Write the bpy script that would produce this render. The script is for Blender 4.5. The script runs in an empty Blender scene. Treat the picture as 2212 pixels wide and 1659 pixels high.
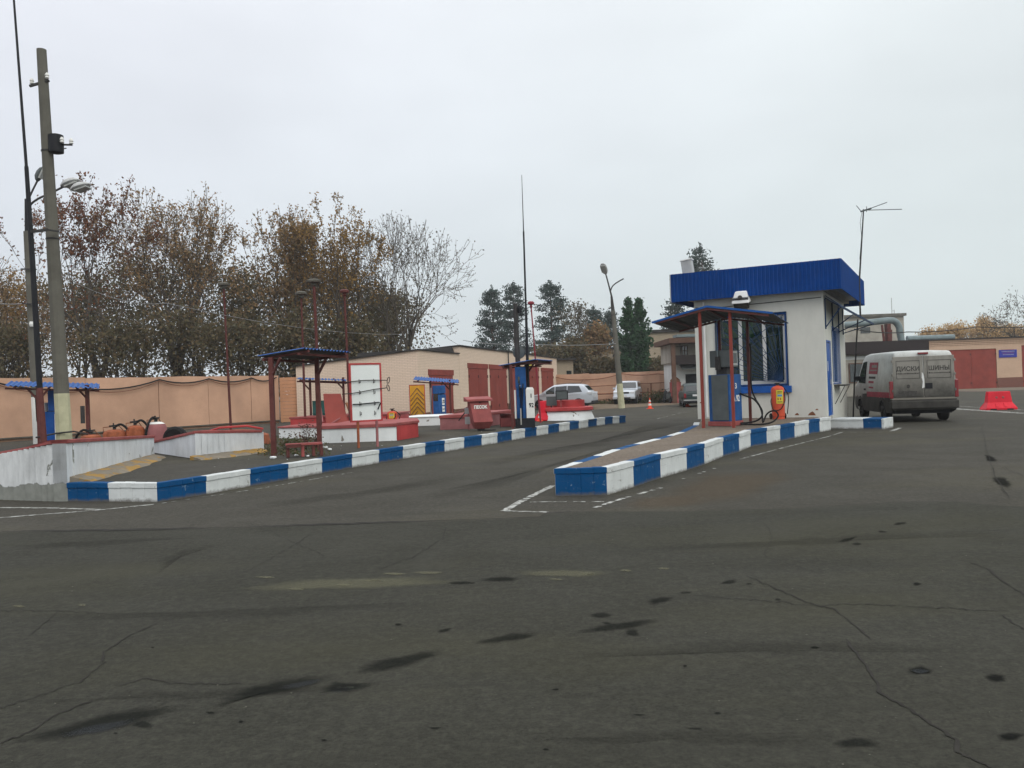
import bpy, bmesh, math, random
import numpy as np
from mathutils import Vector, Matrix
R_ = math.radians
scene = bpy.context.scene
COL = scene.collection

# ------------------------------------------------------------------ camera
F_PX, CX, CY, EYE = 1800.0, 1106.0, 829.5, 1.6      # measured on the photo at 2212 px width
ROLL, PITCH = R_(2.0), math.atan((836-829.5)/1800.0)
_F = Vector((0, math.cos(PITCH), math.sin(PITCH)))
_U0 = Vector((0, -math.sin(PITCH), math.cos(PITCH)))
_R0 = Vector((1, 0, 0))
CR = _R0*math.cos(ROLL) - _U0*math.sin(ROLL)
CU = _U0*math.cos(ROLL) + _R0*math.sin(ROLL)
cam_d = bpy.data.cameras.new('camera'); cam = bpy.data.objects.new('camera', cam_d); COL.objects.link(cam)
cam_d.sensor_width = 36; cam_d.lens = F_PX/2212*36
cam_d.clip_start = .05; cam_d.clip_end = 3000
m3 = Matrix((CR, CU, -_F)).transposed()
cam.matrix_world = Matrix.Translation((0, 0, EYE)) @ m3.to_4x4()
scene.camera = cam

def ray(px, py):
    return _F + CR*((px-CX)/F_PX) + CU*((CY-py)/F_PX)
def g(px, py, z=0.0):                       # point on the level z
    d = ray(px, py); t = (z-EYE)/d.z
    return Vector((d.x*t, d.y*t, z))
def at(px, py, Y):                          # point at world depth Y
    d = ray(px, py); t = Y/d.y
    return Vector((d.x*t, Y, EYE+d.z*t))

# ------------------------------------------------------------------ world, light, exposure
w = bpy.data.worlds.new('World'); scene.world = w; w.use_nodes = True
nt = w.node_tree; nt.nodes.clear()
N = lambda t: nt.nodes.new(t)
out = N('ShaderNodeOutputWorld'); bg = N('ShaderNodeBackground')
sky = N('ShaderNodeTexSky'); sky.sky_type = 'NISHITA'; sky.sun_disc = False
SUN_EL, SUN_ROT = R_(36), R_(150)
sky.sun_elevation = SUN_EL; sky.sun_rotation = SUN_ROT; sky.dust_density = 5
tc = N('ShaderNodeTexCoord'); sp = N('ShaderNodeSeparateXYZ'); nt.links.new(tc.outputs['Generated'], sp.inputs[0])
ramp = N('ShaderNodeValToRGB'); cr = ramp.color_ramp
cr.elements[0].position = 0.0; cr.elements[0].color = (7.0, 7.7, 7.8, 1)
cr.elements[1].position = 1.0; cr.elements[1].color = (18.0, 18.2, 18.4, 1)
for p, c in ((.12, (7.3, 8.0, 8.2)), (.28, (8.0, 8.5, 8.8)), (.45, (9.0, 9.4, 9.7)), (.7, (14, 14.2, 14.6))):
    e = cr.elements.new(p); e.color = (*c, 1)
# soft uneven cloud sheet
mp = N('ShaderNodeMapping'); mp.inputs['Scale'].default_value = (1.4, 1.4, 3.4); nt.links.new(tc.outputs['Generated'], mp.inputs[0])
nz = N('ShaderNodeTexNoise'); nz.inputs['Scale'].default_value = 1.6; nz.inputs['Detail'].default_value = 3; nz.inputs['Roughness'].default_value = .5
nt.links.new(mp.outputs[0], nz.inputs['Vector'])
mr = N('ShaderNodeMapRange'); mr.inputs['From Min'].default_value = .25; mr.inputs['From Max'].default_value = .75
mr.inputs['To Min'].default_value = .90; mr.inputs['To Max'].default_value = 1.09; nt.links.new(nz.outputs[0], mr.inputs[0])
nt.links.new(sp.outputs[2], ramp.inputs[0])
# lavender towards the left, greener towards the right
hx = N('ShaderNodeMapRange'); hx.inputs['From Min'].default_value = -.6; hx.inputs['From Max'].default_value = .4; nt.links.new(sp.outputs[0], hx.inputs[0])
tint = N('ShaderNodeMix'); tint.data_type = 'RGBA'; nt.links.new(hx.outputs[0], tint.inputs['Factor'])
tint.inputs['A'].default_value = (1.0, .98, 1.03, 1); tint.inputs['B'].default_value = (.985, 1.0, .99, 1)
mul = N('ShaderNodeMix'); mul.data_type = 'RGBA'; mul.blend_type = 'MULTIPLY'; mul.inputs['Factor'].default_value = 1
nt.links.new(ramp.outputs[0], mul.inputs['A']); nt.links.new(tint.outputs['Result'], mul.inputs['B'])
sc_ = N('ShaderNodeVectorMath'); sc_.operation = 'SCALE'; nt.links.new(mul.outputs['Result'], sc_.inputs[0]); nt.links.new(mr.outputs[0], sc_.inputs['Scale'])
mx = N('ShaderNodeMix'); mx.data_type = 'RGBA'; mx.inputs['Factor'].default_value = .94
nt.links.new(sky.outputs[0], mx.inputs['A']); nt.links.new(sc_.outputs[0], mx.inputs['B'])
nt.links.new(mx.outputs['Result'], bg.inputs[0]); bg.inputs[1].default_value = .106
nt.links.new(bg.outputs[0], out.inputs[0])
sd = bpy.data.lights.new('sun', 'SUN'); sd.energy = 1.1; sd.angle = R_(30); sd.color = (1, .96, .9)
sun = bpy.data.objects.new('sun', sd); COL.objects.link(sun)
# sky sun_rotation 0 = +Y, turning towards +X
sun.rotation_euler = (R_(90)-SUN_EL, 0, math.pi - SUN_ROT)
scene.view_settings.view_transform = 'Standard'; scene.view_settings.look = 'None'
scene.view_settings.gamma = 1; scene.view_settings.exposure = 0.0
scene.render.engine = 'CYCLES'
scene.render.resolution_x, scene.render.resolution_y = 1024, 768

# ------------------------------------------------------------------ materials
class NT:
    def __init__(s, name):
        s.m = bpy.data.materials.new(name); s.m.use_nodes = True
        s.t = s.m.node_tree; s.b = s.t.nodes['Principled BSDF']; s.o = s.t.nodes['Material Output']
    def n(s, t, **k):
        x = s.t.nodes.new(t)
        for a, v in k.items(): setattr(x, a, v)
        return x
    def l(s, a, b): s.t.links.new(a, b)
    def co(s, scale=(1, 1, 1), kind='Object'):
        c = s.n('ShaderNodeTexCoord'); m = s.n('ShaderNodeMapping'); m.inputs['Scale'].default_value = scale
        s.l(c.outputs[kind], m.inputs[0]); return m.outputs[0]
    def noise(s, scale, detail=4, rough=.55, vec=None, dist=0):
        x = s.n('ShaderNodeTexNoise'); x.inputs['Scale'].default_value = scale; x.inputs['Detail'].default_value = detail
        x.inputs['Roughness'].default_value = rough; x.inputs['Distortion'].default_value = dist
        s.l(vec if vec is not None else s.co(), x.inputs['Vector']); return x.outputs[0]
    def rng(s, v, a, b, c=0., d=1.):
        x = s.n('ShaderNodeMapRange'); x.inputs[1].default_value = a; x.inputs[2].default_value = b
        x.inputs[3].default_value = c; x.inputs[4].default_value = d; s.l(v, x.inputs[0]); return x.outputs[0]
    def mix(s, f, a, b, mode='MIX'):
        x = s.n('ShaderNodeMix', data_type='RGBA', blend_type=mode)
        for i, v in (('Factor', f), ('A', a), ('B', b)):
            if isinstance(v, (int, float)): x.inputs[i].default_value = v
            elif isinstance(v, tuple): x.inputs[i].default_value = (*v, 1) if len(v) == 3 else v
            else: s.l(v, x.inputs[i])
        return x.outputs['Result']
    def math(s, op, a, b=None):
        x = s.n('ShaderNodeMath', operation=op)
        for i, v in enumerate((a, b)):
            if v is None: continue
            if isinstance(v, (int, float)): x.inputs[i].default_value = v
            else: s.l(v, x.inputs[i])
        return x.outputs[0]
    def bump(s, h, strength=.3, dist=.02):
        x = s.n('ShaderNodeBump'); x.inputs['Strength'].default_value = strength; x.inputs['Distance'].default_value = dist
        s.l(h, x.inputs['Height']); s.l(x.outputs[0], s.b.inputs['Normal'])
    def set(s, col=None, rough=None, metal=None, spec=None):
        for k, v in (('Base Color', col), ('Roughness', rough), ('Metallic', metal), ('Specular IOR Level', spec)):
            if v is None: continue
            if isinstance(v, (int, float)): s.b.inputs[k].default_value = v
            elif isinstance(v, tuple): s.b.inputs[k].default_value = (*v, 1)
            else: s.l(v, s.b.inputs[k])
        return s.m

def paint(name, col, rough=.6, var=.18, scale=2.5, wear=None, weart=.68, bump=.15, metal=0, spec=.15, fine=40, wscale=5):
    n = NT(name); dark = tuple(c*(1-var*1.6) for c in col); lite = tuple(min(1, c*(1+var)) for c in col)
    a = n.noise(scale, 5, .6); f = n.rng(a, .3, .7)
    c = n.mix(f, dark, lite)
    if wear:
        b = n.noise(wscale, 8, .68); c = n.mix(n.rng(b, weart, weart+.04), c, wear)
    h = n.noise(fine, 3, .6); c = n.mix(n.rng(h, .3, .7, 0, .25), c, tuple(x*.8 for x in col))
    n.bump(h, bump, .01)
    return n.set(c, rough, metal, spec)

def asphalt(name, base, tintc, speck=.55, patch=1.0):
    n = NT(name); v = n.co()
    big = n.noise(.11, 5, .6, v); mid = n.noise(.9, 6, .65, v, .5); grit = n.noise(45, 4, .75, v); fine = n.noise(180, 2, .6, v)
    c = n.mix(n.rng(big, .35, .65), base, tintc)
    c = n.mix(n.rng(mid, .3, .75, 0, .55*patch), c, tuple(x*.68 for x in base))
    st = n.noise(2.2, 7, .7, n.co((.25, 1.6, 1)), 1.2)
    c = n.mix(n.rng(st, .55, .8, 0, .35), c, tuple(x*1.35 for x in tintc))
    c = n.mix(n.rng(grit, .32, .68, 0, 1), c, n.mix(.72, c, (.010, .010, .008)))
    g2 = n.noise(14, 5, .8, v); c = n.mix(n.rng(g2, .45, .70, 0, .55), c, tuple(x*1.75 for x in base))
    tr_ = n.noise(1.1, 5, .7, n.co((.06, 1.5, 1)), .8); c = n.mix(n.rng(tr_, .52, .72, 0, .4), c, tuple(x*.6 for x in base))
    yl = n.noise(.35, 4, .6, n.co((.5, 1.3, 1))); c = n.mix(n.rng(yl, .5, .75, 0, .5), c, (base[0]*1.35, base[1]*1.3, base[2]*.95))
    c = n.mix(n.rng(fine, .62, .80, 0, speck), c, (.20, .195, .175))
    vo = n.n('ShaderNodeTexVoronoi'); vo.inputs['Scale'].default_value = 9; n.l(v, vo.inputs['Vector'])
    c = n.mix(n.rng(vo.outputs[0], .015, .035, .45, 0), c, (.17, .165, .15))
    n.bump(n.math('ADD', grit, n.math('MULTIPLY', fine, .6)), .55, .012)
    r = n.rng(mid, .3, .7, .78, .93)
    return n.set(c, r, 0, .14)

def bricks(name, c1, c2, mort, sx=.26, sy=.075, bumps=.6, dirt=.25, mortar=.012):
    n = NT(name); t = n.n('ShaderNodeTexCoord'); s = n.n('ShaderNodeSeparateXYZ'); n.l(t.outputs['Object'], s.inputs[0])
    cb = n.n('ShaderNodeCombineXYZ'); n.l(n.math('ADD', s.outputs[0], s.outputs[1]), cb.inputs[0]); n.l(s.outputs[2], cb.inputs[1])
    b = n.n('ShaderNodeTexBrick'); b.inputs['Scale'].default_value = 1; b.inputs['Brick Width'].default_value = sx; b.inputs['Row Height'].default_value = sy
    b.inputs['Mortar Size'].default_value = mortar; b.inputs['Mortar Smooth'].default_value = .3; b.inputs['Bias'].default_value = 0
    b.inputs['Color1'].default_value = (*c1, 1); b.inputs['Color2'].default_value = (*c2, 1); b.inputs['Mortar'].default_value = (*mort, 1)
    n.l(cb.outputs[0], b.inputs['Vector'])
    a = n.noise(.8, 6, .65); c = n.mix(n.rng(a, .35, .75, 0, dirt), b.outputs['Color'], tuple(x*.55 for x in c1))
    k = n.noise(4, 6, .7, n.co((.7, .7, 4))); c = n.mix(n.rng(k, .66, .74, 0, .8), c, tuple(x*.28 for x in mort))
    n.bump(n.math('SUBTRACT', 1, b.outputs['Fac']), bumps, .01)
    return n.set(c, .85, 0, .2)

def plaster_flaking(name, white, under, thr=.6, low=None, scale=1.6, grime=.6):
    n = NT(name); a = n.noise(scale, 9, .62, None, .4)
    s = n.n('ShaderNodeSeparateXYZ'); n.l(n.co(), s.inputs[0])
    if low is not None:    # paint gone below an uneven height
        a = n.math('ADD', a, n.rng(s.outputs[2], low-.12, low+.12, .38, -.05))
    gr = n.noise(3.5, 6, .7, n.co((1, 1, .35)))
    wc = n.mix(n.rng(gr, .4, .75, 0, grime), white, tuple(x*.5 for x in white))
    gg = n.noise(7, 6, .6); uc = n.mix(n.rng(gg, .3, .7), tuple(x*.72 for x in under), under)
    f = n.rng(a, thr, thr+.012)
    n.bump(n.math('ADD', n.math('MULTIPLY', n.math('SUBTRACT', 1, f), 1.0), n.math('MULTIPLY', gg, .4)), .6, .015)
    return n.set(n.mix(f, wc, uc), .85, 0, .2)

def leafmat(name, cols):
    n = NT(name); ge = n.n('ShaderNodeNewGeometry'); r = n.n('ShaderNodeValToRGB'); e = r.color_ramp.elements
    e[0].position = 0; e[0].color = (*cols[0], 1); e[1].position = 1; e[1].color = (*cols[-1], 1)
    for i, c in enumerate(cols[1:-1]):
        x = e.new((i+1)/(len(cols)-1)); x.color = (*c, 1)
    n.l(ge.outputs['Random Per Island'], r.inputs[0])
    n.l(r.outputs[0], n.b.inputs['Base Color']); n.b.inputs['Roughness'].default_value = .75; n.b.inputs['Specular IOR Level'].default_value = .2
    tr = n.n('ShaderNodeBsdfTranslucent'); n.l(r.outputs[0], tr.inputs[0]); ms = n.n('ShaderNodeMixShader'); ms.inputs[0].default_value = .3
    n.l(n.b.outputs[0], ms.inputs[1]); n.l(tr.outputs[0], ms.inputs[2]); n.l(ms.outputs[0], n.o.inputs[0])
    return n.m

def glass(name, tint=(.03, .05, .05), mixf=.25, rough=.03):
    n = NT(name); n.set(tint, rough, 0, .9)
    nz_ = n.noise(1.5, 2, .5); n.bump(nz_, .05, .02)
    if mixf > 0:
        tr = n.n('ShaderNodeBsdfTransparent'); tr.inputs[0].default_value = (.62, .80, .72, 1)
        ms = n.n('ShaderNodeMixShader'); ms.inputs[0].default_value = mixf
        n.l(n.b.outputs[0], ms.inputs[1]); n.l(tr.outputs[0], ms.inputs[2]); n.l(ms.outputs[0], n.o.inputs[0])
    return n.m

M = {}
M['asphalt_old'] = asphalt('asphalt_old', (.059, .056, .044), (.078, .071, .056), .7)
M['asphalt_road'] = asphalt('asphalt_road', (.040, .040, .030), (.052, .051, .038), .4, .8)
M['asphalt_lot'] = asphalt('asphalt_lot', (.058, .056, .046), (.088, .078, .062), .8)
M['sandy_top'] = asphalt('sandy_top', (.18, .145, .112), (.24, .20, .155), .6)
M['dirt'] = asphalt('dirt', (.17, .13, .085), (.22, .17, .12), .5)
M['kerb_white'] = paint('kerb_white', (.66, .69, .68), .65, .12, 3, (.30, .31, .30), .66, .35, wscale=7)
M['kerb_blue'] = paint('kerb_blue', (.006, .085, .235), .5, .22, 3, (.12, .22, .34), .72, .3, wscale=9)
def kerb_paint(name, col, wear):
    n = NT(name); a = n.noise(3, 5, .6); c = n.mix(n.rng(a, .3, .7), tuple(x*.8 for x in col), col)
    b = n.noise(7, 9, .7); c = n.mix(n.rng(b, .62, .66), c, wear)
    sc = n.noise(5, 6, .7, n.co((.4, .4, 5))); c = n.mix(n.rng(sc, .60, .72, 0, .5), c, (.10, .10, .09))
    s_ = n.n('ShaderNodeSeparateXYZ'); n.l(n.co(), s_.inputs[0]); d = n.math('ADD', n.rng(s_.outputs[2], .0, .10, .75, -.25), n.math('MULTIPLY', n.math('SUBTRACT', n.noise(9, 7, .7), .5), 1.3))
    c = n.mix(n.rng(d, .1, .6, 0, .85), c, (.11, .10, .085)); n.bump(n.noise(25, 5, .6), .5, .012)
    return n.set(c, .65, 0, .1)
M['kerb_white'] = kerb_paint('kerb_white', (.62, .65, .64), (.28, .28, .26)); M['kerb_blue'] = kerb_paint('kerb_blue', (.003, .066, .19), (.13, .20, .27))
M['line_white'] = paint('line_white', (.42, .43, .40), .8, .12, 3, (.10, .095, .08), .49, .2, wscale=9)
M['coping_red'] = paint('coping_red', (.30, .080, .075), .6, .2, 3, (.22, .16, .14), .7)
M['bright_red'] = paint('bright_red', (.42, .055, .055), .5, .2, 2)
M['barrier_red'] = paint('barrier_red', (.62, .018, .035), .4, .1, 2, bump=.05)
M['post_brown'] = paint('post_brown', (.115, .038, .033), .55, .2, 5, (.09, .04, .02), .68)
M['gate_red'] = paint('gate_red', (.235, .048, .036), .6, .14, 1.2, (.12, .05, .03), .74, .12)
M['plinth_brown'] = paint('plinth_brown', (.16, .075, .05), .8, .2, 2)
M['peach'] = paint('peach', (.545, .335, .228), .85, .16, .5, (.38, .235, .155), .66, .4, fine=18, wscale=1.6)
M['peach_siding'] = paint('peach_siding', (.52, .27, .15), .8, .1, 1)
M['brick_cream'] = bricks('brick_cream', (.72, .575, .455), (.68, .54, .42), (.54, .42, .32), bumps=.4, dirt=.18)
M['brick_tan'] = bricks('brick_tan', (.40, .33, .235), (.34, .28, .20), (.26, .22, .17), dirt=.4)
M['brick_right'] = bricks('brick_right', (.60, .42, .30), (.55, .38, .27), (.42, .30, .21))
M['brick_brown'] = bricks('brick_brown', (.20, .085, .065), (.17, .07, .055), (.14, .07, .05))
M['roof_felt'] = paint('roof_felt', (.035, .033, .032), .85, .2, 2)
M['concrete'] = paint('concrete', (.125, .12, .10), .9, .2, 1.5, (.08, .08, .07), .66, .5, fine=30)
M['concrete_light'] = paint('concrete_light', (.36, .35, .32), .9, .2, 2, bump=.4)
M['cream_paint'] = paint('cream_paint', (.46, .45, .30), .7, .15, 3, (.25, .24, .2), .68)
M['black_metal'] = paint('black_metal', (.016, .017, .02), .5, .2, 4)
M['dark_metal'] = paint('dark_metal', (.045, .043, .042), .55, .25, 6)
M['grey_metal'] = paint('grey_metal', (.10, .115, .115), .5, .15, 3)
M['light_metal'] = paint('light_metal', (.42, .43, .42), .45, .15, 3)
M['galvanised'] = paint('galvanised', (.17, .215, .22), .5, .2, 2, (.16, .2, .21), .62)
M['white_paint'] = paint('white_paint', (.70, .71, .69), .6, .08, 1.5, bump=.1)
M['dirty_white'] = plaster_flaking('dirty_white', (.66, .69, .71), (.25, .26, .235), .665, None, 1.5, .6)
M['flaking_low'] = plaster_flaking('flaking_low', (.60, .62, .62), (.25, .26, .235), .585, .22, 1.3, .8)
M['limewash'] = plaster_flaking('limewash', (.74, .77, .76), (.30, .28, .24), .66, None, 3, .3)
M['kiosk_white'] = plaster_flaking('kiosk_white', (.56, .565, .515), (.3, .29, .25), .74, None, .9, .2)
M['soffit'] = paint('soffit', (.30, .285, .25), .8, .1, 1)
M['yellow_foot'] = plaster_flaking('yellow_foot', (.33, .20, .055), (.22, .19, .145), .47, None, 2.2)
M['blue_roof'] = paint('blue_roof', (.0, .040, .19), .6, .16, .8, (.03, .09, .27), .72, bump=.05, spec=.08)
M['blue_canopy'] = paint('blue_canopy', (.010, .085, .30), .5, .12, 3, bump=.05, spec=.2)
M['canopy_under'] = paint('canopy_under', (.10, .105, .105), .7, .2, 2)
M['blue_paint'] = paint('blue_paint', (.012, .085, .33), .45, .15, 3)
M['blue_pump'] = paint('blue_pump', (.015, .08, .24), .45, .2, 4, (.04, .05, .07), .7)
M['glass_dark'] = glass('glass_dark', (.012, .018, .02), 0)
M['glass_car'] = glass('glass_car', (.015, .02, .022), .0, .03)
M['glass_kiosk'] = glass('glass_kiosk', (.010, .030, .028), .62)
M['grille_blue'] = paint('grille_blue', (.006, .030, .09), .5, .1, 3)
M['vent_red'] = paint('vent_red', (.10, .032, .028), .6, .2, 4, (.08, .03, .02), .68)
M['green_blind'] = paint('green_blind', (.16, .38, .04), .7, .1, 3)
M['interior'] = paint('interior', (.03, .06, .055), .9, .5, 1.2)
M['rubber'] = paint('rubber', (.014, .014, .014), .75, .1, 4)
M['ext_orange'] = paint('ext_orange', (.56, .085, .04), .4, .12, 3)
M['rust_orange'] = paint('rust_orange', (.30, .09, .04), .7, .3, 7, (.12, .05, .03), .6)
M['rust_brown'] = paint('rust_brown', (.20, .085, .045), .8, .3, 6)
M['faded_red'] = paint('faded_red', (.30, .12, .12), .6, .15, 3)
M['label_yellow'] = paint('label_yellow', (.60, .50, .06), .6, .1, 4)
M['label_white'] = paint('label_white', (.72, .72, .68), .6, .05, 4)
M['label_blue'] = paint('label_blue', (.1, .25, .5), .6, .05, 4)
M['yellow_board'] = paint('yellow_board', (.66, .33, .03), .6, .12, 3)
M['lamp_glass'] = paint('lamp_glass', (.35, .36, .34), .25, .1, 4)
M['board_white'] = paint('board_white', (.74, .78, .76), .6, .05, 1)
M['silver'] = paint('silver', (.56, .60, .64), .28, .04, 1, bump=.0, metal=.35, spec=.6)
M['dark_green_car'] = paint('dark_green_car', (.018, .035, .035), .3, .1, 1, bump=.0, spec=.6)
M['car_plastic'] = paint('car_plastic', (.03, .031, .033), .6, .1, 3)
M['tail_red'] = paint('tail_red', (.20, .015, .02), .25, .1, 3, spec=.6)
M['headlamp'] = paint('headlamp', (.60, .63, .64), .15, .05, 3, spec=.8)
M['alloy'] = paint('alloy', (.34, .35, .36), .35, .1, 6, metal=.5)
M['plate'] = paint('plate', (.62, .62, .62), .5, .05, 3)
M['bark'] = paint('bark', (.085, .072, .058), .9, .3, 3, bump=.4)
M['bark_dark'] = paint('bark_dark', (.05, .043, .036), .9, .3, 3, bump=.4)
M['bark_pine'] = paint('bark_pine', (.09, .06, .042), .9, .3, 3)
M['plate_blue'] = paint('plate_blue', (.03, .04, .30), .5, .1, 3)
M['dark_fascia'] = paint('dark_fascia', (.028, .022, .022), .6, .15, 1)
M['panel_grey'] = paint('panel_grey', (.36, .34, .29), .9, .25, .5, (.2, .2, .18), .64)
M['white_siding'] = paint('white_siding', (.62, .64, .62), .6, .08, 1)
M['brown_frame'] = paint('brown_frame', (.12, .07, .05), .8, .2, 2)
M['cable'] = paint('cable', (.02, .02, .02), .7, .1, 3)
M['cable_grey'] = paint('cable_grey', (.30, .31, .31), .6, .1, 3)

# dirty van paint: white above, road dirt thickening downward and on the tail
def van_mat():
    n = NT('van_white_dirty'); s = n.n('ShaderNodeSeparateXYZ'); n.l(n.co(), s.inputs[0])
    a = n.noise(2.5, 8, .7); st = n.noise(9, 5, .7, n.co((1, 1, .25)))
    f = n.math('ADD', n.rng(s.outputs[2], .7, 1.8, 1.0, .18), n.math('MULTIPLY', n.math('SUBTRACT', a, .5), .9))
    f = n.math('ADD', f, n.rng(s.outputs[0], -2.5, -2.3, .3, 0))
    c = n.mix(n.rng(f, .15, 1.0), (.60, .63, .61), (.20, .185, .155))
    c = n.mix(n.rng(st, .5, .8, 0, .35), c, (.14, .13, .11))
    return n.set(c, .45, 0, .4)
M['van'] = van_mat()
M['van_low'] = paint('van_low', (.045, .043, .038), .7, .3, 3)
def grime_mat():
    n = NT('van_grime'); s = n.n('ShaderNodeSeparateXYZ'); n.l(n.co(), s.inputs[0]); a = n.noise(3, 8, .7); st = n.noise(7, 6, .7, n.co((1, 1, .3)))
    f = n.math('ADD', n.rng(s.outputs[2], .85, 1.75, 1.0, .1), n.math('MULTIPLY', n.math('SUBTRACT', a, .5), 1.0))
    c = n.mix(n.rng(f, .1, 1.0), (.26, .25, .22), (.055, .053, .046)); c = n.mix(n.rng(st, .5, .75, 0, .4), c, (.08, .075, .065))
    return n.set(c, .65, 0, .15)
M['van_grime'] = grime_mat()
M['lettering_grime'] = paint('lettering_grime', (.065, .062, .057), .7, .3, 20)
M['van_red'] = paint('van_red', (.32, .03, .055), .5, .2, 3, (.34, .2, .2), .62)

# ------------------------------------------------------------------ objects
LOCM = {}
def thing(name, label, cat, loc=(0, 0, 0), rz=0., group=None, kind=None):
    o = bpy.data.objects.new(name, None); o.empty_display_size = .2; COL.objects.link(o)
    o.location = loc; o.rotation_euler = (0, 0, rz)
    LOCM[o.name] = Matrix.Translation(Vector(loc)) @ Matrix.Rotation(rz, 4, 'Z')
    return tag(o, label, cat, group, kind)
def tag(o, label=None, cat=None, group=None, kind=None):
    if label: o['label'] = label
    if cat: o['category'] = cat
    if group: o['group'] = group
    if kind: o['kind'] = kind
    return o

class MB:
    def __init__(s): s.v = []; s.f = []; s.m = []
    def add(s, vs, fs, mi=0):
        k = len(s.v); s.v += [tuple(v) for v in vs]
        for f in fs: s.f.append(tuple(i+k for i in f)); s.m.append(mi)
        return s
    def hexa(s, b, t, mi=0):       # bottom and top loops of equal length (ccw seen from above)
        n = len(b)
        fs = [tuple(range(n-1, -1, -1)), tuple(range(n, 2*n))] + [(i, (i+1) % n, n+(i+1) % n, n+i) for i in range(n)]
        return s.add(list(b)+list(t), fs, mi)
    def box(s, c, d, mi=0, rz=0, rx=0, ry=0):
        Mx = Matrix.Translation(Vector(c)) @ Matrix.Rotation(rz, 4, 'Z') @ Matrix.Rotation(ry, 4, 'Y') @ Matrix.Rotation(rx, 4, 'X')
        x, y, z = d[0]/2, d[1]/2, d[2]/2
        q = lambda zz: [Mx @ Vector(p) for p in ((-x, -y, zz), (x, -y, zz), (x, y, zz), (-x, y, zz))]
        return s.hexa(q(-z), q(z), mi)
    def bb(s, x0, x1, y0, y1, z0, z1, mi=0):
        return s.box(((x0+x1)/2, (y0+y1)/2, (z0+z1)/2), (abs(x1-x0), abs(y1-y0), abs(z1-z0)), mi)
    def prism(s, poly, z0, z1, mi=0):
        zz = (lambda z: z if isinstance(z, (list, tuple)) else [z]*len(poly))
        return s.hexa([(p[0], p[1], z) for p, z in zip(poly, zz(z0))], [(p[0], p[1], z) for p, z in zip(poly, zz(z1))], mi)
    def ext(s, poly, y0, y1, mi=0):      # poly in (x,z) ccw, extruded along y
        n = len(poly)
        vs = [(p[0], y0, p[1]) for p in poly] + [(p[0], y1, p[1]) for p in poly]
        fs = [tuple(range(n)), tuple(range(2*n-1, n-1, -1))] + [(i, n+i, n+(i+1) % n, (i+1) % n) for i in range(n)]
        return s.add(vs, fs, mi)
    def tube(s, path, r, n=8, mi=0, cap=True, closed=False):
        P = [Vector(p) for p in path]; m = len(P); rr = r if isinstance(r, (list, tuple)) else [r]*m
        k = len(s.v); u = None
        for i, p in enumerate(P):
            a = P[i-1] if (i > 0 or closed) else P[0]; b = P[(i+1) % m] if (i < m-1 or closed) else P[-1]
            t = (b-a).normalized()
            if u is None: u = t.orthogonal().normalized()
            else: u = (u - t*u.dot(t)).normalized()
            v = t.cross(u)
            for j in range(n):
                an = 2*math.pi*j/n; s.v.append(tuple(p + (u*math.cos(an)+v*math.sin(an))*rr[i]))
        for i in range(m if closed else m-1):
            i2 = (i+1) % m
            for j in range(n):
                s.f.append((k+i*n+j, k+i*n+(j+1) % n, k+i2*n+(j+1) % n, k+i2*n+j)); s.m.append(mi)
        if cap and not closed:
            s.f.append(tuple(k+j for j in range(n-1, -1, -1))); s.m.append(mi)
            s.f.append(tuple(k+(m-1)*n+j for j in range(n))); s.m.append(mi)
        return s
    def bar(s, a, b, w, h=None, mi=0):      # rectangular bar between two points
        a, b = Vector(a), Vector(b); t = (b-a).normalized(); h = h or w
        u = t.cross(Vector((0, 0, 1)))
        u = u.normalized() if u.length > 1e-3 else Vector((1, 0, 0)); v = u.cross(t)
        q = lambda p: [p-u*w/2-v*h/2, p+u*w/2-v*h/2, p+u*w/2+v*h/2, p-u*w/2+v*h/2]
        return s.hexa(q(a)[::-1], q(b)[::-1], mi)
    def lathe(s, prof, c=(0, 0, 0), n=16, mi=0, axis=None):
        k = len(s.v); c = Vector(c); Mx = Matrix.Identity(3)
        if axis is not None: Mx = Vector((0, 0, 1)).rotation_difference(Vector(axis)).to_matrix()
        for r, z in prof:
            for j in range(n):
                an = 2*math.pi*j/n; s.v.append(tuple(c + Mx @ Vector((r*math.cos(an), r*math.sin(an), z))))
        for i in range(len(prof)-1):
            for j in range(n): s.f.append((k+i*n+j, k+i*n+(j+1) % n, k+(i+1)*n+(j+1) % n, k+(i+1)*n+j)); s.m.append(mi)
        s.f.append(tuple(k+j for j in range(n-1, -1, -1))); s.m.append(mi)
        e = k+(len(prof)-1)*n; s.f.append(tuple(e+j for j in range(n))); s.m.append(mi)
        return s
    def sheet(s, A, B, C, D, waves, amp=.018, th=.006, mi=0, mi2=None, trap=False):
        """corrugated sheet: ribs run A->D (B->C), the wave runs A->B"""
        A, B, C, D = map(Vector, (A, B, C, D)); nrm = (B-A).cross(D-A).normalized()
        if nrm.z < 0: nrm = -nrm
        k = len(s.v); mi2 = mi if mi2 is None else mi2
        per = 4 if trap else 6; n = waves*per
        for i in range(n+1):
            t = i/n
            if trap: wv = (1, 1, -1, -1)[i % 4]; t = min(1, max(0, t + (.0 if i % 2 == 0 else -.25/n)))
            else: wv = math.sin(2*math.pi*i/per)
            for e, (p, q) in enumerate(((A, B), (D, C))):
                b = p.lerp(q, t) + nrm*amp*wv
                s.v.append(tuple(b)); s.v.append(tuple(b - nrm*th))
        for i in range(n):
            a = k+i*4; b = a+4
            s.f.append((a, b, b+2, a+2)); s.m.append(mi)
            s.f.append((a+1, a+3, b+3, b+1)); s.m.append(mi2)
            s.f.append((a, a+1, b+1, b)); s.m.append(mi)
            s.f.append((a+2, b+2, b+3, a+3)); s.m.append(mi)
        e = k+n*4
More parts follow.
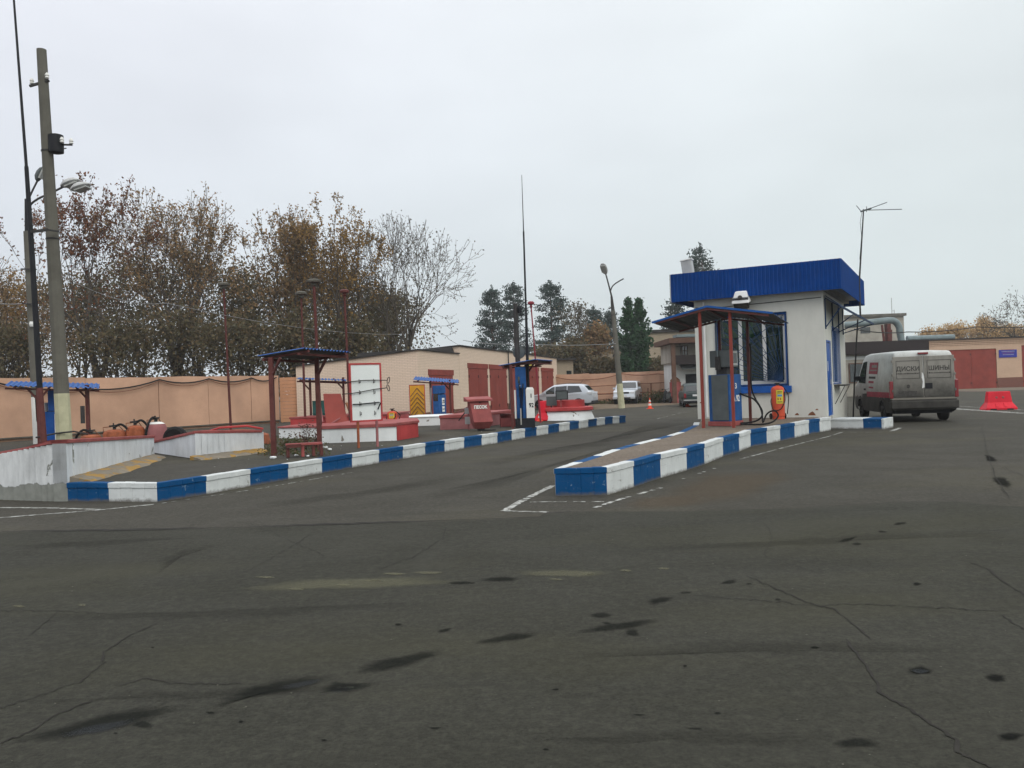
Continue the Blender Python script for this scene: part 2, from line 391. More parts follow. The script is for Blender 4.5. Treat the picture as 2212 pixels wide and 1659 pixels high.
        s.f.append((k, k+2, k+3, k+1)); s.m.append(mi); s.f.append((e, e+1, e+3, e+2)); s.m.append(mi)
        return s
    def build(s, name, mats, parent=None, smooth=False, bevel=0, world=False, label=None, fix=True):
        me = bpy.data.meshes.new(name); vs = s.v
        if world and parent is not None:
            p = parent; Mx = LOCM.get(p.name)
            while Mx is None: p = p.parent; Mx = LOCM.get(p.name)
            inv = Mx.inverted(); vs = [tuple(inv @ Vector(v)) for v in s.v]
        org = None
        if parent is None:
            a = np.array(vs); org = Vector(((a[:, 0].min()+a[:, 0].max())/2, (a[:, 1].min()+a[:, 1].max())/2, a[:, 2].min()))
            vs = [tuple(Vector(v)-org) for v in vs]
        me.from_pydata(vs, [], s.f)
        mats = mats if isinstance(mats, (list, tuple)) else [mats]
        for m in mats: me.materials.append(M[m] if isinstance(m, str) else m)
        me.polygons.foreach_set('material_index', s.m)
        if fix:
            bm = bmesh.new(); bm.from_mesh(me); bmesh.ops.recalc_face_normals(bm, faces=bm.faces); bm.to_mesh(me); bm.free()
        if smooth:
            me.polygons.foreach_set('use_smooth', [True]*len(me.polygons)); me.set_sharp_from_angle(angle=R_(35))
        me.update()
        o = bpy.data.objects.new(name, me); COL.objects.link(o)
        if org is not None: o.location = org; LOCM[o.name] = Matrix.Translation(org)
        if parent is not None: o.parent = parent
        if bevel:
            b = o.modifiers.new('bevel', 'BEVEL'); b.width = bevel; b.segments = 2; b.limit_method = 'ANGLE'; b.angle_limit = R_(40)
        if label: o['label'] = label
        return o

def text_mesh(name, txt, size, mat, parent, loc, rot, bold=.0, align='CENTER', thick=.002, sx=1.0, spacing=1.0):
    """flat lettering standing on a face (rot as a 3x3: columns = text right, text up, out)"""
    cu = bpy.data.curves.new(name, 'FONT'); cu.body = txt; cu.size = size; cu.align_x = align; cu.align_y = 'CENTER'
    cu.offset = bold; cu.extrude = thick; cu.resolution_u = 3; cu.space_character = spacing
    t = bpy.data.objects.new('tmp', cu); COL.objects.link(t)
    bpy.context.view_layer.update()
    me = bpy.data.meshes.new_from_object(t.evaluated_get(bpy.context.evaluated_depsgraph_get()))
    bpy.data.objects.remove(t); bpy.data.curves.remove(cu)
    me.name = name; Mx = Matrix(rot).transposed().to_4x4() @ Matrix.Diagonal((sx, 1, 1, 1)); me.transform(Mx); me.transform(Matrix.Translation(Vector(loc)))
    me.materials.clear(); me.materials.append(M[mat]); me.update()
    o = bpy.data.objects.new(name, me); COL.objects.link(o); o.parent = parent
    return o
# ================================================================== SETTING
def poly_sheet(name, pts, z, mat, kind='structure', label=None, thick=None):
    mb = MB()
    if thick: mb.prism(pts, z-thick, z)
    else: mb.add([(p[0], p[1], z) for p in pts], [tuple(range(len(pts)))])
    o = mb.build(name, mat); o['kind'] = kind
    if label: o['label'] = label
    return o
rnd = random.Random(5)
poly_sheet('ground', [(-600, -60), (600, -60), (600, 900), (-600, 900)], 0, 'asphalt_old')
# the newer road surface in front, its ragged seam running across
seam = [(-60, 10.75)]
for (px, py) in ((0, 1152), (250, 1149), (500, 1143), (800, 1134), (1000, 1126), (1165, 1121), (1182, 1112), (1260, 1108), (1500, 1106), (1750, 1099), (1900, 1090), (2060, 1085), (2150, 1094), (2212, 1097)):
    p = g(px, py); seam.append((p.x, p.y))
seam.append((60, 9.6))
fine = []
for (x0, y0), (x1, y1) in zip(seam, seam[1:]):
    n = max(1, int(abs(x1-x0)/.12)) if abs(x0) < 12 and abs(x1) < 12 else 1
    for i in range(n):
        t = i/n; fine.append((x0+(x1-x0)*t, y0+(y1-y0)*t + (rnd.uniform(-.025, .025) if n > 1 else 0)))
fine.append(seam[-1])
poly_sheet('road', [(-60, -55), (60, -55)] + fine[::-1], .012, 'asphalt_road')
# dark open joint along the seam
jm = MB()
for i, ((x0, y0), (x1, y1)) in enumerate(zip(fine, fine[1:])):
    if abs(x0) > 12: continue
    wd = .035+.10*abs(math.sin(i*.13)*math.sin(i*.031+1))
    if math.sin(i*.05+.6)+.35 < 0: wd *= .3
    jm.add([(x0, y0+.004, .0165), (x1, y1+.004, .0165), (x1, y1+.004+wd, .0165), (x0, y0+.004+wd, .0165)], [(0, 1, 2, 3)])
M['crack'] = paint('crack', (.032, .030, .026), .95, .2, 8)
o = jm.build('road_joint', 'crack'); o['kind'] = 'structure'
o = poly_sheet('dirt_strip', [tuple(g(*p).xy) for p in ((1285, 885), (1340, 882), (1420, 877), (1500, 871), (1540, 868))] + [(22, 75), (3, 75), (4.6, 62)], .010, 'dirt')
poly_sheet('dirt_yard', [(36, 64), (70, 64), (70, 76), (34, 76)], .012, 'sandy_top')

# painted lines, cracks, stains: thin flat shapes on the asphalt
def ribbon(mb, pts, w, z, jag=0., rr=rnd, gaps=0.):
    P = [Vector((p[0], p[1])) for p in pts]
    for a, b in zip(P, P[1:]):
        n = max(1, int((b-a).length/.08)); t = (b-a).normalized(); nn = Vector((-t.y, t.x))
        prev = None
        for i in range(n+1):
            c = a.lerp(b, i/n); wl = w*(1+rr.uniform(-jag, jag)); wr = w*(1+rr.uniform(-jag, jag))
            cur = (c+nn*wl/2, c-nn*wr/2)
            if prev and rr.random() > gaps: mb.add([(*prev[0], z), (*prev[1], z), (*cur[1], z), (*cur[0], z)], [(0, 1, 2, 3)])
            prev = cur
    return mb
def marking(pxs, w=.1, gaps=.12, z=.005, label=None):
    mb = MB(); ribbon(mb, [g(*p) for p in pxs], w, z, .25, gaps=gaps)
    o = mb.build('road_marking', 'line_white'); o['kind'] = 'structure'; return o
marking(((0, 1097), (120, 1098), (215, 1101)), .075, .0)
marking(((0, 1119), (215, 1102), (333, 1090)), .075, .0)
marking(((1196, 1049), (1128, 1082), (1090, 1104)), .10, .04)
marking(((1145, 1085), (1305, 1084)), .05, .25)
marking(((1090, 1104), (1183, 1107)), .08, .05)
marking(((1280, 1099), (1330, 1082), (1400, 1062), (1428, 1054)), .07, .35)
marking(((1460, 1040), (1550, 1010)), .06, .7); marking(((1600, 992), (1690, 968), (1790, 943), (1822, 933)), .06, .35)
marking(((1830, 934), (1905, 934)), .05, .5); marking(((1925, 932), (1945, 924)), .12, .2)
marking(((340, 1089), (560, 1056), (760, 1021)), .035, .45)
marking(((2060, 883), (2212, 893)), .35, .1); marking(((2060, 877), (2212, 886)), .12, .2)
marking(((1420, 905), (1470, 892), (1500, 889)), .06, .6)
def crack(pxs, w=.012):
    P = []; 
    for a, b in zip(pxs, pxs[1:]):
        n = max(2, int(math.hypot(b[0]-a[0], b[1]-a[1])/9))
        for i in range(n):
            t = i/n; P.append((a[0]+(b[0]-a[0])*t+rnd.uniform(-2.2, 2.2), a[1]+(b[1]-a[1])*t+rnd.uniform(-2.2, 2.2)))
    P.append(pxs[-1]); mb = MB(); Q = [g(*p, .012) for p in P]
    for a, b in zip(Q, Q[1:]): ribbon(mb, [a, b], w*rnd.uniform(.5, 1.15), .0162, .5)
    o = mb.build('pavement_crack', 'crack'); o['kind'] = 'structure'; return o
crack(((1826, 1380), (1858, 1420), (1870, 1440), (1897, 1478), (1900, 1498), (1960, 1530), (2010, 1565), (2068, 1600), (2070, 1625), (2140, 1659)), .017)
crack(((1613, 1245), (1700, 1282), (1760, 1308), (1800, 1315), (1880, 1380)), .012)
crack(((1500, 1287), (1640, 1297), (1760, 1309), (1860, 1305), (2180, 1322)), .009)
crack(((2100, 1215), (2140, 1235), (2180, 1265), (2212, 1285)), .012); crack(((2165, 1330), (2212, 1360)), .010)
crack(((0, 1606), (70, 1580), (120, 1545), (200, 1515)), .014); crack(((260, 1480), (320, 1465), (370, 1478), (520, 1478)), .009)
crack(((345, 1345), (280, 1372), (225, 1410), (220, 1430)), .012); crack(((230, 1428), (170, 1475), (0, 1530)), .008)
crack(((965, 1140), (955, 1165), (890, 1205), (820, 1230)), .010); crack(((680, 1150), (600, 1200), (510, 1245)), .007)
crack(((0, 1320), (110, 1320), (230, 1326)), .008); crack(((125, 1322), (60, 1375)), .008)
crack(((1650, 1130), (1670, 1160), (1650, 1200), (1690, 1215), (1780, 1240)), .006)
crack(((700, 1200), (540, 1130)), .006)
crack(((2120, 925), (2135, 985), (2150, 1030), (2180, 1075)), .012); crack(((2050, 1000), (2120, 1015), (2170, 1010), (2212, 1030)), .008)

# damp and oil patches: irregular fans with soft edges
def stain_mat(name, col, rough, maxa, wet=.3):
    n = NT(name); a = n.n('ShaderNodeVertexColor'); a.layer_name = 'fade'
    nzv = n.noise(14, 6, .7); f = n.math('ADD', a.outputs[0], n.math('MULTIPLY', n.math('SUBTRACT', nzv, .5), .9))
    f = n.rng(f, .12, .95, 0, maxa); n.set(col, rough, 0, wet); gt = n.noise(70, 3, .7); n.bump(gt, .3, .008)
    tr = n.n('ShaderNodeBsdfTransparent'); ms = n.n('ShaderNodeMixShader'); n.l(f, ms.inputs[0]); n.l(tr.outputs[0], ms.inputs[1]); n.l(n.b.outputs[0], ms.inputs[2]); n.l(ms.outputs[0], n.o.inputs[0])
    return n.m
M['damp'] = stain_mat('damp', (.012, .0135, .0125), .95, .50, .0); M['oil'] = stain_mat('oil', (.008, .009, .009), .95, .60, .0)
M['sand'] = stain_mat('sand', (.16, .155, .10), .95, .34, .1); M['rust_dust'] = stain_mat('rust_dust', (.13, .10, .068), .95, .30, .0)
SZ = [0]
def stain(name, pts_px, mat, r=None, z=.0145):
    SZ[0] += 1; z += (SZ[0] % 7)*.0004
    """closed outline in photo pixels laid on the road, faded to its rim"""
    P = [g(*p, .012) for p in pts_px]; c = sum(P, Vector())/len(P); n = len(P)
    Q = []
    for i in range(n):
        a, b = P[i], P[(i+1) % n]
        for k in range(4): Q.append(a.lerp(b, k/4) + Vector((rnd.uniform(-1, 1), rnd.uniform(-1, 1), 0))*(a-b).length*.06)
    n = len(Q); mb = MB(); mb.add([(c.x, c.y, z)] + [tuple(c.lerp(q, .45).xy)+(z,) for q in Q] + [(q.x, q.y, z) for q in Q],
        [(0, 1+i, 1+(i+1) % n) for i in range(n)] + [(1+i, 1+n+i, 1+n+(i+1) % n, 1+(i+1) % n) for i in range(n)])
    o = mb.build(name, mat, fix=False); ca = o.data.color_attributes.new('fade', 'FLOAT_COLOR', 'POINT')
    for i in range(len(mb.v)): ca.data[i].color = (1, 1, 1, 1) if i <= n else (0, 0, 0, 1)
    o['kind'] = 'structure'; return o
def blob(px, py, a, b, tilt=0., name='damp_patch', mat='damp', n=9, z=.0145):
    pts = []
    for i in range(n):
        t = 2*math.pi*i/n; r = rnd.uniform(.75, 1.2); x, y = math.cos(t)*a*r, math.sin(t)*b*r
        pts.append((px+x*math.cos(tilt)-y*math.sin(tilt), py+x*math.sin(tilt)+y*math.cos(tilt)))
    return stain(name, pts, mat, z=z)
def streak(path, hw, name='damp_patch', mat='damp'):
    n = len(path); up = [(p[0], p[1]-h) for p, h in zip(path, hw)]; dn = [(p[0], p[1]+h) for p, h in zip(path, hw)]
    return stain(name, up + dn[::-1], mat)
M['wet'] = stain_mat('wet', (.012, .016, .02), .4, .35, .25); M['tyre'] = stain_mat('tyre', (.018, .018, .016), .95, .15, .0)
streak(((5, 1606), (120, 1590), (220, 1562), (320, 1543), (410, 1524)), (6, 18, 24, 20, 6))
streak(((440, 1535), (510, 1502), (600, 1484), (680, 1468), (735, 1463)), (4, 14, 17, 14, 5))
streak(((752, 1454), (800, 1444), (880, 1428), (930, 1413), (970, 1407)), (5, 16, 14, 10, 5))
streak(((688, 1495), (720, 1484), (760, 1487), (808, 1478)), (6, 14, 12, 4)); blob(312, 1567, 30, 9)
streak(((1015, 1392), (1060, 1385), (1110, 1376), (1175, 1369)), (3, 7, 10, 3)); blob(960, 1362, 22, 5, -.25)
streak(((1238, 1368), (1300, 1358), (1370, 1349), (1428, 1339)), (4, 9, 9, 5)); blob(1366, 1368, 22, 10); blob(1298, 1330, 26, 7); blob(1310, 1347, 14, 3)
blob(1425, 1298, 34, 8, -.2); blob(1482, 1281, 20, 3); blob(1573, 1258, 22, 6, -.1); blob(1832, 1166, 26, 5, -.25); blob(1850, 1176, 14, 4); blob(1905, 1149, 12, 3)
blob(1945, 1131, 20, 4, -.1); blob(1618, 1262, 9, 3); blob(1680, 1296, 10, 3)
blob(1986, 1449, 34, 11, 0, 'oil_patch', 'oil'); blob(2150, 1466, 31, 10, .05, 'oil_patch', 'oil'); blob(2185, 1592, 34, 12, -.1, 'oil_patch', 'oil'); blob(1551, 1542, 10, 3.5, 0, 'oil_patch', 'oil')
blob(455, 1541, 12, 3, 0, 'oil_patch', 'oil'); blob(940, 1574, 22, 3, 0, 'oil_patch', 'oil'); blob(1850, 1605, 60, 14); blob(1080, 1252, 50, 7); blob(1380, 1545, 20, 3); blob(1500, 1575, 24, 3)
blob(2165, 1040, 24, 14, .3, 'oil_patch', 'oil', z=.004); blob(2140, 990, 18, 9, .3, 'oil_patch', 'oil', z=.004); blob(1000, 1260, 40, 4)
for (x, y) in ((250, 1586), (520, 1560), (1200, 1490), (1760, 1400), (1480, 1440), (860, 1350), (330, 1400), (1980, 1262), (1180, 1620), (700, 1600)): blob(x, y, rnd.uniform(5, 14), rnd.uniform(2, 4), 0, 'oil_patch', 'oil')
streak(((120, 1592), (220, 1574), (300, 1556)), (6, 12, 5), 'wet_patch', 'wet'); streak(((600, 1488), (650, 1480), (700, 1470)), (4, 8, 4), 'wet_patch', 'wet'); streak(((705, 1494), (735, 1492), (765, 1488)), (4, 8, 4), 'wet_patch', 'wet'); blob(1988, 1451, 20, 6, 0, 'wet_patch', 'wet')
for pth, hw in ((((0, 1338), (300, 1334), (700, 1318), (1000, 1300)), (6, 11, 12, 4)), (((0, 1520), (300, 1508), (640, 1490), (900, 1478)), (5, 10, 12, 5)), (((0, 1185), (200, 1176), (430, 1160)), (6, 9, 4)), (((330, 1245), (340, 1215), (400, 1190), (480, 1172)), (5, 7, 5, 3)), (((1300, 1190), (1600, 1180), (1900, 1160), (2212, 1150)), (5, 9, 9, 6)), (((1150, 1420), (1500, 1400), (1900, 1396), (2212, 1410)), (8, 16, 14, 8)), (((1100, 1600), (1500, 1590), (1850, 1600)), (10, 18, 10))):
    streak(pth, hw, 'tyre_mark', 'tyre')
for pth, hw in ((((850, 1090), (1050, 1055), (1200, 1005), (1350, 960)), (10, 9, 6, 3)), (((1000, 1010), (1150, 985), (1330, 955), (1480, 905)), (8, 7, 5, 2)), (((500, 1100), (760, 1070), (1000, 1030)), (7, 8, 5))):
    zz_ = .003; pts_ = [(p[0], p[1]-h) for p, h in zip(pth, hw)] + [(p[0], p[1]+h) for p, h in zip(pth, hw)][::-1]; stain('tyre_mark', pts_, 'tyre', z=zz_)
blob(760, 1262, 260, 14, -.03, 'sand_patch', 'sand', 16); blob(1210, 1240, 110, 9, 0, 'sand_patch', 'sand', 12)
for (x, y, a) in ((640, 1273, 26), (925, 1238, 44), (805, 1254, 30), (850, 1240, 40), (1200, 1252, 18), (1432, 1228, 16), (1270, 1240, 18), (1350, 1233, 16), (40, 1310, 18), (175, 1307, 10), (572, 1247, 30), (740, 1264, 24)):
    blob(x, y, a, 3.2, 0, 'sand_patch', 'sand'); blob(x+6, y+1, a*.6, 2.4, 0, 'sand_patch', 'sand')
blob(1560, 1052, 170, 36, -.12, 'sand_patch', 'rust_dust', 14, z=.003); blob(1430, 1085, 120, 16, -.05, 'sand_patch', 'rust_dust', 12, z=.0032)
# small stones scattered over the asphalt
mb = MB()
for i in range(60):
    px, py = rnd.uniform(0, 2212), 1105+rnd.random()**.7*550; p = g(px, py, .012); s_ = rnd.uniform(.003, .007)*(.6+p.y*.06)
    mb.lathe([(s_*.7, 0), (s_, s_*.4), (s_*.5, s_*.8)], (p.x, p.y, .013), 5)
o = mb.build('gravel', 'concrete'); tag(o, kind='stuff')

# ================================================================== raised forecourt, kerbs
ZF, ZI = .30, .40
kt = [(340, 1045), (445, 1028.5), (540, 1014), (622, 1001.5), (695, 990), (760, 980), (818, 971.5), (870, 964), (918, 957), (960, 951), (1002, 945), (1040, 939.5), (1074, 935), (1105, 930), (1133.4, 925.5), (1158.6, 922), (1183.8, 918.5), (1207.3, 915), (1230, 911.5), (1250, 908.7), (1270.3, 906), (1288.8, 903.5), (1306.4, 901.5), (1323.2, 899.8), (1337.5, 898.6), (1351, 897.6)]
P0 = g(340, 1045, ZF)
front0 = [Vector((g(146, 1083).x, g(146, 1083).y, 0)), Vector((g(235, 1083.5).x, g(235, 1083.5).y, 0)), g(340, 1085)]
kp = [Vector((p.x, p.y, 0)) for p in (g(a, b, ZF) for a, b in kt)]
kp[0] = Vector((front0[2].x, front0[2].y, 0))
def kerb(name, pts, h, wd, cols, label, lip=.016, inner=1, group=None):
    """painted kerb: one run of blocks, outer face on pts, body inside to the left of travel * inner"""
    n = len(pts); nr = []
    for i in range(n):
        a = pts[max(0, i-1)]; b = pts[min(n-1, i+1)]; t = (b-a).normalized(); nr.append(Vector((-t.y, t.x, 0))*inner)
    mb = MB()
    for i in range(n-1):
        a, b, na, nb = pts[i], pts[i+1], nr[i], nr[i+1]; c = cols[i]
        k = 4
        for j in range(k):
            t0, t1 = j/k, (j+1)/k; p, q = a.lerp(b, t0), a.lerp(b, t1); n0, n1 = na.lerp(nb, t0), na.lerp(nb, t1)
            j0 = rnd.uniform(-.004, .004); hj = h+rnd.uniform(-.004, .004) if j else h
            quad = [p, q, q+n1*wd, p+n0*wd]
            mb.hexa([(v.x, v.y, -.01) for v in quad], [(v.x, v.y, hj-.085) for v in quad], c)
            quad = [p-n0*lip, q-n1*lip, q+n1*(wd+.004), p+n0*(wd+.004)]
            mb.hexa([(v.x, v.y, hj-.0845) for v in quad], [(v.x, v.y, hj) for v in quad], c)
    o = mb.build(name, ['kerb_white', 'kerb_blue'], bevel=.008); return tag(o, label, kind='structure')
kerb('kerb', front0+kp[1:], ZF, .16, [1, 0] + [1 if i % 2 == 0 else 0 for i in range(len(kp)-1)], 'long blue and white striped kerb round the forecourt')
fc = [v.xy for v in (front0+kp[1:])]
ins = []
nn_ = len(fc)
for i in range(nn_):
    a = fc[max(0, i-1)]; b = fc[min(nn_-1, i+1)]; t = (b-a).normalized(); ins.append((fc[i].x - t.y*.15, fc[i].y + t.x*.15))
far = [(kp[-1].x-1.6, kp[-1].y+6.0), (-2.5, 39.5), (-9.5, 39.3), (-11.2, 39.6), (-18.0, 29.5), (-22, 23), (-22, 14.3), (-9, 14.2)]
o = poly_sheet('forecourt_paving', ins + far, ZF-.012, 'asphalt_lot', thick=.3)

# pump island with striped kerb
ir = [(1309.8, 1009.4), (1367.7, 995.8), (1425.8, 980.6), (1482.6, 967.8), (1520.6, 957.8), (1561, 944.6), (1595.8, 936.6), (1620.6, 928.6), (1655.8, 923.5), (1684.6, 918.4), (1715.8, 913.4), (1746.6, 907), (1770, 903.5), (1787, 900.2)]
il = [(1197.8, 1011.8), (1240, 998), (1283, 984.5), (1323.8, 970.6), (1368, 959), (1413.8, 947.8), (1440, 941), (1465.8, 933.4), (1497.8, 918.6)]
IR = [Vector((*g(a, b, ZI).xy, 0)) for a, b in ir]; IL = [Vector((*g(a, b, ZI).xy, 0)) for a, b in il]
KC = IR[-1].copy()                                   # front right corner of the kiosk
KY = Vector((.468, .884, 0)); KX = Vector((.884, -.468, 0)); KRZ = -math.atan2(.468, .884)
IR[-1] = KC - KY*.06 + KX*.10
run = [IL[-1]+Vector((.36, 1.5, 0))] + IL[::-1] + IR
ccols = [0] + [0, 1, 0, 1, 0, 1, 0, 1][::-1][:len(IL)-1] + [1] + [0, 1, 0, 1, 0, 1, 0, 1, 0, 1, 0, 1, 0]
kerb('kerb', run, ZI, .14, ccols, 'blue and white striped kerb round the pump island in front of the kiosk')
def inset(P, d):
    r = []
    for i in range(len(P)):
        a = P[max(0, i-1)]; b = P[min(len(P)-1, i+1)]; t = (b-a).normalized(); r.append((P[i].x-t.y*d, P[i].y+t.x*d))
    return r
bk = [KC + KY*1.5 - KX*.3, KC + KY*2 - KX*4]
poly_sheet('island_paving', inset(run, .13) + [(v.x, v.y) for v in bk], ZI-.006, 'sandy_top', thick=.35)
# low entrance step by the kiosk door
st = thing('entrance_step', 'low concrete block painted white and blue beside the kiosk door', 'step', g(1793, 926), KRZ)
S0 = g(1794, 927); S1 = g(1910, 927.5)
mb = MB(); vx = (S1-S0); vx.z = 0; vl = vx.length; vx.normalize(); vy = Vector((-vx.y, vx.x, 0))
def q4(t0, t1, d): return [S0+vx*t0, S0+vx*t1, S0+vx*t1+vy*d, S0+vx*t0+vy*d]
for t0, t1, c in ((0, vl*.62, 0), (vl*.62, vl*.955, 1), (vl*.955, vl, 0)):
    q = q4(t0, t1, 1.0); mb.hexa([(v.x, v.y, -.01) for v in q], [(v.x, v.y, .25) for v in q], c)
    q = [v + (-vy*.015 if i < 2 else vy*.0) for i, v in enumerate(q)]; mb.hexa([(v.x, v.y, .2505) for v in q], [(v.x, v.y, .31) for v in q], c)
mb.build('step_block', ['kerb_white', 'kerb_blue'], st, world=True, bevel=.01)

# ================================================================== low plastered walls with red coping
def low_wall(label, pts, z0, ztop, mats, foot, th=.25, group='low plastered walls with red coping'):
    """pts: outer face line; ztop: coping top per point"""
    t = thing('low_wall', label, 'wall', (pts[0].x, pts[0].y, 0), 0, group)
    n = len(pts); nr = []
    for i in range(n):
        a = pts[max(0, i-1)]; b = pts[min(n-1, i+1)]; d = (b-a).normalized(); nr.append(Vector((-d.y, d.x, 0)))
    for i in range(n-1):
        a, b, na, nb = pts[i], pts[i+1], nr[i], nr[i+1]; mb = MB(); K = 12
        ra = random.Random(i+3); off = [0]+[ra.uniform(-.008, .008) for _ in range(K-1)]+[0]
        for k in range(K):
            u, v = k/K, (k+1)/K; p, q = a.lerp(b, u)-na*off[k], a.lerp(b, v)-nb*off[k+1]
            zt = [ztop[i]+(ztop[i+1]-ztop[i])*x for x in (u, v)]
            q_ = [p, q, a.lerp(b, v)+nb*th, a.lerp(b, u)+na*th]
            mb.hexa([(w_.x, w_.y, z0[i]) for w_ in q_], [(w_.x, w_.y, z-.06) for w_, z in zip(q_, (zt[0], zt[1], zt[1], zt[0]))])
        mb.build('wall_face', mats[i], t, world=True)
    mb = MB()
    for i in range(n-1):
        a, b, na, nb = pts[i], pts[i+1], nr[i], nr[i+1]
        q_ = [a-na*.03, b-nb*.03, b+nb*(th+.03), a+na*(th+.03)]; zz = (ztop[i], ztop[i+1], ztop[i+1], ztop[i])
        mb.hexa([(w_.x, w_.y, z-.0595) for w_, z in zip(q_, zz)], [(w_.x, w_.y, z) for w_, z in zip(q_, zz)])
    mb.build('coping', 'coping_red', t, world=True, bevel=.008)
    if foot:
        mb = MB(); i, u0, u1, wd, zf, zb = foot; a, b = pts[i], pts[i+1]; nrm = -((b-a).normalized().cross(Vector((0, 0, -1)))); nrm = Vector(((b-a).normalized().y, -(b-a).normalized().x, 0))
        K = 22; rr = random.Random(9); pr = None
        for k in range(K+1):
            u = u0+(u1-u0)*k/K; c = a.lerp(b, u); wv = wd*(.75+.35*math.sin(3.14*min(1, k/K+.08))+.08*math.sin(k*1.1))*rr.uniform(.95, 1.05)
            cur = [(c.x, c.y, zf), (c.x+nrm.x*wv, c.y+nrm.y*wv, zf), (c.x+nrm.x*wv*.85, c.y+nrm.y*wv*.85, zf+.03), (c.x, c.y, zf+zb*rr.uniform(.93, 1.05))]
            if pr: mb.add(pr+cur, [(0, 4, 5, 1), (1, 5, 6, 2), (2, 6, 7, 3), (3, 7, 4, 0)] + ([(0, 1, 2, 3)] if k == 1 else []) + ([(7, 6, 5, 4)] if k == K else []))
            pr = cur
        mb.build('footing', 'yellow_foot', t, world=True)
    return t
c1 = g(147, 1083); e1 = g(334, 988, ZF); l1 = g(0, 1078.5); l0 = l1+(l1-c1)*2.2
wallA = low_wall('peeling white low wall with a bare grey base, at the left end of the striped kerb', [Vector((l0.x, l0.y, 0)), Vector((l1.x, l1.y, 0)), Vector((c1.x, c1.y, 0)), Vector((e1.x, e1.y, 0))], [0, 0, ZF], [.62, .80, 1.0, .80], ['flaking_low', 'flaking_low', 'dirty_white'], (2, .02, .98, .40, ZF-.01, .10))
c2 = g(423, 991.6, ZF); e2 = g(566, 974.8, ZF); l2 = g(333, 978, ZF); l2 = c2+(l2-c2)*1.25
wallB = low_wall('shorter white low wall with black scuffs behind a yellow crumbling footing', [Vector((v.x, v.y, 0)) for v in (l2, c2, e2)], [ZF, ZF], [.52, .90, .80], ['dirty_white', 'dirty_white'], (1, -.08, 1.0, .40, ZF-.01, .09))

# ================================================================== peach boundary wall (left)
def peach_wall(label, A, B, zt, zl, seams, cat='wall', ledge=True, seed=1, group=None, mat='peach', pil=None):
    d = (B-A); L = Vector((d.x, d.y, 0)).length; rz = math.atan2(d.y, d.x); rr = random.Random(seed)
    t = thing('boundary_wall', label, cat, (A.x, A.y, 0), rz, group)
    xs = [0]+seams+[L]
    for a, b in zip(xs, xs[1:]):
        mb = MB(); K = max(2, int((b-a)/.6)); oy = rr.uniform(-.012, .012); z0 = zt+rr.uniform(-.03, .03); bow = rr.uniform(-.03, .03)
        for k in range(K):
            u, v = a+.012+(b-a-.024)*k/K, a+.012+(b-a-.024)*(k+1)/K
            z1, z2 = (z0+bow*math.sin(math.pi*(x-a)/(b-a)) + .008*math.sin(x*5) for x in (u, v))
            mb.hexa([(u, oy, zl), (v, oy, zl), (v, oy+.16, zl), (u, oy+.16, zl)], [(u, oy, z1), (v, oy, z2), (v, oy+.16, z2), (u, oy+.16, z1)])
        mb.build('wall_panel', mat, t)
    mb = MB().bb(0, L, .05, .22, -.01, zl+.02); mb.build('plinth', mat, t)
    if ledge: MB().bb(0, L, -.07, .3, zl-.045, zl-.004).build('ledge', 'concrete', t)
    if pil:
        for x in pil: MB().bb(x-.17, x+.17, -.10, .0-.013, 0, zt-.25).build('pilaster', mat, t)
    return t
WA, WB = Vector((-18.2, 29.6, 0)), Vector((-11.2, 40.0, 0)); wd_ = (WB-WA).normalized(); WA2 = WA - wd_*9
LW = (WB-WA2).length
peach_wall('long smooth peach concrete wall below the autumn trees', WA2, WB, 2.52, .42, [x for x in (2.4, 5.6, 8.9, 12.1, 15.2, 17.6, 19.9) if x < LW-.5], seed=3)
# hanging cables along it
def hang(name, pts, r, mat, label, sag=.12, cat='cable', group=None, n=7, world=True):
    path = []
    for a, b in zip(pts, pts[1:]):
        for i in range(n):
            t = i/n; p = a.lerp(b, t); path.append(p - Vector((0, 0, sag*4*t*(1-t))))
    path.append(pts[-1]); mb = MB().tube(path, r, 5); o = mb.build(name, mat); return tag(o, label, cat, group)
fn = Vector((wd_.y, -wd_.x, 0))*.1
hp = [WA2+wd_*x+fn+Vector((0, 0, z)) for x, z in ((.3, 2.2), (4.0, 2.45), (8.6, 2.46), (12.1, 2.1), (15.2, 2.42), (17.6, 2.43), (19.9, 2.44), (LW-.2, 2.45))]
hang('hanging_cable', hp, .03, 'cable', 'thick dark cable sagging along the top of the long peach wall', .16)
hang('hanging_cable', [p - Vector((0, 0, .05)) for p in hp[1:-1]], .014, 'rust_brown', 'thin brown wire drooping just under the thick cable on the peach wall', .24)
# siding section to the garage
SA, SB = WB + Vector((.05, .02, 0)), Vector((-9.95, 39.9, 0))
t = thing('siding_fence', 'orange peach fence of narrow horizontal boards between the wall and the brick garage', 'fence', SA, math.atan2((SB-SA).y, (SB-SA).x))
mb = MB(); L = (SB-SA).length
for k in range(13): mb.bb(0, L, -.02-(k % 2)*.006, .02, .3+k*.165, .3+k*.165+.155)
mb.build('boards', 'peach_siding', t)
for x in (.05, L-.08): MB().bb(x-.03, x+.03, .022, .10, 0, 2.4).build('post', 'peach_siding', t)

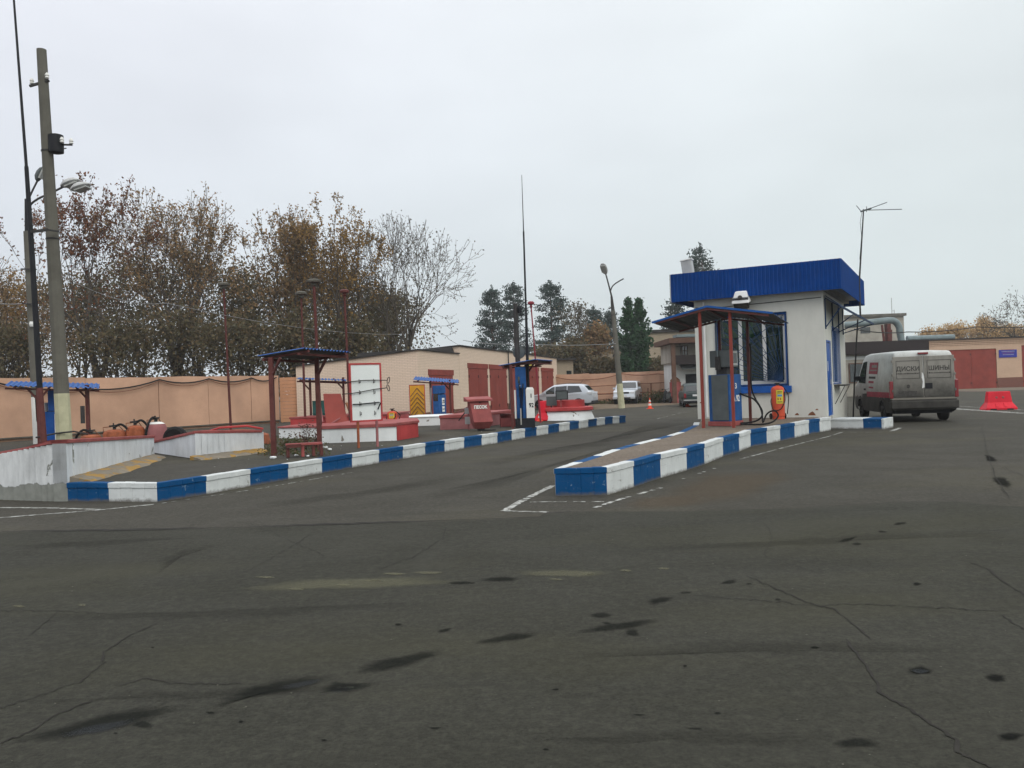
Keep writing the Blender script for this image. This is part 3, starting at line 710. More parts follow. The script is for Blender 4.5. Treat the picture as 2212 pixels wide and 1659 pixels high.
# ================================================================== cream brick garage
GC = Vector((*g(905, 900).xy, 0)); GC = Vector((-4.27, 38.2, 0)); gd = Vector((.255, 1, 0)).normalized(); GRZ = math.atan2(gd.y, gd.x)
G1 = 6.1; G2 = 32.6          # step in the roof and far end along the front
t = thing('garage', 'long cream brick garage with dark red gates and a stepped roofline', 'garage', GC, GRZ)
D = 7.0      # depth: local +y is to the left of travel = away from the yard
def gate(parent, x0, x1, z1, name='gate', gaps=None, z0=-.01, mat='gate_red', y=-.04):
    gt = MB().bb(x0-.12, x1+.12, y-.02, .3, z1, z1+.28).build('lintel', mat, parent)
    m_ = (x0+x1)/2
    for a, b in ((x0, m_-.01), (m_+.01, x1)):
        MB().bb(a, b, y+.005, y+.035, z0, z1-.01).build('gate_leaf', mat, parent)
    for x in (x0+.05, m_-.06, x1-.05):
        for z in (.5, z1-.45): MB().bb(x-.05, x+.05, y-.03, y+.004, z-.08, z+.08).build('hinge', 'post_brown', parent)
# front wall from segments between openings
def wall_open(parent, L0, L1, H, ops, th, mat, zpl=.55, plmat='plinth_brown', y=0.):
    x = L0; mb = MB()
    for (a, b, h) in ops:
        mb.bb(x, a, y, y+th, 0, H); mb.bb(a, b, y, y+th, h, H); x = b
    mb.bb(x, L1, y, y+th, 0, H)
    w_ = mb.build('wall', mat, parent); x = L0
    for (a, b, h) in ops: MB().bb(x, a-.003, y-.006, y+.02, 0, zpl).build('plinth', plmat, parent); x = b+.003
    MB().bb(x, L1, y-.006, y+.02, 0, zpl).build('plinth', plmat, parent); return w_
# low front section 0..G1
opsA = [(1.4, 4.9, 2.30)]
wall_open(t, 0, G1, 3.44, opsA, .3, 'brick_cream'); gate(t, 1.4, 4.9, 2.30, y=-.03)
opsB = [(7.64, 11.4, 2.72), (11.9, 15.84, 2.72), (16.4, 20.5, 2.72), (21.0, 25.4, 2.72), (26.4, 30.9, 2.72)]
wall_open(t, G1, G2, 3.86, opsB, .3, 'brick_cream', y=-.01)
for a, b, h in opsB: gate(t, a, b, h, y=-.035)
mb = MB()     # side wall (slopes to the back) and the other hidden walls
def sidewall(x, h0, h1, th, d): return [(x, .3, 0), (x+th, .3, 0), (x+th, d, 0), (x, d, 0)], [(x, .3, h0-.025), (x+th, .3, h0-.025), (x+th, d, h1), (x, d, h1)]
mb.hexa(*sidewall(0, 3.44, 2.93, .3, 6.2)); mb.hexa(*sidewall(G1, 3.86, 3.4, .3, D)); mb.hexa(*sidewall(G2-.3, 3.86, 3.4, .3, D)); mb.bb(.31, G2-.31, 6.0, 6.19, 0, 2.85)
mb.build('side_wall', 'brick_cream', t)
mb = MB().hexa([(-.012, .0, .0), (0, .0, .0), (0, 6.2, 0), (-.012, 6.2, 0)], [(-.012, .0, .55), (0, .0, .55), (0, 6.2, .55), (-.012, 6.2, .55)]); mb.build('plinth', 'plinth_brown', t)
mb = MB().hexa([(-.1, -.08, 3.445), (G1-.02, -.08, 3.445), (G1-.02, 6.3, 2.92), (-.1, 6.3, 2.92)], [(-.1, -.08, 3.50), (G1-.02, -.08, 3.50), (G1-.02, 6.3, 2.97), (-.1, 6.3, 2.97)])
mb.hexa([(G1-.1, -.1, 3.865), (G2+.1, -.1, 3.865), (G2+.1, D+.1, 3.4), (G1-.1, D+.1, 3.4)], [(G1-.1, -.1, 3.93), (G2+.1, -.1, 3.93), (G2+.1, D+.1, 3.47), (G1-.1, D+.1, 3.47)])
mb.build('roof', 'roof_felt', t)
MB().hexa([(1.0, .9, 3.42), (G1-.02, .2, 3.44), (G1-.02, 3.5, 3.2), (1.0, 3.5, 3.2)], [(1.1, 1.0, 3.52), (G1-.02, .35, 3.83), (G1-.02, 3.5, 3.6), (1.1, 3.5, 3.5)]).build('roof_flap', 'roof_felt', t)
MB().tube([(16.1, -.12, 3.9), (16.1, -.12, 0)], .04, 6).build('downpipe', 'dark_metal', t)
MB().bb(22.0, 23.6, -.05, -.012, 3.1, 3.6).build('notice_board', 'label_yellow', t)
# ================================================================== right fence at the far end of the yard
FA = Vector((3.5, 69.5, 0)); FB = Vector((at(1457, 800, 66).x, 66, 0))
peach_wall('far peach wall with cream pilasters behind the parked cars', FA, FB, 2.48, .35, [3.0, 5.8, 8.6, 11.4], seed=8, ledge=False, pil=[2.9, 5.9, 8.7, 11.3], group=None)
fdir = (FB-FA).normalized(); fno = Vector((fdir.y, -fdir.x, 0))*.2
def fpt(x, z): return FA+fdir*x+fno+Vector((0, 0, z))
hang('hanging_cable', [fpt(.2, 2.3), fpt(3, 2.0), fpt(5.8, 2.38), fpt(8.7, 2.25), fpt(11.4, 2.3), fpt(13, 2.4)], .035, 'rust_brown', 'brown cable looping along the far peach wall', .12)
hang('low_pipe', [fpt(0, 1.35), fpt(6, 1.5), fpt(13, 1.62)], .03, 'rust_brown', 'thin brown pipe running level along the far peach wall', .02, 'pipe')
lr = thing('guard_rail', 'long rusty horizontal pole on short posts in front of the far peach wall', 'rail', fpt(4, 0)-fno*-3, 0)
ra_, rb_ = at(1288, 851.5, 66.5), at(1440, 846, 64.5)
MB().tube([ra_, rb_], .055, 6).build('pole', 'rust_brown', lr, world=True)
for px in (1330, 1334, 1400):
    p = at(px, 851, 66); MB().tube([(p.x, p.y, 0), (p.x, p.y, 1.15 if px != 1334 else 1.5)], .05, 6).build('post', 'rust_brown', lr, world=True)
# ================================================================== kiosk
K = thing('fuel_kiosk', 'white fuel station kiosk with a deep blue corrugated roof band', 'kiosk', (KC.x, KC.y, 0), KRZ)
def kw(x, y, z): return KC + KX*x + KY*y + Vector((0, 0, z))
KW, KD, KH = 3.86, 5.3, 4.12
W0, W1, WZ0, WZ1 = -3.22, -1.05, 1.35, 3.58          # front window opening
D0, D1, DZ = .42, 1.22, 2.62                        # door on the right side
V0, V1, VZ0, VZ1 = 1.65, 3.6, 1.33, 3.15            # side window
mb = MB()
mb.bb(-KW, W0, 0, .35, .38, KH); mb.bb(W1, 0, 0, .35, .38, KH); mb.bb(W0, W1, 0, .35, .38, WZ0); mb.bb(W0, W1, 0, .35, WZ1, KH)
mb.build('front_wall', 'kiosk_white', K)
mb = MB(); mb.bb(-.35, 0, .35, V0, DZ, KH); mb.bb(-.35, 0, D1, V0, .0, DZ); mb.bb(-.35, 0, V0, V1, 0, VZ0); mb.bb(-.35, 0, V0, V1, VZ1, KH); mb.bb(-.35, 0, V1, KD, 0, KH)
mb.build('side_wall', 'kiosk_white', K)
mb = MB(); mb.bb(-KW, -KW+.3, .35, KD, 0, KH); mb.bb(-KW+.3, -.35, KD-.3, KD, 0, KH); mb.build('back_wall', 'kiosk_white', K)
MB().bb(-KW+.3, -.35, .35, KD-.3, .38, .42).build('floor', 'interior', K)
MB().bb(-KW-.16, .16, -.16, KD+.16, KH, KH+.16).build('cornice', 'soffit', K, bevel=.01)
MB().bb(-KW-.4, .5, -.32, KD+.9, KH+.162, KH+.26).build('roof_slab', 'soffit', K)
RX0, RX1, RY0, RY1, RZ0, RZ1 = -KW-.62, .56, -.36, KD+1.3, 4.10, 4.98
mb = MB()
for A, B in (((RX0, RY0), (RX1, RY0)), ((RX1, RY0), (RX1, RY1)), ((RX1, RY1), (RX0, RY1)), ((RX0, RY1), (RX0, RY0))):
    L = math.hypot(B[0]-A[0], B[1]-A[1]); n = int(L/.115)
    A_, B_ = Vector((*A, RZ0)), Vector((*B, RZ0)); up = Vector((0, 0, RZ1-RZ0))
    u = (B_-A_).normalized(); o_ = Vector((u.y, -u.x, 0)); k = len(mb.v); pr = []
    for i in range(n):
        a = L*i/n; s_ = L/n
        for dx, h in ((0, 0), (s_*.5, 0), (s_*.62, .018), (s_*.88, .018)): pr.append((a+dx, h))
    pr.append((L, 0))
    for dx, h in pr:
        p = A_+u*dx+o_*h; mb.v += [tuple(p), tuple(p+up)]
    for i in range(len(pr)-1): mb.f.append((k+2*i, k+2*i+2, k+2*i+3, k+2*i+1)); mb.m.append(0)
o = mb.build('roof_band', 'blue_roof', K, fix=False); s_ = o.modifiers.new('thick', 'SOLIDIFY'); s_.thickness = .012
MB().bb(RX0+.02, RX1-.02, RY0+.02, RY1-.02, RZ1-.10, RZ1-.04).build('roof_top', 'blue_roof', K)
MB().bb(RX0-.03, RX0-.001, RY0-.02, RY0+.05, RZ0, RZ1).build('corner_trim', 'light_metal', K)
# window
wn = MB(); f = .07
wn.bb(W0, W1, .02, .09, WZ1-f, WZ1); wn.bb(W0, W1, .02, .09, WZ0, WZ0+f); wn.bb(W0, W0+f, .02, .09, WZ0+f, WZ1-f); wn.bb(W1-f, W1, .02, .09, WZ0+f, WZ1-f)
wf = wn.build('window', 'blue_paint', K)
wi = MB(); g0, g1 = W0+f, W1-f; z0, z1 = WZ0+f, WZ1-f; ws = .075
wi.bb(g0, g1, .13, .19, z0, z0+ws+.03); wi.bb(g0, g1, .13, .19, z1-ws, z1)
for x in (g0, g0+.62, g0+1.34, g1-ws): wi.bb(x, x+ws+(.03 if x in (g0+.62, g0+1.34) else 0), .13, .19, z0+ws+.03, z1-ws)
wi.build('frame', 'white_paint', wf)
MB().bb(g0+.02, g1-.02, .155, .165, z0+.02, z1-.02).build('pane', 'glass_kiosk', wf)
MB().bb(g0+.1, g0+1.05, .22, .235, z1-.62, z1-.02).build('blind', 'green_blind', wf)
MB().bb(W0-.25, W1+.25, .30, .345, WZ0-.2, WZ1+.1).bb(W0+.2, W1-.2, .19, .22, z0, z0+.35).build('dark_backing', 'interior', wf)  # dark backing sheets stand in for the dim kiosk interior behind the glass
MB().bb(W0-.06, W1+.08, -.10, .0-.002, WZ0-.20, WZ0+.0).build('sill', 'blue_paint', wf, bevel=.01)
# fan-shaped blue security grille
gr = MB(); px_, pz_ = W1-.15, WZ0+.12
def clipseg(x, z, dx, dz):
    t = 99
    if dx < 0: t = min(t, (W0+.03-x)/dx)
    if dx > 0: t = min(t, (W1-.03-x)/dx)
    if dz > 0: t = min(t, (WZ1-.03-z)/dz)
    return (x+dx*t, z+dz*t)
for k in range(14):
    a = R_(93+k*6.3); e = clipseg(px_, pz_, math.cos(a), math.sin(a)); gr.bar((px_, -.035, pz_), (e[0], -.035, e[1]), .016, .016)
for rr_ in (.55, 1.0, 1.45, 1.9):
    pts = []
    for k in range(15):
        a = R_(93+k*6); x, z = px_+math.cos(a)*rr_, pz_+math.sin(a)*rr_
        if W0+.03 < x < W1-.03 and z < WZ1-.03: pts.append((x, -.052, z))
    if len(pts) > 2: gr.tube(pts, .008, 5)
gr.bar((W0+.03, -.04, WZ0+.6), (W1-.1, -.04, WZ1-.1), .016); gr.bar((W0+.2, -.045, WZ1-.05), (W1-.06, -.045, WZ0+.5), .014)
for k in range(12): gr.bar((W0+.06, -.03, WZ0+.12+k*.18), (W0+.5, -.03, WZ0+.02+k*.18), .012)
for x in (W0+.02, W1-.02): gr.bar((x, -.03, WZ0), (x, -.03, WZ1), .03)
gr.bar((W0, -.03, WZ1-.01), (W1, -.03, WZ1-.01), .03); gr.bar((W0, -.03, WZ0+.04), (W1, -.03, WZ0+.04), .03)
for x in (W0+.02, W1-.02):
    for z in (WZ0+.5, WZ1-.5): gr.bar((x, -.045, z), (x, .05, z), .02)
gr.build('grille', 'grille_blue', wf)
# door
dr = MB().bb(-.06, -.012, D0, D1, .40, DZ-.01).build('door', 'blue_paint', K)
MB().bb(-.011, .022, D1-.12, D1-.08, 1.35, 1.50).build('handle', 'light_metal', dr)
MB().bb(-.011, -.004, D0+.1, D0+.24, 1.75, 2.05).build('notice', 'label_white', dr)
mb = MB(); mb.bb(-.35, .012, D0-.07, D0, .4, DZ+.06); mb.bb(-.35, .012, D1, D1+.06, .401, DZ+.06); mb.bb(-.35, .012, D0, D1, DZ, DZ+.06); mb.build('door_frame', 'blue_paint', K)
mb = MB(); mb.bb(-.35, -.003, D0, D1, 0, .399)
mb.build('door_step', 'concrete_light', K)
# side window with shelf
sw = MB(); sw.bb(-.12, -.04, V0, V0+.07, VZ0, VZ1); sw.bb(-.12, -.04, V1-.07, V1, VZ0, VZ1); sw.bb(-.12, -.04, V0+.07, V1-.07, VZ0, VZ0+.07); sw.bb(-.12, -.04, V0+.07, V1-.07, VZ1-.07, VZ1); sw.bb(-.12, -.05, 2.5, 2.57, VZ0+.07, VZ1-.07)
sw = sw.build('window', 'white_paint', K); MB().bb(-.10, -.09, V0+.07, V1-.07, VZ0+.07, VZ1-.07).build('pane', 'glass_kiosk', sw)
MB().bb(-.30, -.28, V0, V1, VZ0, VZ1).build('dark_backing', 'interior', sw)  # dark sheet close behind the side pane, standing in for the unlit room
mb = MB()
for k in range(9): y = V0+.04+k*(V1-V0-.08)/8; mb.bar((.02, y, VZ0), (.02, y, VZ1), .014)
mb.bar((.02, V0, VZ1-.02), (.02, V1, VZ1-.02), .02); mb.bar((.02, V0, VZ0+.02), (.02, V1, VZ0+.02), .02); mb.build('grille', 'blue_paint', sw)
sh = MB().bb(0.002, .32, V0+.2, V1-.3, VZ0-.06, VZ0-.02); 
for y in (V0+.25, V1-.35): sh.bar((.30, y, VZ0-.07), (.01, y, VZ0-.62), .02)
sh.build('pay_shelf', 'dark_metal', K)
# awning over the door
aw = MB(); aw.sheet((.03, .12, 4.0), (.03, 4.9, 3.95), (1.0, 4.9, 3.32), (.46, .12, 3.66), 34, .012, .006, 0, 1)
awo = aw.build('awning', ['grille_blue', 'canopy_under'], K, fix=False)
mb = MB()
for y in (.25, 1.9, 3.5, 4.7):
    u = (y-.12)/4.78; xo, zo = .46+.54*u-.03, 3.66-.34*u-.02
    mb.bar((.02, y, 3.9), (.02, y, 3.0), .035); mb.bar((.02, y, 3.05), (xo, y, zo-.02), .03); mb.bar((.02, y, 3.93), (xo, y, zo), .03)
mb.bar((.44, .15, 3.64), (.97, 4.85, 3.30), .03); mb.build('brackets', 'grille_blue', awo)
# drain pipe on the left front corner, small stains of exposed brick
MB().tube([(-KW+.32, -.06, 4.05), (-KW+.32, -.06, .45)], .035, 8).build('drain_pipe', 'white_paint', K)
MB().tube([(-KW+.05, -.02, 3.9), (-KW+.6, -.015, 3.85), (-.05, -.015, 3.93)], .012, 5).build('wall_cable', 'dark_metal', K)
mb = MB()
for (x, z, s_) in ((-.42, .50, .12), (-.85, .49, .07), (-1.6, .46, .05), (-.28, .62, .05), (-3.75, .9, .04), (-3.7, .6, .05)):
    mb.add([(x-s_, -.004, z-s_*.4), (x+s_*.9, -.004, z-s_*.45), (x+s_*.5, -.004, z+s_*.2), (x+s_*.1, -.004, z+s_*.55), (x-s_*.6, -.004, z+s_*.15)], [(0, 1, 2, 3, 4)])
mb.build('plaster_chips', 'rust_brown', K)
# floodlight on the front
fl = thing('floodlight', 'white box floodlight with a dark opening hanging above the kiosk window', 'lamp', kw(-2.28, 0, 3.75), KRZ)
MB().bar((0, 0, 0.0), (0, -.30, .28), .06).bb(-.09, .09, -.02, 0, -.1, .1).build('bracket', 'galvanised', fl)
mb = MB().hexa([(-.27, -.62, .12), (.27, -.62, .12), (.25, -.14, .22), (-.25, -.14, .22)], [(-.17, -.52, .50), (.17, -.52, .50), (.14, -.2, .55), (-.14, -.2, .55)]); mb.build('housing', 'white_paint', fl, bevel=.03)
MB().hexa([(-.235, -.625, .27), (.235, -.625, .27), (.22, -.40, -.02), (-.22, -.40, -.02)], [(-.235, -.60, .31), (.235, -.60, .31), (.21, -.17, .15), (-.21, -.17, .15)]).build('glass', 'glass_dark', fl)
MB().lathe([(.05, 0), (.07, .03), (.05, .05)], (0, -.60, .3), 10, axis=(0, -1, .3)).build('latch', 'dark_metal', fl)
# grey box on the roof and antenna
rb = at(1486, 584, 26.6)
bx = thing('vent_box', 'small pale grey box on the left end of the blue kiosk roof', 'vent', (rb.x, rb.y, 4.92), KRZ)
MB().box((0, 0, .26), (.34, .26, .52), ry=R_(-7)).build('box', 'light_metal', bx, bevel=.03); MB().box((-.03, 0, .53), (.38, .30, .03), ry=R_(-7)).build('lid', 'label_white', bx)
ab, atp = at(1856, 612, 28.5), at(1865.5, 452, 28.5)
an = thing('antenna', 'thin leaning television antenna mast behind the kiosk roof', 'antenna', (ab.x, ab.y, 0))
MB().tube([ab-Vector((0, 0, 1.2)), ab, atp], [.03, .03, .02], 6).build('mast', 'dark_metal', an, world=True)
P = lambda x, y: at(x, y, 28.5)
mb = MB(); mb.tube([P(1850, 444), P(1859, 455)], .012, 5); mb.tube([P(1859, 457), P(1882, 450)], .03, 6); mb.tube([P(1875, 452), P(1916, 437)], .014, 5); mb.tube([P(1870, 454), P(1948, 452)], .014, 5); mb.tube([P(1872, 446), P(1872, 458)], .012, 5)
mb.build('elements', 'grey_metal', an, world=True)
MB().tube([P(1862, 458), P(1858, 480), P(1861, 510), P(1857, 560)], .007, 4).build('cable', 'cable', an, world=True)

# ================================================================== canopies
def canopy(label, corners, waves, posts, zg, pw=.075, braces=True, amp=.018, mat=('blue_canopy', 'canopy_under'), group='small blue canopies over the fuel pumps'):
    """corners A,B,C,D (wave along A-B); posts: list of (base xy, top z, brace direction)"""
    b0 = posts[0][0]; t = thing('canopy', label, 'canopy', (b0.x, b0.y, zg), 0, group)
    A, B, C, D = corners; mb = MB().sheet(A, B, C, D, waves, amp, .008, 0, 1); mb.build('roof_sheet', list(mat), t, world=True, fix=False)
    e1, e2 = (B-A).normalized(), (D-A).normalized(); dn = Vector((0, 0, .055))
    mb = MB()
    for u in (.1, .9): mb.bar(A.lerp(B, u)-dn, D.lerp(C, u)-dn, .05)
    for v in (.12, .88): mb.bar(A.lerp(D, v)-dn*1.8, B.lerp(C, v)-dn*1.8, .05)
    mb.build('roof_frame', 'post_brown', t, world=True)
    for (p, zt, bd) in posts:
        MB().bar((p.x, p.y, zg-.02), (p.x, p.y, zt), pw).build('post', 'post_brown', t, world=True)
        mb = MB()
        for d in bd: d = Vector(d); mb.bar((p.x, p.y, zt-.42), (p.x+d.x*.34, p.y+d.y*.34, zt-.03), .045)
        if bd: mb.build('brace', 'post_brown', t, world=True)
    return t
def postp(px, py, z): return g(px, py, z)
# centre canopy over the bench
p1, p2 = postp(592, 984, ZF), postp(691, 974, ZF)
pd = (p2-p1).normalized(); pn = Vector((pd.y, -pd.x, 0))
cA = [at(556, 769, 18.3), at(679, 776, 19.9), at(757, 760, 18.9), at(656, 752, 17.5)]
canopy('blue edged lean-to canopy on two brown posts over the small red bench', [cA[3], cA[2], cA[1], cA[0]], 14, [(p1, 2.42, [pn]), (p2, 2.42, [pn])], ZF, .095)
# left canopy behind the big concrete pole
yA = 23.6
L_, R__ = at(9, 833, yA), at(214, 838, yA+.6); up_ = Vector((-.72, 1.5, .16))
pa, pb = at(86, 945, yA+.35), at(191, 930, yA+.9); pa.z = pb.z = 0
canopy('blue corrugated canopy behind the tall concrete pole at the left', [L_, R__, R__+up_, L_+up_], 19, [(pa, 2.1, [(1, 0, 0), (-1, 0, 0)]), (pb, 2.1, [(-1, 0, 0)])], ZF, .09)
# canopy in front of the garage side wall
yC = 28.5; L_, R__ = at(640, 818, yC), at(755, 822, yC+.4); up_ = Vector((-.27, 1.5, .06))
pa, pb = at(672, 900, yC+.6), at(744, 900, yC+.8); pa.z = pb.z = 0
canopy('thin blue canopy in front of the garage side wall beside the tool board', [L_, R__, R__+up_, L_+up_], 16, [(pa, 2.15, [(-1, 0, 0)]), (pb, 2.15, [(-1, 0, 0)])], ZF, .07)
yD = 33.0; L_, R__ = at(892, 820, yD), at(990, 827, yD+.7); up_ = Vector((-.05, 1.3, .14))
pa, pb = at(932, 900, yD+.6), at(974, 900, yD+1.0); pa.z = pb.z = 0
canopy('blue canopy over the old blue pump by the nearest garage gate', [L_, R__, R__+up_, L_+up_], 16, [(pa, 1.98, []), (pb, 1.98, [(-1, 0, 0)])], ZF, .07)
# canopy over the 92 pump
pa, pb = postp(1108, 925, ZF), at(1140, 918, 27.6); pb.z = ZF
cE = [at(1077, 790, 27.0), at(1165, 785.5, 28.2), at(1194, 779, 27.4), at(1157, 776, 25.8)]
canopy('dark blue canopy on the black mast over the pump marked 92', [cE[3], cE[2], cE[1], cE[0]], 12, [(pa, 2.3, []), (pb, 2.38, [(.8, -.5, 0)])], ZF, .085)
# kiosk canopy (gabled)
FL = Vector((*g(1520, 924, ZI).xy, 0))
kc = thing('canopy', 'gabled blue canopy on four red posts over the pump in front of the kiosk', 'canopy', (FL.x, FL.y, ZI), KRZ, 'small blue canopies over the fuel pumps')
xl, xr_, xm, zl, zm = -1.22, 1.82, .22, 2.74, 3.05
y0_, y1_, dz = -.12, 2.05, -.13
for (a, b, za, zb, n) in ((xl, xm, zl, zm, 12), (xm, xr_, zm, zl+.03, 14)):
    MB().sheet((a, y0_, za), (b, y0_, zb), (b, y1_, zb+dz), (a, y1_, za+dz), n, .014, .008, 0, 1).build('roof_sheet', ['blue_canopy', 'canopy_under'], kc, fix=False)
MB().bar((xl, y0_-.012, zl), (xm, y0_-.012, zm), .012, .05).bar((xm, y0_-.012, zm), (xr_, y0_-.012, zl+.03), .012, .05).build('fascia', 'blue_canopy', kc)
mb = MB()
for y, d in ((y0_+.03, 0), (y1_-.1, dz)):
    mb.bar((xl+.1, y, zl-.02+d), (xm, y, zm-.06+d), .05); mb.bar((xm, y, zm-.06+d), (xr_-.1, y, zl-.02+d), .05)
for x, z in ((xl+.5, zl+.04), (xm, zm-.08), (xr_-.6, zl+.04)): mb.bar((x, y0_+.1, z), (x, y1_-.1, z+dz), .045)
mb.build('roof_frame', 'post_brown', kc)
for x, y in ((0, 0), (.76, 0), (0, 1.95), (.76, 1.95)):
    zt = (zl+(zm-zl)*(x-xl)/(xm-xl) if x < xm else zm+(zl-zm)*(x-xm)/(xr_-xm)) - .05 + dz*y/2
    MB().bar((x, y, -.01), (x, y, zt), .07).build('post', 'gate_red' if y == 0 else 'post_brown', kc)

# ================================================================== fuel pumps
def rotm(normal):       # text frame for a vertical face with the given outward normal (local xy)
    n = Vector((*normal, 0)).normalized(); up = Vector((0, 0, 1)); return (up.cross(n), up, n)
# pump beside the kiosk
pc = at(1577, 905, 21.35)
P3 = thing('fuel_pump', 'grey and blue fuel pump marked A 92 under the kiosk canopy', 'fuel pump', (pc.x, pc.y, ZI), R_(-45), 'fuel pumps')
# local: front face at y=0 looking -y, x from -.6 to 0; side face at x=0 looking +x
MB().bb(-.64, .02, -.02, .64, 0, .12).build('base', 'coping_red', P3, bevel=.01)
MB().bb(-.60, 0, 0, .62, .121, 1.33).build('cabinet', 'blue_pump', P3, bevel=.012)
MB().bb(-.50, -.03, -.012, -.001, .15, 1.32).build('front_panel', 'grey_metal', P3)
MB().bb(-.42, -.12, .12, .42, 1.331, 1.52).build('neck', 'dark_metal', P3)
MB().bb(-.56, .02, .04, .46, 1.521, 1.96).build('head', 'grey_metal', P3, bevel=.012)
MB().bb(.021, .032, .08, .42, 1.56, 1.93).build('display', 'light_metal', P3); MB().bb(.033, .038, .12, .38, 1.62, 1.88).build('display_glass', 'glass_dark', P3)
MB().bb(-.36, -.24, -.03, .038, 1.45, 1.80).build('nozzle_holder', 'dark_metal', P3)
P3n = [(-.30, .0, 1.75), (-.30, -.02, 2.6), (-.27, -.02, 2.72), (-.2, 0, 2.76), (-.14, 0, 2.7), (-.12, 0, 2.5), (-.12, .05, 2.3)]
MB().tube(P3n, .016, 6).build('steel_pipe', 'galvanised', P3)
r3 = rotm((1, 0))
text_mesh('lettering', '3', .20, 'label_white', P3, (.003, .34, 1.02), r3, .004); text_mesh('lettering', 'А 92', .22, 'label_white', P3, (.003, .34, .70), r3, .006, sx=.78)
ph = lambda x, y, Y=21.9: at(x, y, Y)
hs = MB(); hp_ = [ph(1614, 810, 22.4), ph(1617, 798, 22.4), ph(1621, 808, 22.3), ph(1622, 850), ph(1624, 900-20), ph(1633, 890-2), ph(1643, 905-30), ph(1650, 895), ph(1650, 906), ph(1640, 912), ph(1625, 913), ph(1604, 913)]
# main loop of hose from the frame to the ground and back to the pump
cur = [ph(1616, 742, 22.5), ph(1621, 748, 22.4), ph(1622, 790, 22.2), ph(1623, 835, 22), ph(1630, 858, 22), ph(1643, 880, 21.9), ph(1647, 892, 21.8), ph(1643, 903, 21.7), ph(1628, 910.5, 21.7), ph(1600, 914, 21.6)]
hs.tube(cur, .019, 7)
cur = [ph(1599, 850, 21.7), ph(1610, 855, 21.8), ph(1628, 862, 21.9), ph(1641, 878, 21.8), ph(1646, 893, 21.7), ph(1648, 912, 21.4), ph(1655, 897, 21.5), ph(1664, 889, 21.5), ph(1675, 888, 21.5), ph(1681, 896, 21.5), ph(1677, 905, 21.4), ph(1665, 913, 21.3), ph(1640, 916, 21.3), ph(1600, 915, 21.3)]
hs.tube(cur, .019, 7)
def smooth_path(P, n=4):
    out = []
    for i in range(len(P)-1):
        p0, p1, p2, p3_ = P[max(0, i-1)], P[i], P[i+1], P[min(len(P)-1, i+2)]
        for k in range(n):
            t = k/n; out.append(.5*((2*p1)+(p2-p0)*t+(2*p0-5*p1+4*p2-p3_)*t*t+(3*p1-p0-3*p2+p3_)*t**3))
    return out+[P[-1]]
hs = MB()
hs.tube(smooth_path([ph(1616, 742, 22.5), ph(1621, 750, 22.4), ph(1622, 790, 22.2), ph(1623, 835, 22), ph(1630, 858, 22), ph(1643, 880, 21.9), ph(1647, 892, 21.8), ph(1643, 903, 21.7), ph(1628, 911, 21.7), ph(1600, 914, 21.6)]), .022, 7)
hs.tube(smooth_path([ph(1599, 850, 21.7), ph(1610, 855, 21.8), ph(1628, 862, 21.9), ph(1641, 878, 21.8), ph(1646, 893, 21.7), ph(1648, 912, 21.4), ph(1655, 897, 21.5), ph(1664, 889, 21.5), ph(1675, 888, 21.5), ph(1681, 896, 21.5), ph(1677, 905, 21.4), ph(1665, 913, 21.3), ph(1640, 917, 21.3), ph(1600, 916, 21.3)]), .022, 7)
hs.build('hose', 'rubber', P3, world=True, smooth=True)

# pump marked 92
pe = g(1118, 924.5, ZF)
P1 = thing('fuel_pump', 'dark blue pump with a white side cabinet marked 92 on a black base', 'fuel pump', pe, 0, 'fuel pumps')
MB().bb(-.06, .56, -.05, .5, 0, .30).build('base', 'black_metal', P1)
mb = MB().bb(-.02, .32, 0, .38, 1.25, 1.92); mb.bb(0, .10, .02, .36, .301, 1.25); mb.bb(.19, .29, .02, .36, .301, 1.25); mb.bb(.1, .19, .2, .36, .301, 1.25); mb.build('column', 'blue_pump', P1, bevel=.01)
MB().bb(-.07, -.02, .0, .34, .301, 1.2).build('left_panel', 'label_white', P1)
MB().prism([(.30, -.04), (.56, -.04), (.56, .40), (.30, .40)], .301, 1.20).hexa([(.30, -.04, 1.201), (.56, -.04, 1.201), (.56, .40, 1.201), (.30, .40, 1.201)], [(.34, 0, 1.27), (.52, 0, 1.27), (.52, .36, 1.27), (.34, .36, 1.27)]).build('side_cabinet', 'label_white', P1, bevel=.006)
text_mesh('lettering', '1', .17, 'black_metal', P1, (.46, -.042, 1.00), rotm((0, -1)), .006); text_mesh('lettering', '92', .19, 'black_metal', P1, (.46, -.042, .70), rotm((0, -1)), .006, sx=.8)
MB().tube([(.1, -.02, 1.5), (.1, -.06, 1.0), (.16, -.07, .7), (.2, -.05, 1.0), (.22, -.02, 1.4)], .016, 6).build('hose', 'rubber', P1, smooth=True)
MB().bb(.10, .14, -.09, -.05, 0.1, .62).build('stay', 'concrete_light', P1)
MB().bb(.06, .12, -.012, -.001, 1.42, 1.62).build('gauge', 'glass_dark', P1); MB().lathe([(.018, 0), (.018, .02)], (.12, -.02, 1.33), 8, axis=(0, -1, 0)).build('lock', 'light_metal', P1)

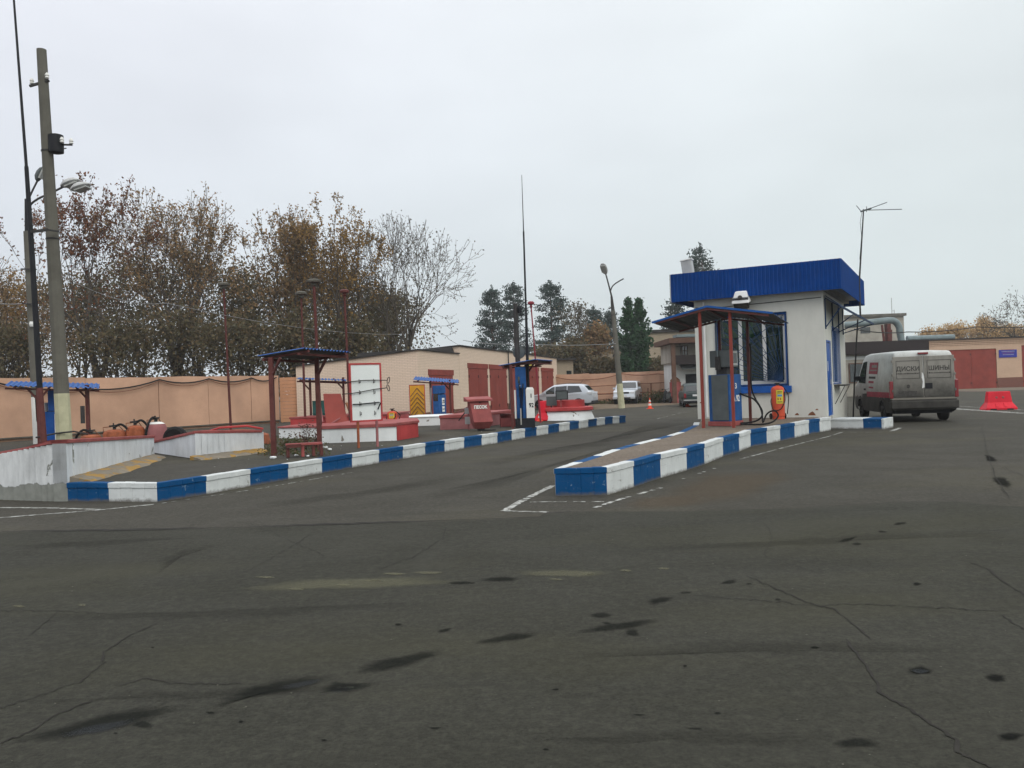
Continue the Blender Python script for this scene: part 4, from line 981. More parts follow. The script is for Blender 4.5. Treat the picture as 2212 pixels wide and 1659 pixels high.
# old blue pump by the garage
pq = at(950, 901, 33.0); pq.z = ZF
P2 = thing('fuel_pump', 'scuffed blue fuel pump with two small white number plates beside the garage gate', 'fuel pump', pq, R_(-38), 'fuel pumps')
MB().bb(-.34, .0, 0, .40, 0, 1.1).build('cabinet', 'blue_pump', P2, bevel=.01); MB().bb(-.33, 0.01, -.02, .38, 1.14, 1.46).build('head', 'blue_pump', P2, bevel=.01); MB().bb(-.3, -.03, .02, .36, 1.10, 1.14).build('gap', 'black_metal', P2)
MB().bb(-.30, -.06, -.012, -.001, .85, 1.4).build('recess', 'glass_dark', P2)
for z, s_ in ((.82, '92'), (.52, '2')):
    o = MB().bb(.001, .008, .16, .30, z-(.14 if s_ == '92' else .11), z+(.14 if s_ == '92' else .11)).build('number_plate', 'label_white', P2)
    n_ = Vector((1, 0, 0)); text_mesh('lettering', s_, .15, 'black_metal', o, (.0095, .23, z), (Vector((0, 0, -1)), Vector((0, 1, 0)), n_), .004)
MB().tube([(-.42, .0, 1.38), (-.46, -.02, .6), (-.44, 0, 0)], .02, 6).build('hose', 'cable_grey', P2)
# left blue pump behind the poles
pl = at(116, 950, 24.6); pl.z = ZF
P4 = thing('fuel_pump', 'tall blue fuel pump with a white side cabinet behind the thick concrete pole', 'fuel pump', pl, 0, 'fuel pumps')
MB().bb(-.24, .28, 0, .45, 0, 1.05).build('cabinet', 'blue_paint', P4, bevel=.01); MB().bb(-.15, .27, .02, .43, 1.07, 1.72).build('head', 'blue_paint', P4, bevel=.01); MB().bb(-.2, .25, .05, .4, 1.045, 1.075).build('gap', 'black_metal', P4)
MB().bb(-.36, -.243, .02, .42, 0, 1.32).build('left_panel', 'label_white', P4)
MB().hexa([(.1, -.12, 0), (.36, -.12, 0), (.36, -.01, 0), (.1, -.01, 0)], [(.1, -.12, .98), (.36, -.12, .98), (.36, -.01, 1.0), (.1, -.01, 1.0)]).build('side_cabinet', 'label_white', P4, bevel=.02)
MB().tube([(-.3, -.05, 1.9), (-.45, -.08, 1.5), (-.42, -.1, .8), (-.2, -.12, .1)], .018, 6).build('hose', 'rubber', P4)

# ================================================================== fire extinguishers (wheeled, red)
def extinguisher(loc, rz, label, h, r, group='wheeled fire extinguishers', body='ext_orange', lab=True):
    t = thing('fire_extinguisher', label, 'fire extinguisher', loc, rz, group)
    MB().lathe([(r*.9, .07), (r, .09), (r, h*.86), (r*.93, h*.92), (r*.7, h*.96), (r*.3, h*.985), (r*.15, h)], (0, 0, 0), 20).build('cylinder', body, t, smooth=True)
    MB().lathe([(r*.25, 0), (r*.25, .05), (r*.4, .055), (r*.4, .07)], (0, 0, h), 10).bar((-r*.5, 0, h+.05), (r*.5, 0, h+.07), .02).build('valve', 'dark_metal', t)
    MB().lathe([(r*.93, 0), (r*.93, .07)], (0, 0, 0), 16).build('foot', body, t)
    for s_ in (-1, 1): MB().lathe([(.07, -.025), (.085, -.015), (.085, .015), (.07, .025)], (s_*(r+.02), .06, .085), 12, axis=(1, 0, 0)).build('wheel', 'rubber', t)
    hz = [Vector(p) for p in ((0, 0, h+.04), (r*.7, -.02, h*.97), (r*1.55, -.03, h*.72), (r*1.5, -.06, h*.45), (r*1.1, -r*.9, h*.15))]
    MB().tube(smooth_path(hz), .014, 7).tube(smooth_path([Vector(p) for p in ((r*.8, -r*.6, h*.8), (r*.75, -r*1.05, h*.55), (0, -r*1.25, h*.3), (-r*1.0, -r*.9, h*.28), (-r*1.15, -.02, h*.5), (-r*1.0, 0, h*.62))]), .014, 7).build('hose', 'rubber', t, smooth=True)
    if lab:
        mb = MB(); K_ = 6
        for i in range(K_):
            a0, a1 = R_(-90-32+64*i/K_), R_(-90-32+64*(i+1)/K_); q = lambda a, z: (math.cos(a)*(r+.003), math.sin(a)*(r+.003), z)
            mb.add([q(a0, h*.46), q(a1, h*.46), q(a1, h*.86), q(a0, h*.86)], [(0, 1, 2, 3)], 0)
            q = lambda a, z: (math.cos(a)*(r+.0045), math.sin(a)*(r+.0045), z)
            if 0 < i < K_-1:
                for za, zb in ((.80, .82), (.765, .78), (.50, .52)): mb.add([q(a0, h*za), q(a1, h*za), q(a1, h*zb), q(a0, h*zb)], [(0, 1, 2, 3)], 1)
                mb.add([q(a0, h*.67), q(a1, h*.67), q(a1, h*.73), q(a0, h*.73)], [(0, 1, 2, 3)], 2)
                if i in (1, 3): mb.add([q(a0, h*.57), q(a1, h*.57), q(a1, h*.62), q(a0, h*.62)], [(0, 1, 2, 3)], 3)
        mb.build('label', ['label_yellow', 'dark_metal', 'label_blue', 'bright_red'], t, fix=False)
    return t
ep = g(1682, 905, ZI); extinguisher((ep.x, ep.y, ZI), 0, 'tall red wheeled fire extinguisher with a yellow label against the kiosk wall', .98, .185)
ep = g(848, 917, ZF+.1); ep = at(848, 914, 25.5); ep.z = ZF+.2; extinguisher((ep.x, ep.y, .58), 0, 'small red fire extinguisher with a pale label right of the tool board', .42, .15)
# orange extinguishers parked behind the low wall
exy = 20.6
for i, (px, h, r, body, lb) in enumerate(((197, .62, .25, 'rust_orange', 'squat orange extinguisher nearest the concrete pole, behind the low wall'), (248, .72, .27, 'rust_orange', 'orange extinguisher under a looped black hose, between two others behind the low wall'),
        (293, .80, .22, 'rust_orange', 'rusty orange extinguisher with an upright valve, left of the faded pink one'), (338, .86, .25, 'faded_red', 'faded pink extinguisher with a pale top at the right end of the row'))):
    p = at(px, 950, exy+i*.15); t = thing('fire_extinguisher', lb, 'fire extinguisher', (p.x, p.y, ZF), R_(20*i), 'old extinguishers behind the low wall'); h = h-.13
    MB().lathe([(r*.95, .02), (r, .05), (r, h*.82), (r*.85, h*.93), (r*.5, h*.99), (r*.1, h)], (0, 0, 0), 20).build('cylinder', body, t, smooth=True)
    if i == 3: MB().lathe([(r*.86, h*.93), (r*.5, h*.995), (r*.1, h*1.005)], (0, 0, .004), 20).build('cap', 'label_white', t, smooth=True)
    MB().lathe([(.04, 0), (.04, .06), (.065, .06), (.065, .08)], (0, 0, h), 10).bar((-.12, 0, h+.09), (.1, 0, h+.11), .03).bar((-.02, 0, h+.08), (-.02, 0, h+.16), .03).build('valve', 'dark_metal', t)
    rr = random.Random(i); s_ = (-1, 1, 1, -1)[i]
    MB().tube(smooth_path([Vector(q) for q in ((0, -.02, h+.05), (s_*r*.6, -.08, h+.12), (s_*r*1.25, -.1, h*.9), (s_*r*1.45, -.06, h*.35), (s_*r*1.1, -.05, .06))]), .03, 7).build('hose', 'rubber', t, smooth=True)
    MB().tube([Vector(q) for q in ((-r*.9, .02, h*.8), (-r*.95, .02, h+.06), (r*.4, .02, h+.08), (r*.9, .02, h*.85))], .012, 6).build('handle', 'rust_brown', t)
ty = at(380, 946, 20.4); MB().lathe([(.16, -.08), (.27, -.09), (.32, -.05), (.33, 0), (.32, .05), (.27, .09), (.16, .08)], (ty.x, ty.y, ZF+.3), 22, axis=(.15, 1, .1)).build('tyre', 'rubber', smooth=True)
tag(bpy.data.objects['tyre'], 'grey rubber tyre half showing at the right end of the old extinguishers', 'tyre')
oh = at(510, 925, 22.5); ot = thing('tank_hatch', 'low rusty orange mound with a red rim behind the shorter low wall', 'hatch', (oh.x, oh.y, ZF))
MB().lathe([(.9, 0), (.85, .25), (.5, .38), (.2, .41)], (0, 0, 0), 18).build('mound', 'rust_orange', ot, smooth=True); MB().tube([(-.8, .1, .38), (-.4, -.1, .48), (.3, 0, .5), (.7, .1, .4)], .03, 6).build('rim', 'bright_red', ot)
MB().lathe([(.04, 0), (.06, .02), (.04, .07)], (-.5, -.45, .33), 8).build('fitting', 'concrete_light', ot)
# ================================================================== poles
def lamp_head(name, parent, c, dirv, L=.55, wd=.28, h=.12, tilt=0, mat='light_metal', glassm='lamp_glass'):
    d = Vector(dirv).normalized(); s_ = d.cross(Vector((0, 0, 1))).normalized(); u = s_.cross(d); c = Vector(c)
    prof = [(0, .35, .0), (.08, .6, .55), (.3, .95, 1.0), (.6, 1, 1.0), (.85, .8, .7), (1, .35, .15)]
    mb = MB(); k = 0; n = 12
    for t, ww, hh in prof:
        for j in range(n):
            a = 2*math.pi*j/n; x, z = math.cos(a)*wd/2*ww, (math.sin(a)*h*hh*(1 if math.sin(a) > 0 else .45)); mb.v.append(tuple(c+d*L*t+s_*x+u*z))
    for i in range(len(prof)-1):
        for j in range(n): mb.f.append((i*n+j, i*n+(j+1) % n, (i+1)*n+(j+1) % n, (i+1)*n+j)); mb.m.append(0)
    mb.f.append(tuple(range(n))); mb.f.append(tuple(range((len(prof)-1)*n, len(prof)*n))); mb.m += [0, 0]
    o = mb.build(name, mat, parent, world=True, smooth=True)
    q = [c+d*L*t+s_*wd*.38*ss-u*(h*.5) for t, ss in ((.25, -1), (.88, -1), (.88, 1), (.25, 1))]
    MB().hexa([p-u*.02 for p in q], [p+u*.03 for p in q]).build('lens', glassm, o, world=True)
    return o
def insulator(mb, p, mi=0, s=1.0):
    mb.lathe([(.018*s, 0), (.045*s, .02*s), (.03*s, .05*s), (.045*s, .07*s), (.028*s, .11*s), (.01*s, .13*s)], p, 8, mi)
# thick concrete pole in the foreground
Yp = 19.2
bp, tp = at(139, 950, Yp), at(89.5, 107, Yp)
bp = bp + (tp-bp)*(-(bp.z-ZF)/(tp-bp).z)*1.0
cp = thing('utility_pole', 'thick tapering grey concrete pole with a cream painted foot, leaning left', 'utility pole', (bp.x, bp.y, ZF), 0)
ax = (tp-bp); u1, u2 = Vector((1, 0, 0)), Vector((0, 1, 0))
def sect(t, w_, mb, mats):
    pass
mb = MB(); wb, wt = .175, .105; n = 10
def pole_ring(t):
    c = bp+ax*t; r = wb+(wt-wb)*t; return [c+u1*math.cos(a)*r*1.0+u2*math.sin(a)*r for a in (2*math.pi*(j+.5)/n for j in range(n))]
ts = [0, .035, .10, .16, .168, .3, .5, .7, .85, 1]
k = 0
for t in ts: mb.v += [tuple(v) for v in pole_ring(t)]
for i in range(len(ts)-1):
    for j in range(n): mb.f.append((i*n+j, i*n+(j+1) % n, (i+1)*n+(j+1) % n, (i+1)*n+j)); mb.m.append(1 if ts[i+1] <= .161 else 0)
mb.f.append(tuple(range((len(ts)-1)*n, len(ts)*n))); mb.m.append(0)
mb.build('shaft', ['concrete', 'cream_paint'], cp, world=True, smooth=True)
q = lambda x, y: at(x, y, Yp)
mb = MB().bar(at(64, 186, Yp-.05), at(106, 174, Yp-.05), .05); insulator(mb, at(69, 184, Yp-.05)+Vector((0, 0, .02)), 1, 1.1); insulator(mb, at(102, 172, Yp-.1)+Vector((0, 0, .02)), 1, 1.1)
mb.build('cross_arm', ['dark_metal', 'label_white'], cp, world=True)
mb = MB().bar(at(114, 312, Yp-.02), at(156, 313, Yp-.02), .035); insulator(mb, at(154, 312, Yp)+Vector((0, 0, .0)), 1, 1.1); insulator(mb, at(134, 309, Yp-.1), 1, 1.1); mb.tube([at(134, 314, Yp), at(136, 322, Yp), at(143, 320, Yp)], .014, 6)
mb.build('cross_arm', ['dark_metal', 'label_white'], cp, world=True)
mb = MB().lathe([(.10, -.22), (.16, -.2), (.165, 0), (.16, .2), (.10, .22)], at(121, 311, Yp-.02), 14); mb.build('junction_box', 'black_metal', cp, world=True, smooth=True)
mb = MB()
for t, r in ((.75, .135), (.535, .145)):
    c = bp+ax*t; mb.lathe([(r, 0), (r, .035)], c, 12)
mb.build('steel_band', 'dark_metal', cp, world=True)
mb = MB().tube([at(78, 945, Yp), at(122, 936, Yp-.2), at(160, 932, Yp-.22), at(190, 938, Yp)], .02, 6); mb.build('cable_stub', 'dark_metal', cp, world=True)
MB().bb(at(174, 905, Yp).x, at(181, 905, Yp).x, Yp, Yp+.06, at(178, 985-0, Yp).z+.75, at(178, 905, Yp).z+.3).build('meter_box', 'dark_metal', cp, world=True)
# tall black lightning mast left of it
Ym = 18.7
b_, m1, m2, m3_ = at(96, 955, Ym), at(86, 838, Ym), at(57, 360, Ym), at(27, -40, Ym); b_.z = ZF
lm = thing('lightning_mast', 'tall thin black mast rising out of the top of the photo at the far left', 'mast', (b_.x, b_.y, ZF))
MB().tube([b_, m1], [.075, .065], 10).build('lower_tube', 'post_brown', lm, world=True, smooth=True)
MB().tube([m1, at(70, 560, Ym), m2], [.062, .06, .045], 10).build('middle_tube', 'black_metal', lm, world=True, smooth=True)
MB().tube([m2, m3_], [.034, .022], 8).build('upper_tube', 'black_metal', lm, world=True, smooth=True)
MB().bar(at(66, 501, Ym-.05), at(104, 496, Ym+.1), .05, .06).bar(at(100, 496, Ym+.1), at(127, 500, Yp-.12), .035).build('clamp_arm', 'dark_metal', lm, world=True)
# second concrete pole with street lamps behind
Y2 = 27.0
b2, t2 = at(86, 960, Y2), at(60, 500, Y2); b2 = b2+(t2-b2)*((ZF-b2.z)/(t2.z-b2.z))
sp2 = thing('street_lamp', 'thinner grey concrete pole behind the black mast carrying three lamp heads', 'street lamp', (b2.x, b2.y, ZF), 0, 'street lamps on concrete poles')
MB().tube([b2, b2.lerp(t2, .22)], [.19, .18], 10).build('pole_foot', 'label_white', sp2, world=True, smooth=True)
MB().tube([b2.lerp(t2, .221), t2], [.18, .13], 10).build('pole', 'concrete', sp2, world=True, smooth=True)
MB().tube([at(61, 560, Y2), at(58, 430, Y2)], [.10, .07], 8).build('steel_top', 'black_metal', sp2, world=True)
MB().tube(smooth_path([at(60, 455, Y2), at(68, 440, Y2), at(85, 428, Y2), at(104, 420, Y2), at(128, 408, Y2), at(140, 402, Y2)]), .035, 7).tube([at(61, 432, Y2), at(70, 412, Y2), at(82, 388, Y2)], .03, 7).build('lamp_arms', 'dark_metal', sp2, world=True)
lamp_head('lamp_head', sp2, at(133, 404, Y2), at(172, 388, Y2)-at(133, 404, Y2), .62, .5, .16)
lamp_head('lamp_head', sp2, at(154, 412, Y2-.3), at(194, 398, Y2-.3)-at(154, 412, Y2-.3), .64, .5, .16)
lamp_head('lamp_head', sp2, at(80, 392, Y2), at(94, 362, Y2)-at(80, 392, Y2), .52, .3, .14, mat='grey_metal')
mb = MB()
for (x, y) in ((45, 581), (48, 656)): mb.bar(at(x, y, Y2-.2), at(x+34, y+1, Y2-.2), .04)
mb.build('cross_arm', 'dark_metal', sp2, world=True)
MB().lathe([(.05, -.08), (.07, 0), (.05, .08)], at(68, 700, Y2-.25), 10).build('insulator', 'label_white', sp2, world=True)
# street lamp in the yard
Ys = 52.5; b3 = g(1343, 882); Ys = b3.y; t3 = at(1324, 670, Ys)
sl = thing('street_lamp', 'leaning concrete street lamp with one head and one empty arm by the parked cars', 'street lamp', (b3.x, b3.y, 0), 0, 'street lamps on concrete poles')
MB().tube([b3, b3.lerp(t3, .25)], [.22, .20], 10).build('pole_foot', 'cream_paint', sl, world=True, smooth=True)
MB().tube([b3.lerp(t3, .251), t3], [.20, .13], 10).build('pole', 'concrete', sl, world=True, smooth=True)
MB().tube([at(1325, 682, Ys), at(1321, 640, Ys)], [.14, .07], 8).tube([at(1321, 640, Ys), at(1316, 620, Ys), at(1308, 590, Ys)], [.06, .05, .045], 7).tube(smooth_path([at(1319, 628, Ys), at(1322, 620, Ys), at(1330, 612, Ys), at(1347, 602, Ys)]), .04, 7).bar(at(1315, 667, Ys), at(1325, 662, Ys), .08).build('lamp_arms', 'dark_metal', sl, world=True)
lamp_head('lamp_head', sl, at(1308, 592, Ys), at(1300, 574, Ys)-at(1308, 592, Ys)+Vector((0, -.5, 0)), .85, .44, .2)
# centre: dark wooden pole with round disc, black mast, red pole
Yc = 27.4
bw = at(1124, 915, Yc); bw.z = ZF; tw = at(1113.5, 656, Yc)
wp = thing('wooden_pole', 'dark wooden pole with a round grey disc behind the canopy of the 92 pump', 'pole', (bw.x, bw.y, ZF))
MB().tube([bw, tw], [.095, .075], 9).build('shaft', 'dark_metal', wp, world=True, smooth=True)
MB().lathe([(.20, 0), (.205, .015), (.19, .03), (.05, .05)], at(1121, 762, Yc+.12), 24, axis=(0, -1, 0)).build('disc', 'grey_metal', wp, world=True)
MB().bar(at(1117, 681, Yc), at(1137, 681, Yc), .035).bar(at(1117, 690, Yc), at(1122, 696, Yc), .05).build('bracket', 'black_metal', wp, world=True)
MB().lathe([(.05, -.14), (.07, -.1), (.08, .05), (.05, .1)], at(1122, 667, Yc-.05), 10).build('siren', 'black_metal', wp, world=True)
bm_ = at(1144, 915, Yc); bm_.z = ZF
cm = thing('lightning_mast', 'tall needle-thin black mast above the pump marked 92', 'mast', (bm_.x, bm_.y, ZF))
MB().tube([bm_, at(1139, 770, Yc), at(1136.5, 680, Yc)], [.05, .048, .042], 8).build('lower_tube', 'black_metal', cm, world=True, smooth=True)
MB().tube([at(1136.5, 680, Yc), at(1131, 500, Yc)], [.034, .028], 8).build('middle_tube', 'black_metal', cm, world=True, smooth=True); MB().tube([at(1131, 500, Yc), at(1127, 378, Yc)], [.018, .008], 6).build('upper_tube', 'black_metal', cm, world=True)
M['vent_bright'] = paint('vent_bright', (.24, .035, .05), .6, .2, 4)
def vent(top, base, r, label, cap=1.0, zb=ZF, mat='vent_red', Y=None, capm='concrete'):
    b = at(*base, Y); b.z = zb; a = at(*top, Y)
    t = thing('vent_pipe', label, 'vent pipe', (b.x, b.y, zb), 0, 'thin red tank vent pipes')
    MB().tube([b, b.lerp(a, .5)], [r*.95, r*.85], 8).build('lower_pipe', mat, t, world=True, smooth=True); MB().tube([b.lerp(a, .5), a], [r*.75, r*.68], 8).build('upper_pipe', mat, t, world=True, smooth=True)
    MB().lathe([(.05*cap, -.1), (.10*cap, -.06), (.06*cap, -.03), (.07*cap, .0), (.19*cap, .03), (.20*cap, .09), (.12*cap, .13)], a, 12).build('vent_cap', capm, t, world=True)
vent((483, 618), (499, 925), .05, 'thin red vent pipe rising behind the shorter low wall', Y=29.5)
vent((650.5, 638), (660, 930), .045, 'red vent pipe with a lower cap, left of the tallest of the centre pair', Y=27.5)
vent((678, 612), (692, 920), .065, 'thickest red vent pipe with a wide grey cap behind the canopy post', Y=25.5, cap=1.15)
vent((744, 634), (757, 915), .05, 'red vent pipe with a small dark cap just left of the white tool board', Y=27, cap=.8, capm='post_brown')
vent((1147, 659), (1168, 915), .034, 'bright red thin vent pipe right of the black mast', Y=29.5, cap=.6, mat='vent_bright', capm='vent_bright')

# ================================================================== tool board
tb0, tb1 = g(769.5, 967, ZF), g(815.6, 963.8, ZF); d = (tb1-tb0).normalized(); rz = math.atan2(d.y, d.x)
tb = thing('tool_board', 'white fire tool board with a red frame and long black hooks on two legs', 'tool board', tb0, rz)
tw_ = (tb1-tb0).length; bx0, bx1, bz0, bz1 = -.10, .66, .62, 1.97
for x in (0.06, tw_): MB().bar((x, 0, -.02), (x, 0, bz0-.001), .05).build('leg', 'rust_orange' if x < .1 else 'faded_red', tb)
MB().bb(bx0, bx1, -.012, .012, bz0, bz1).build('panel', 'board_white', tb)
mb = MB(); mb.bb(bx0-.02, bx0+.025, -.025, .025, bz0-.02, bz1+.02); mb.bb(bx1-.02, bx1+.02, -.025, .025, bz0-.02, bz1+.02); mb.bb(bx0+.026, bx1-.021, -.025, .025, bz1-.02, bz1+.021); mb.bb(bx0+.026, bx1-.021, -.025, .025, bz0-.021, bz0+.02); mb.build('frame', 'bright_red', tb)
mb = MB()
for z in (1.56, 1.30, 1.03, .80):
    for x in (.12, .48): mb.bar((x, -.013, z+.05), (x, -.013, z-.05), .014).bar((x, -.02, z-.035), (x+.01, -.09, z-.03), .012).bar((x+.005, -.085, z-.03), (x+.005, -.085, z+.03), .012)
mb.build('hooks', 'dark_metal', tb)
def hook(pts, ring, label, name='fire_hook'):
    t = thing(name, label, 'fire tool', tb0 + Vector((0, 0, pts[0][2])), rz, 'fire tools hung on the white board')
    off = -pts[0][2]; P_ = [Vector((x, y, z+off)) for x, y, z in pts]
    MB().tube(P_, .011, 6).build('rod', 'dark_metal', t)
    if ring:
        c = P_[-1]; mb = MB(); rr = []
        for k in range(9):
            a = 2*math.pi*k/9; rr.append(c + Vector((.04+math.cos(a)*.035+math.sin(a)*.01*ring, 0, math.sin(a)*.075 + math.cos(a)*.02*ring)))
        mb.tube(rr, .010, 6, closed=True).build('handle_ring', 'dark_metal', t)
hook([(-.24, -.06, 1.50), (-.20, -.06, 1.545), (-.05, -.06, 1.56), (.2, -.06, 1.578), (.5, -.06, 1.578), (.80, -.06, 1.565)], 1, 'upper long black fire hook with an oval loop end on the tool board')
hook([(-.32, -.06, 1.27), (-.1, -.06, 1.28), (.12, -.06, 1.305), (.48, -.06, 1.36), (.79, -.06, 1.385)], -1, 'lower slanting black fire hook with an oval loop end on the tool board')
t = thing('crowbar', 'thick black crowbar with a bent end hung lowest on the tool board', 'crowbar', tb0+Vector((0, 0, 1)), rz, 'fire tools hung on the white board')
MB().tube([(-.07, -.06, .02), (.1, -.06, .02), (.58, -.06, .045), (.62, -.06, .03), (.55, -.06, -.12)], .015, 6).build('bar', 'black_metal', t)

# ================================================================== red bench, planting by the canopy posts
bq = g(652, 986, ZF); be = thing('bench', 'small low dark red bench between the canopy posts', 'bench', bq, R_(18))
MB().bb(-.32, .42, -.12, .12, .24, .28).build('seat', 'coping_red', be)
MB().bb(-.30, -.02, -.16, -.121, .20, .27).build('seat_edge', 'post_brown', be)
for x in (-.28, .02, .24, .40): MB().bb(x-.03, x+.03, -.09, .09, 0, .239).build('leg', 'coping_red' if x == .02 else 'post_brown', be)
def leafcloud(centers, size, rs, flat=0.0):
    """N small quads, random turn; returns verts, faces"""
    n = len(centers); c = np.asarray(centers); a = rs.normal(size=(n, 3)); a /= np.linalg.norm(a, axis=1)[:, None]
    b = rs.normal(size=(n, 3)); b -= a*(a*b).sum(1)[:, None]; b /= np.linalg.norm(b, axis=1)[:, None]
    s_ = size*(.6+.8*rs.random(n))[:, None]; L_ = s_*1.35
    V = np.stack([c-a*s_*.5-b*L_*.1, c-b*L_*.55, c+a*s_*.5-b*L_*.1, c+b*L_*.6], 1).reshape(-1, 3)
    return V
def quad_obj(name, V, mat, parent=None, nv=4):
    me = bpy.data.meshes.new(name); n = len(V)//nv
    me.vertices.add(len(V)); me.vertices.foreach_set('co', np.ascontiguousarray(V, dtype=np.float32).ravel())
    me.loops.add(len(V)); me.loops.foreach_set('vertex_index', np.arange(len(V), dtype=np.int32))
    me.polygons.add(n); me.polygons.foreach_set('loop_start', np.arange(0, len(V), nv, dtype=np.int32)); me.polygons.foreach_set('loop_total', np.full(n, nv, dtype=np.int32))
    me.materials.append(M[mat]); me.update(calc_edges=True); me.validate()
    o = bpy.data.objects.new(name, me); COL.objects.link(o)
    if parent: o.parent = parent
    return o
M['weed'] = leafmat('weed', [(.05, .075, .03), (.09, .10, .04), (.13, .10, .05), (.10, .06, .035)])
M['dead_plant'] = leafmat('dead_plant', [(.07, .04, .03), (.13, .06, .05), (.16, .09, .06), (.05, .05, .03)])
def small_plant(loc, h, r, n, mat, label, seed, name='plant', size=.035):
    rs = np.random.RandomState(seed); t = thing(name, label, 'plant', loc, 0); mb = MB(); cs = []
    for i in range(n):
        a = rs.rand()*6.28; rr = r*rs.rand(); hh = h*(.5+.5*rs.rand()); p = [Vector((0, 0, 0))]
        for k in range(1, 5): p.append(Vector((math.cos(a)*rr*(k/4)**1.3, math.sin(a)*rr*(k/4)**1.3, hh*k/4))+Vector(rs.normal(size=3)*.012))
        mb.tube(p, [.006, .005, .004, .003, .002], 3)
        for k in range(14): q_ = p[rs.randint(1, 5)]; cs.append(np.array(q_)+rs.normal(size=3)*.05*np.array([1, 1, 1.2]))
    mb.build('stems', 'bark', t); quad_obj('leaves', leafcloud(np.array(cs), size, rs), mat, t)
for i, (px, py, h, r, n, m_, lb) in enumerate(((662, 974, .62, .16, 16, 'dead_plant', 'dark dried flower clump standing just behind the red bench'), (618, 976, .42, .14, 10, 'weed', 'low weeds at the foot of the left canopy post'), (640, 972, .38, .2, 9, 'weed', 'thin arching weeds left of the red bench'), (684, 972, .5, .1, 8, 'dead_plant', 'pale dead stalks at the foot of the right canopy post'))):
    small_plant(g(px, py, ZF), h, r, n, m_, lb, i)
mb = MB(); 
for px, py, s_ in ((690, 948, .12), (700, 968, .10), (712, 972, .08), (640, 985, .06), (665, 986, .05), (430+160, 990, .08)):
    p = g(px, py, ZF); mb.box((p.x, p.y, ZF+s_*.25), (s_*1.6, s_, s_*.5), rz=px, rx=.1)
o = mb.build('rubble', 'limewash', bevel=.01); tag(o, 'loose pale lumps of broken plaster near the red bench', 'rubble', kind='stuff')

# ================================================================== red and white tank parapets
def block(name, label, cat, poly, z0, z1, mat, cap=None, capmat='coping_red', over=.03, group='red and white tank parapets', bodyname='wall_face'):
    c = sum((Vector(p) for p in poly), Vector((0, 0)))/len(poly)
    t = thing(name, label, cat, (poly[0][0], poly[0][1], z0), 0, group)
    MB().prism(poly, z0-.01, z1).build(bodyname, mat, t, world=True)
    if cap:
        pl_ = [tuple(Vector(p)+(Vector(p)-c).normalized()*over*1.5) for p in poly]
        MB().prism(pl_, z1+.0005, z1+cap).build('coping', capmat, t, world=True, bevel=.008)
    return t
A_ = g(694, 957, ZF); B_ = g(857, 951, ZF); C_ = g(904, 943, ZF)
def xy(v): return (v.x, v.y)
bk_ = Vector((.15, 4.6, 0))
block('parapet', 'long white flaking parapet with a red top just behind the tool board', 'parapet', [xy(A_), xy(B_), xy(B_+bk_*.8), xy(A_+bk_)], ZF, .66, 'limewash', .09)
block('parapet', 'short all-red end block at the right of the long white parapet', 'parapet', [xy(B_+Vector((.01, 0, 0))), xy(C_), xy(C_+Vector((-.2, 1.6, 0))), xy(B_+Vector((.01, 1.7, 0)))], ZF, .69, 'bright_red', .07)
A2_, B2_ = g(594, 953, ZF), g(690, 955, ZF)
A2_ = at(603, 948, 25.2); B2_ = at(688, 948, 24.6); A2_.z = B2_.z = 0
block('parapet', 'stepped white parapet with a thin red line, behind the left canopy post', 'parapet', [xy(A2_), xy(B2_), xy(B2_+Vector((.3, 2, 0))), xy(A2_+Vector((.3, 2, 0)))], ZF, .60, 'limewash', .05)
q1 = at(628, 930, 27.4); q2 = at(845, 915, 27.8); q1.z = q2.z = 0
block('tank_cover', 'broad bright red tank cover standing behind the white parapets', 'tank cover', [xy(q1), xy(q2), xy(q2+Vector((.3, 2.4, 0))), xy(q1+Vector((.5, 2.4, 0)))], ZF, .80, 'bright_red', .06, 'coping_red', bodyname='cover_body')
q1 = g(862, 921, ZF); q2 = g(950, 918, ZF)
block('parapet', 'low white step in front of the old blue pump', 'parapet', [xy(q1), xy(q2), xy(q2+Vector((.5, 2.2, 0))), xy(q1+Vector((.5, 2.2, 0)))], ZF, .60, 'limewash', .035, 'limewash')
q1 = g(951, 928, ZF); q2 = g(1031, 925, ZF)
block('parapet', 'dull red parapet between the white step and the sand box', 'parapet', [xy(q1), xy(q2), xy(q2+Vector((1.2, 4, 0))), xy(q1+Vector((1.0, 4, 0)))], ZF, .66, 'faded_red', .10)
# slanting red lid on the tank cover
lx = thing('hatch_lid', 'big dark red hatch lid leaning open on the red tank cover', 'hatch', (at(750, 914, 27).x, 27, .86))
qq = [at(704.7, 916, 26.9), at(753, 913, 26.9), at(736, 850, 27.6), at(698.5, 850, 27.6)]
MB().hexa([p+Vector((0, .02, 0)) for p in qq], [p-Vector((0, .04, .02)) for p in qq]).build('lid_panel', 'gate_red', lx, world=True, bevel=.01)
MB().bar(at(752, 870, 28), at(766, 905, 27.6), .2, .04).build('side_flap', 'rust_brown', lx, world=True)
MB().bar(at(735, 903, 27.0), at(700+15, 915, 26.7), .03).bar(at(690, 860, 27.5), at(697, 912, 27), .04).build('prop', 'faded_red', lx, world=True)
gb = at(693, 895, 28.6); t = thing('drum', 'dark green drum half hidden behind the leaning red lid', 'drum', (gb.x, gb.y, .5)); M['teal'] = paint('teal', (.02, .10, .09), .6, .2, 3)
MB().lathe([(.27, 0), (.28, .02), (.27, .04), (.27, .42), (.28, .44), (.27, .46), (.27, .84), (.28, .86)], (0, 0, 0), 18).build('drum_body', 'teal', t, smooth=True)

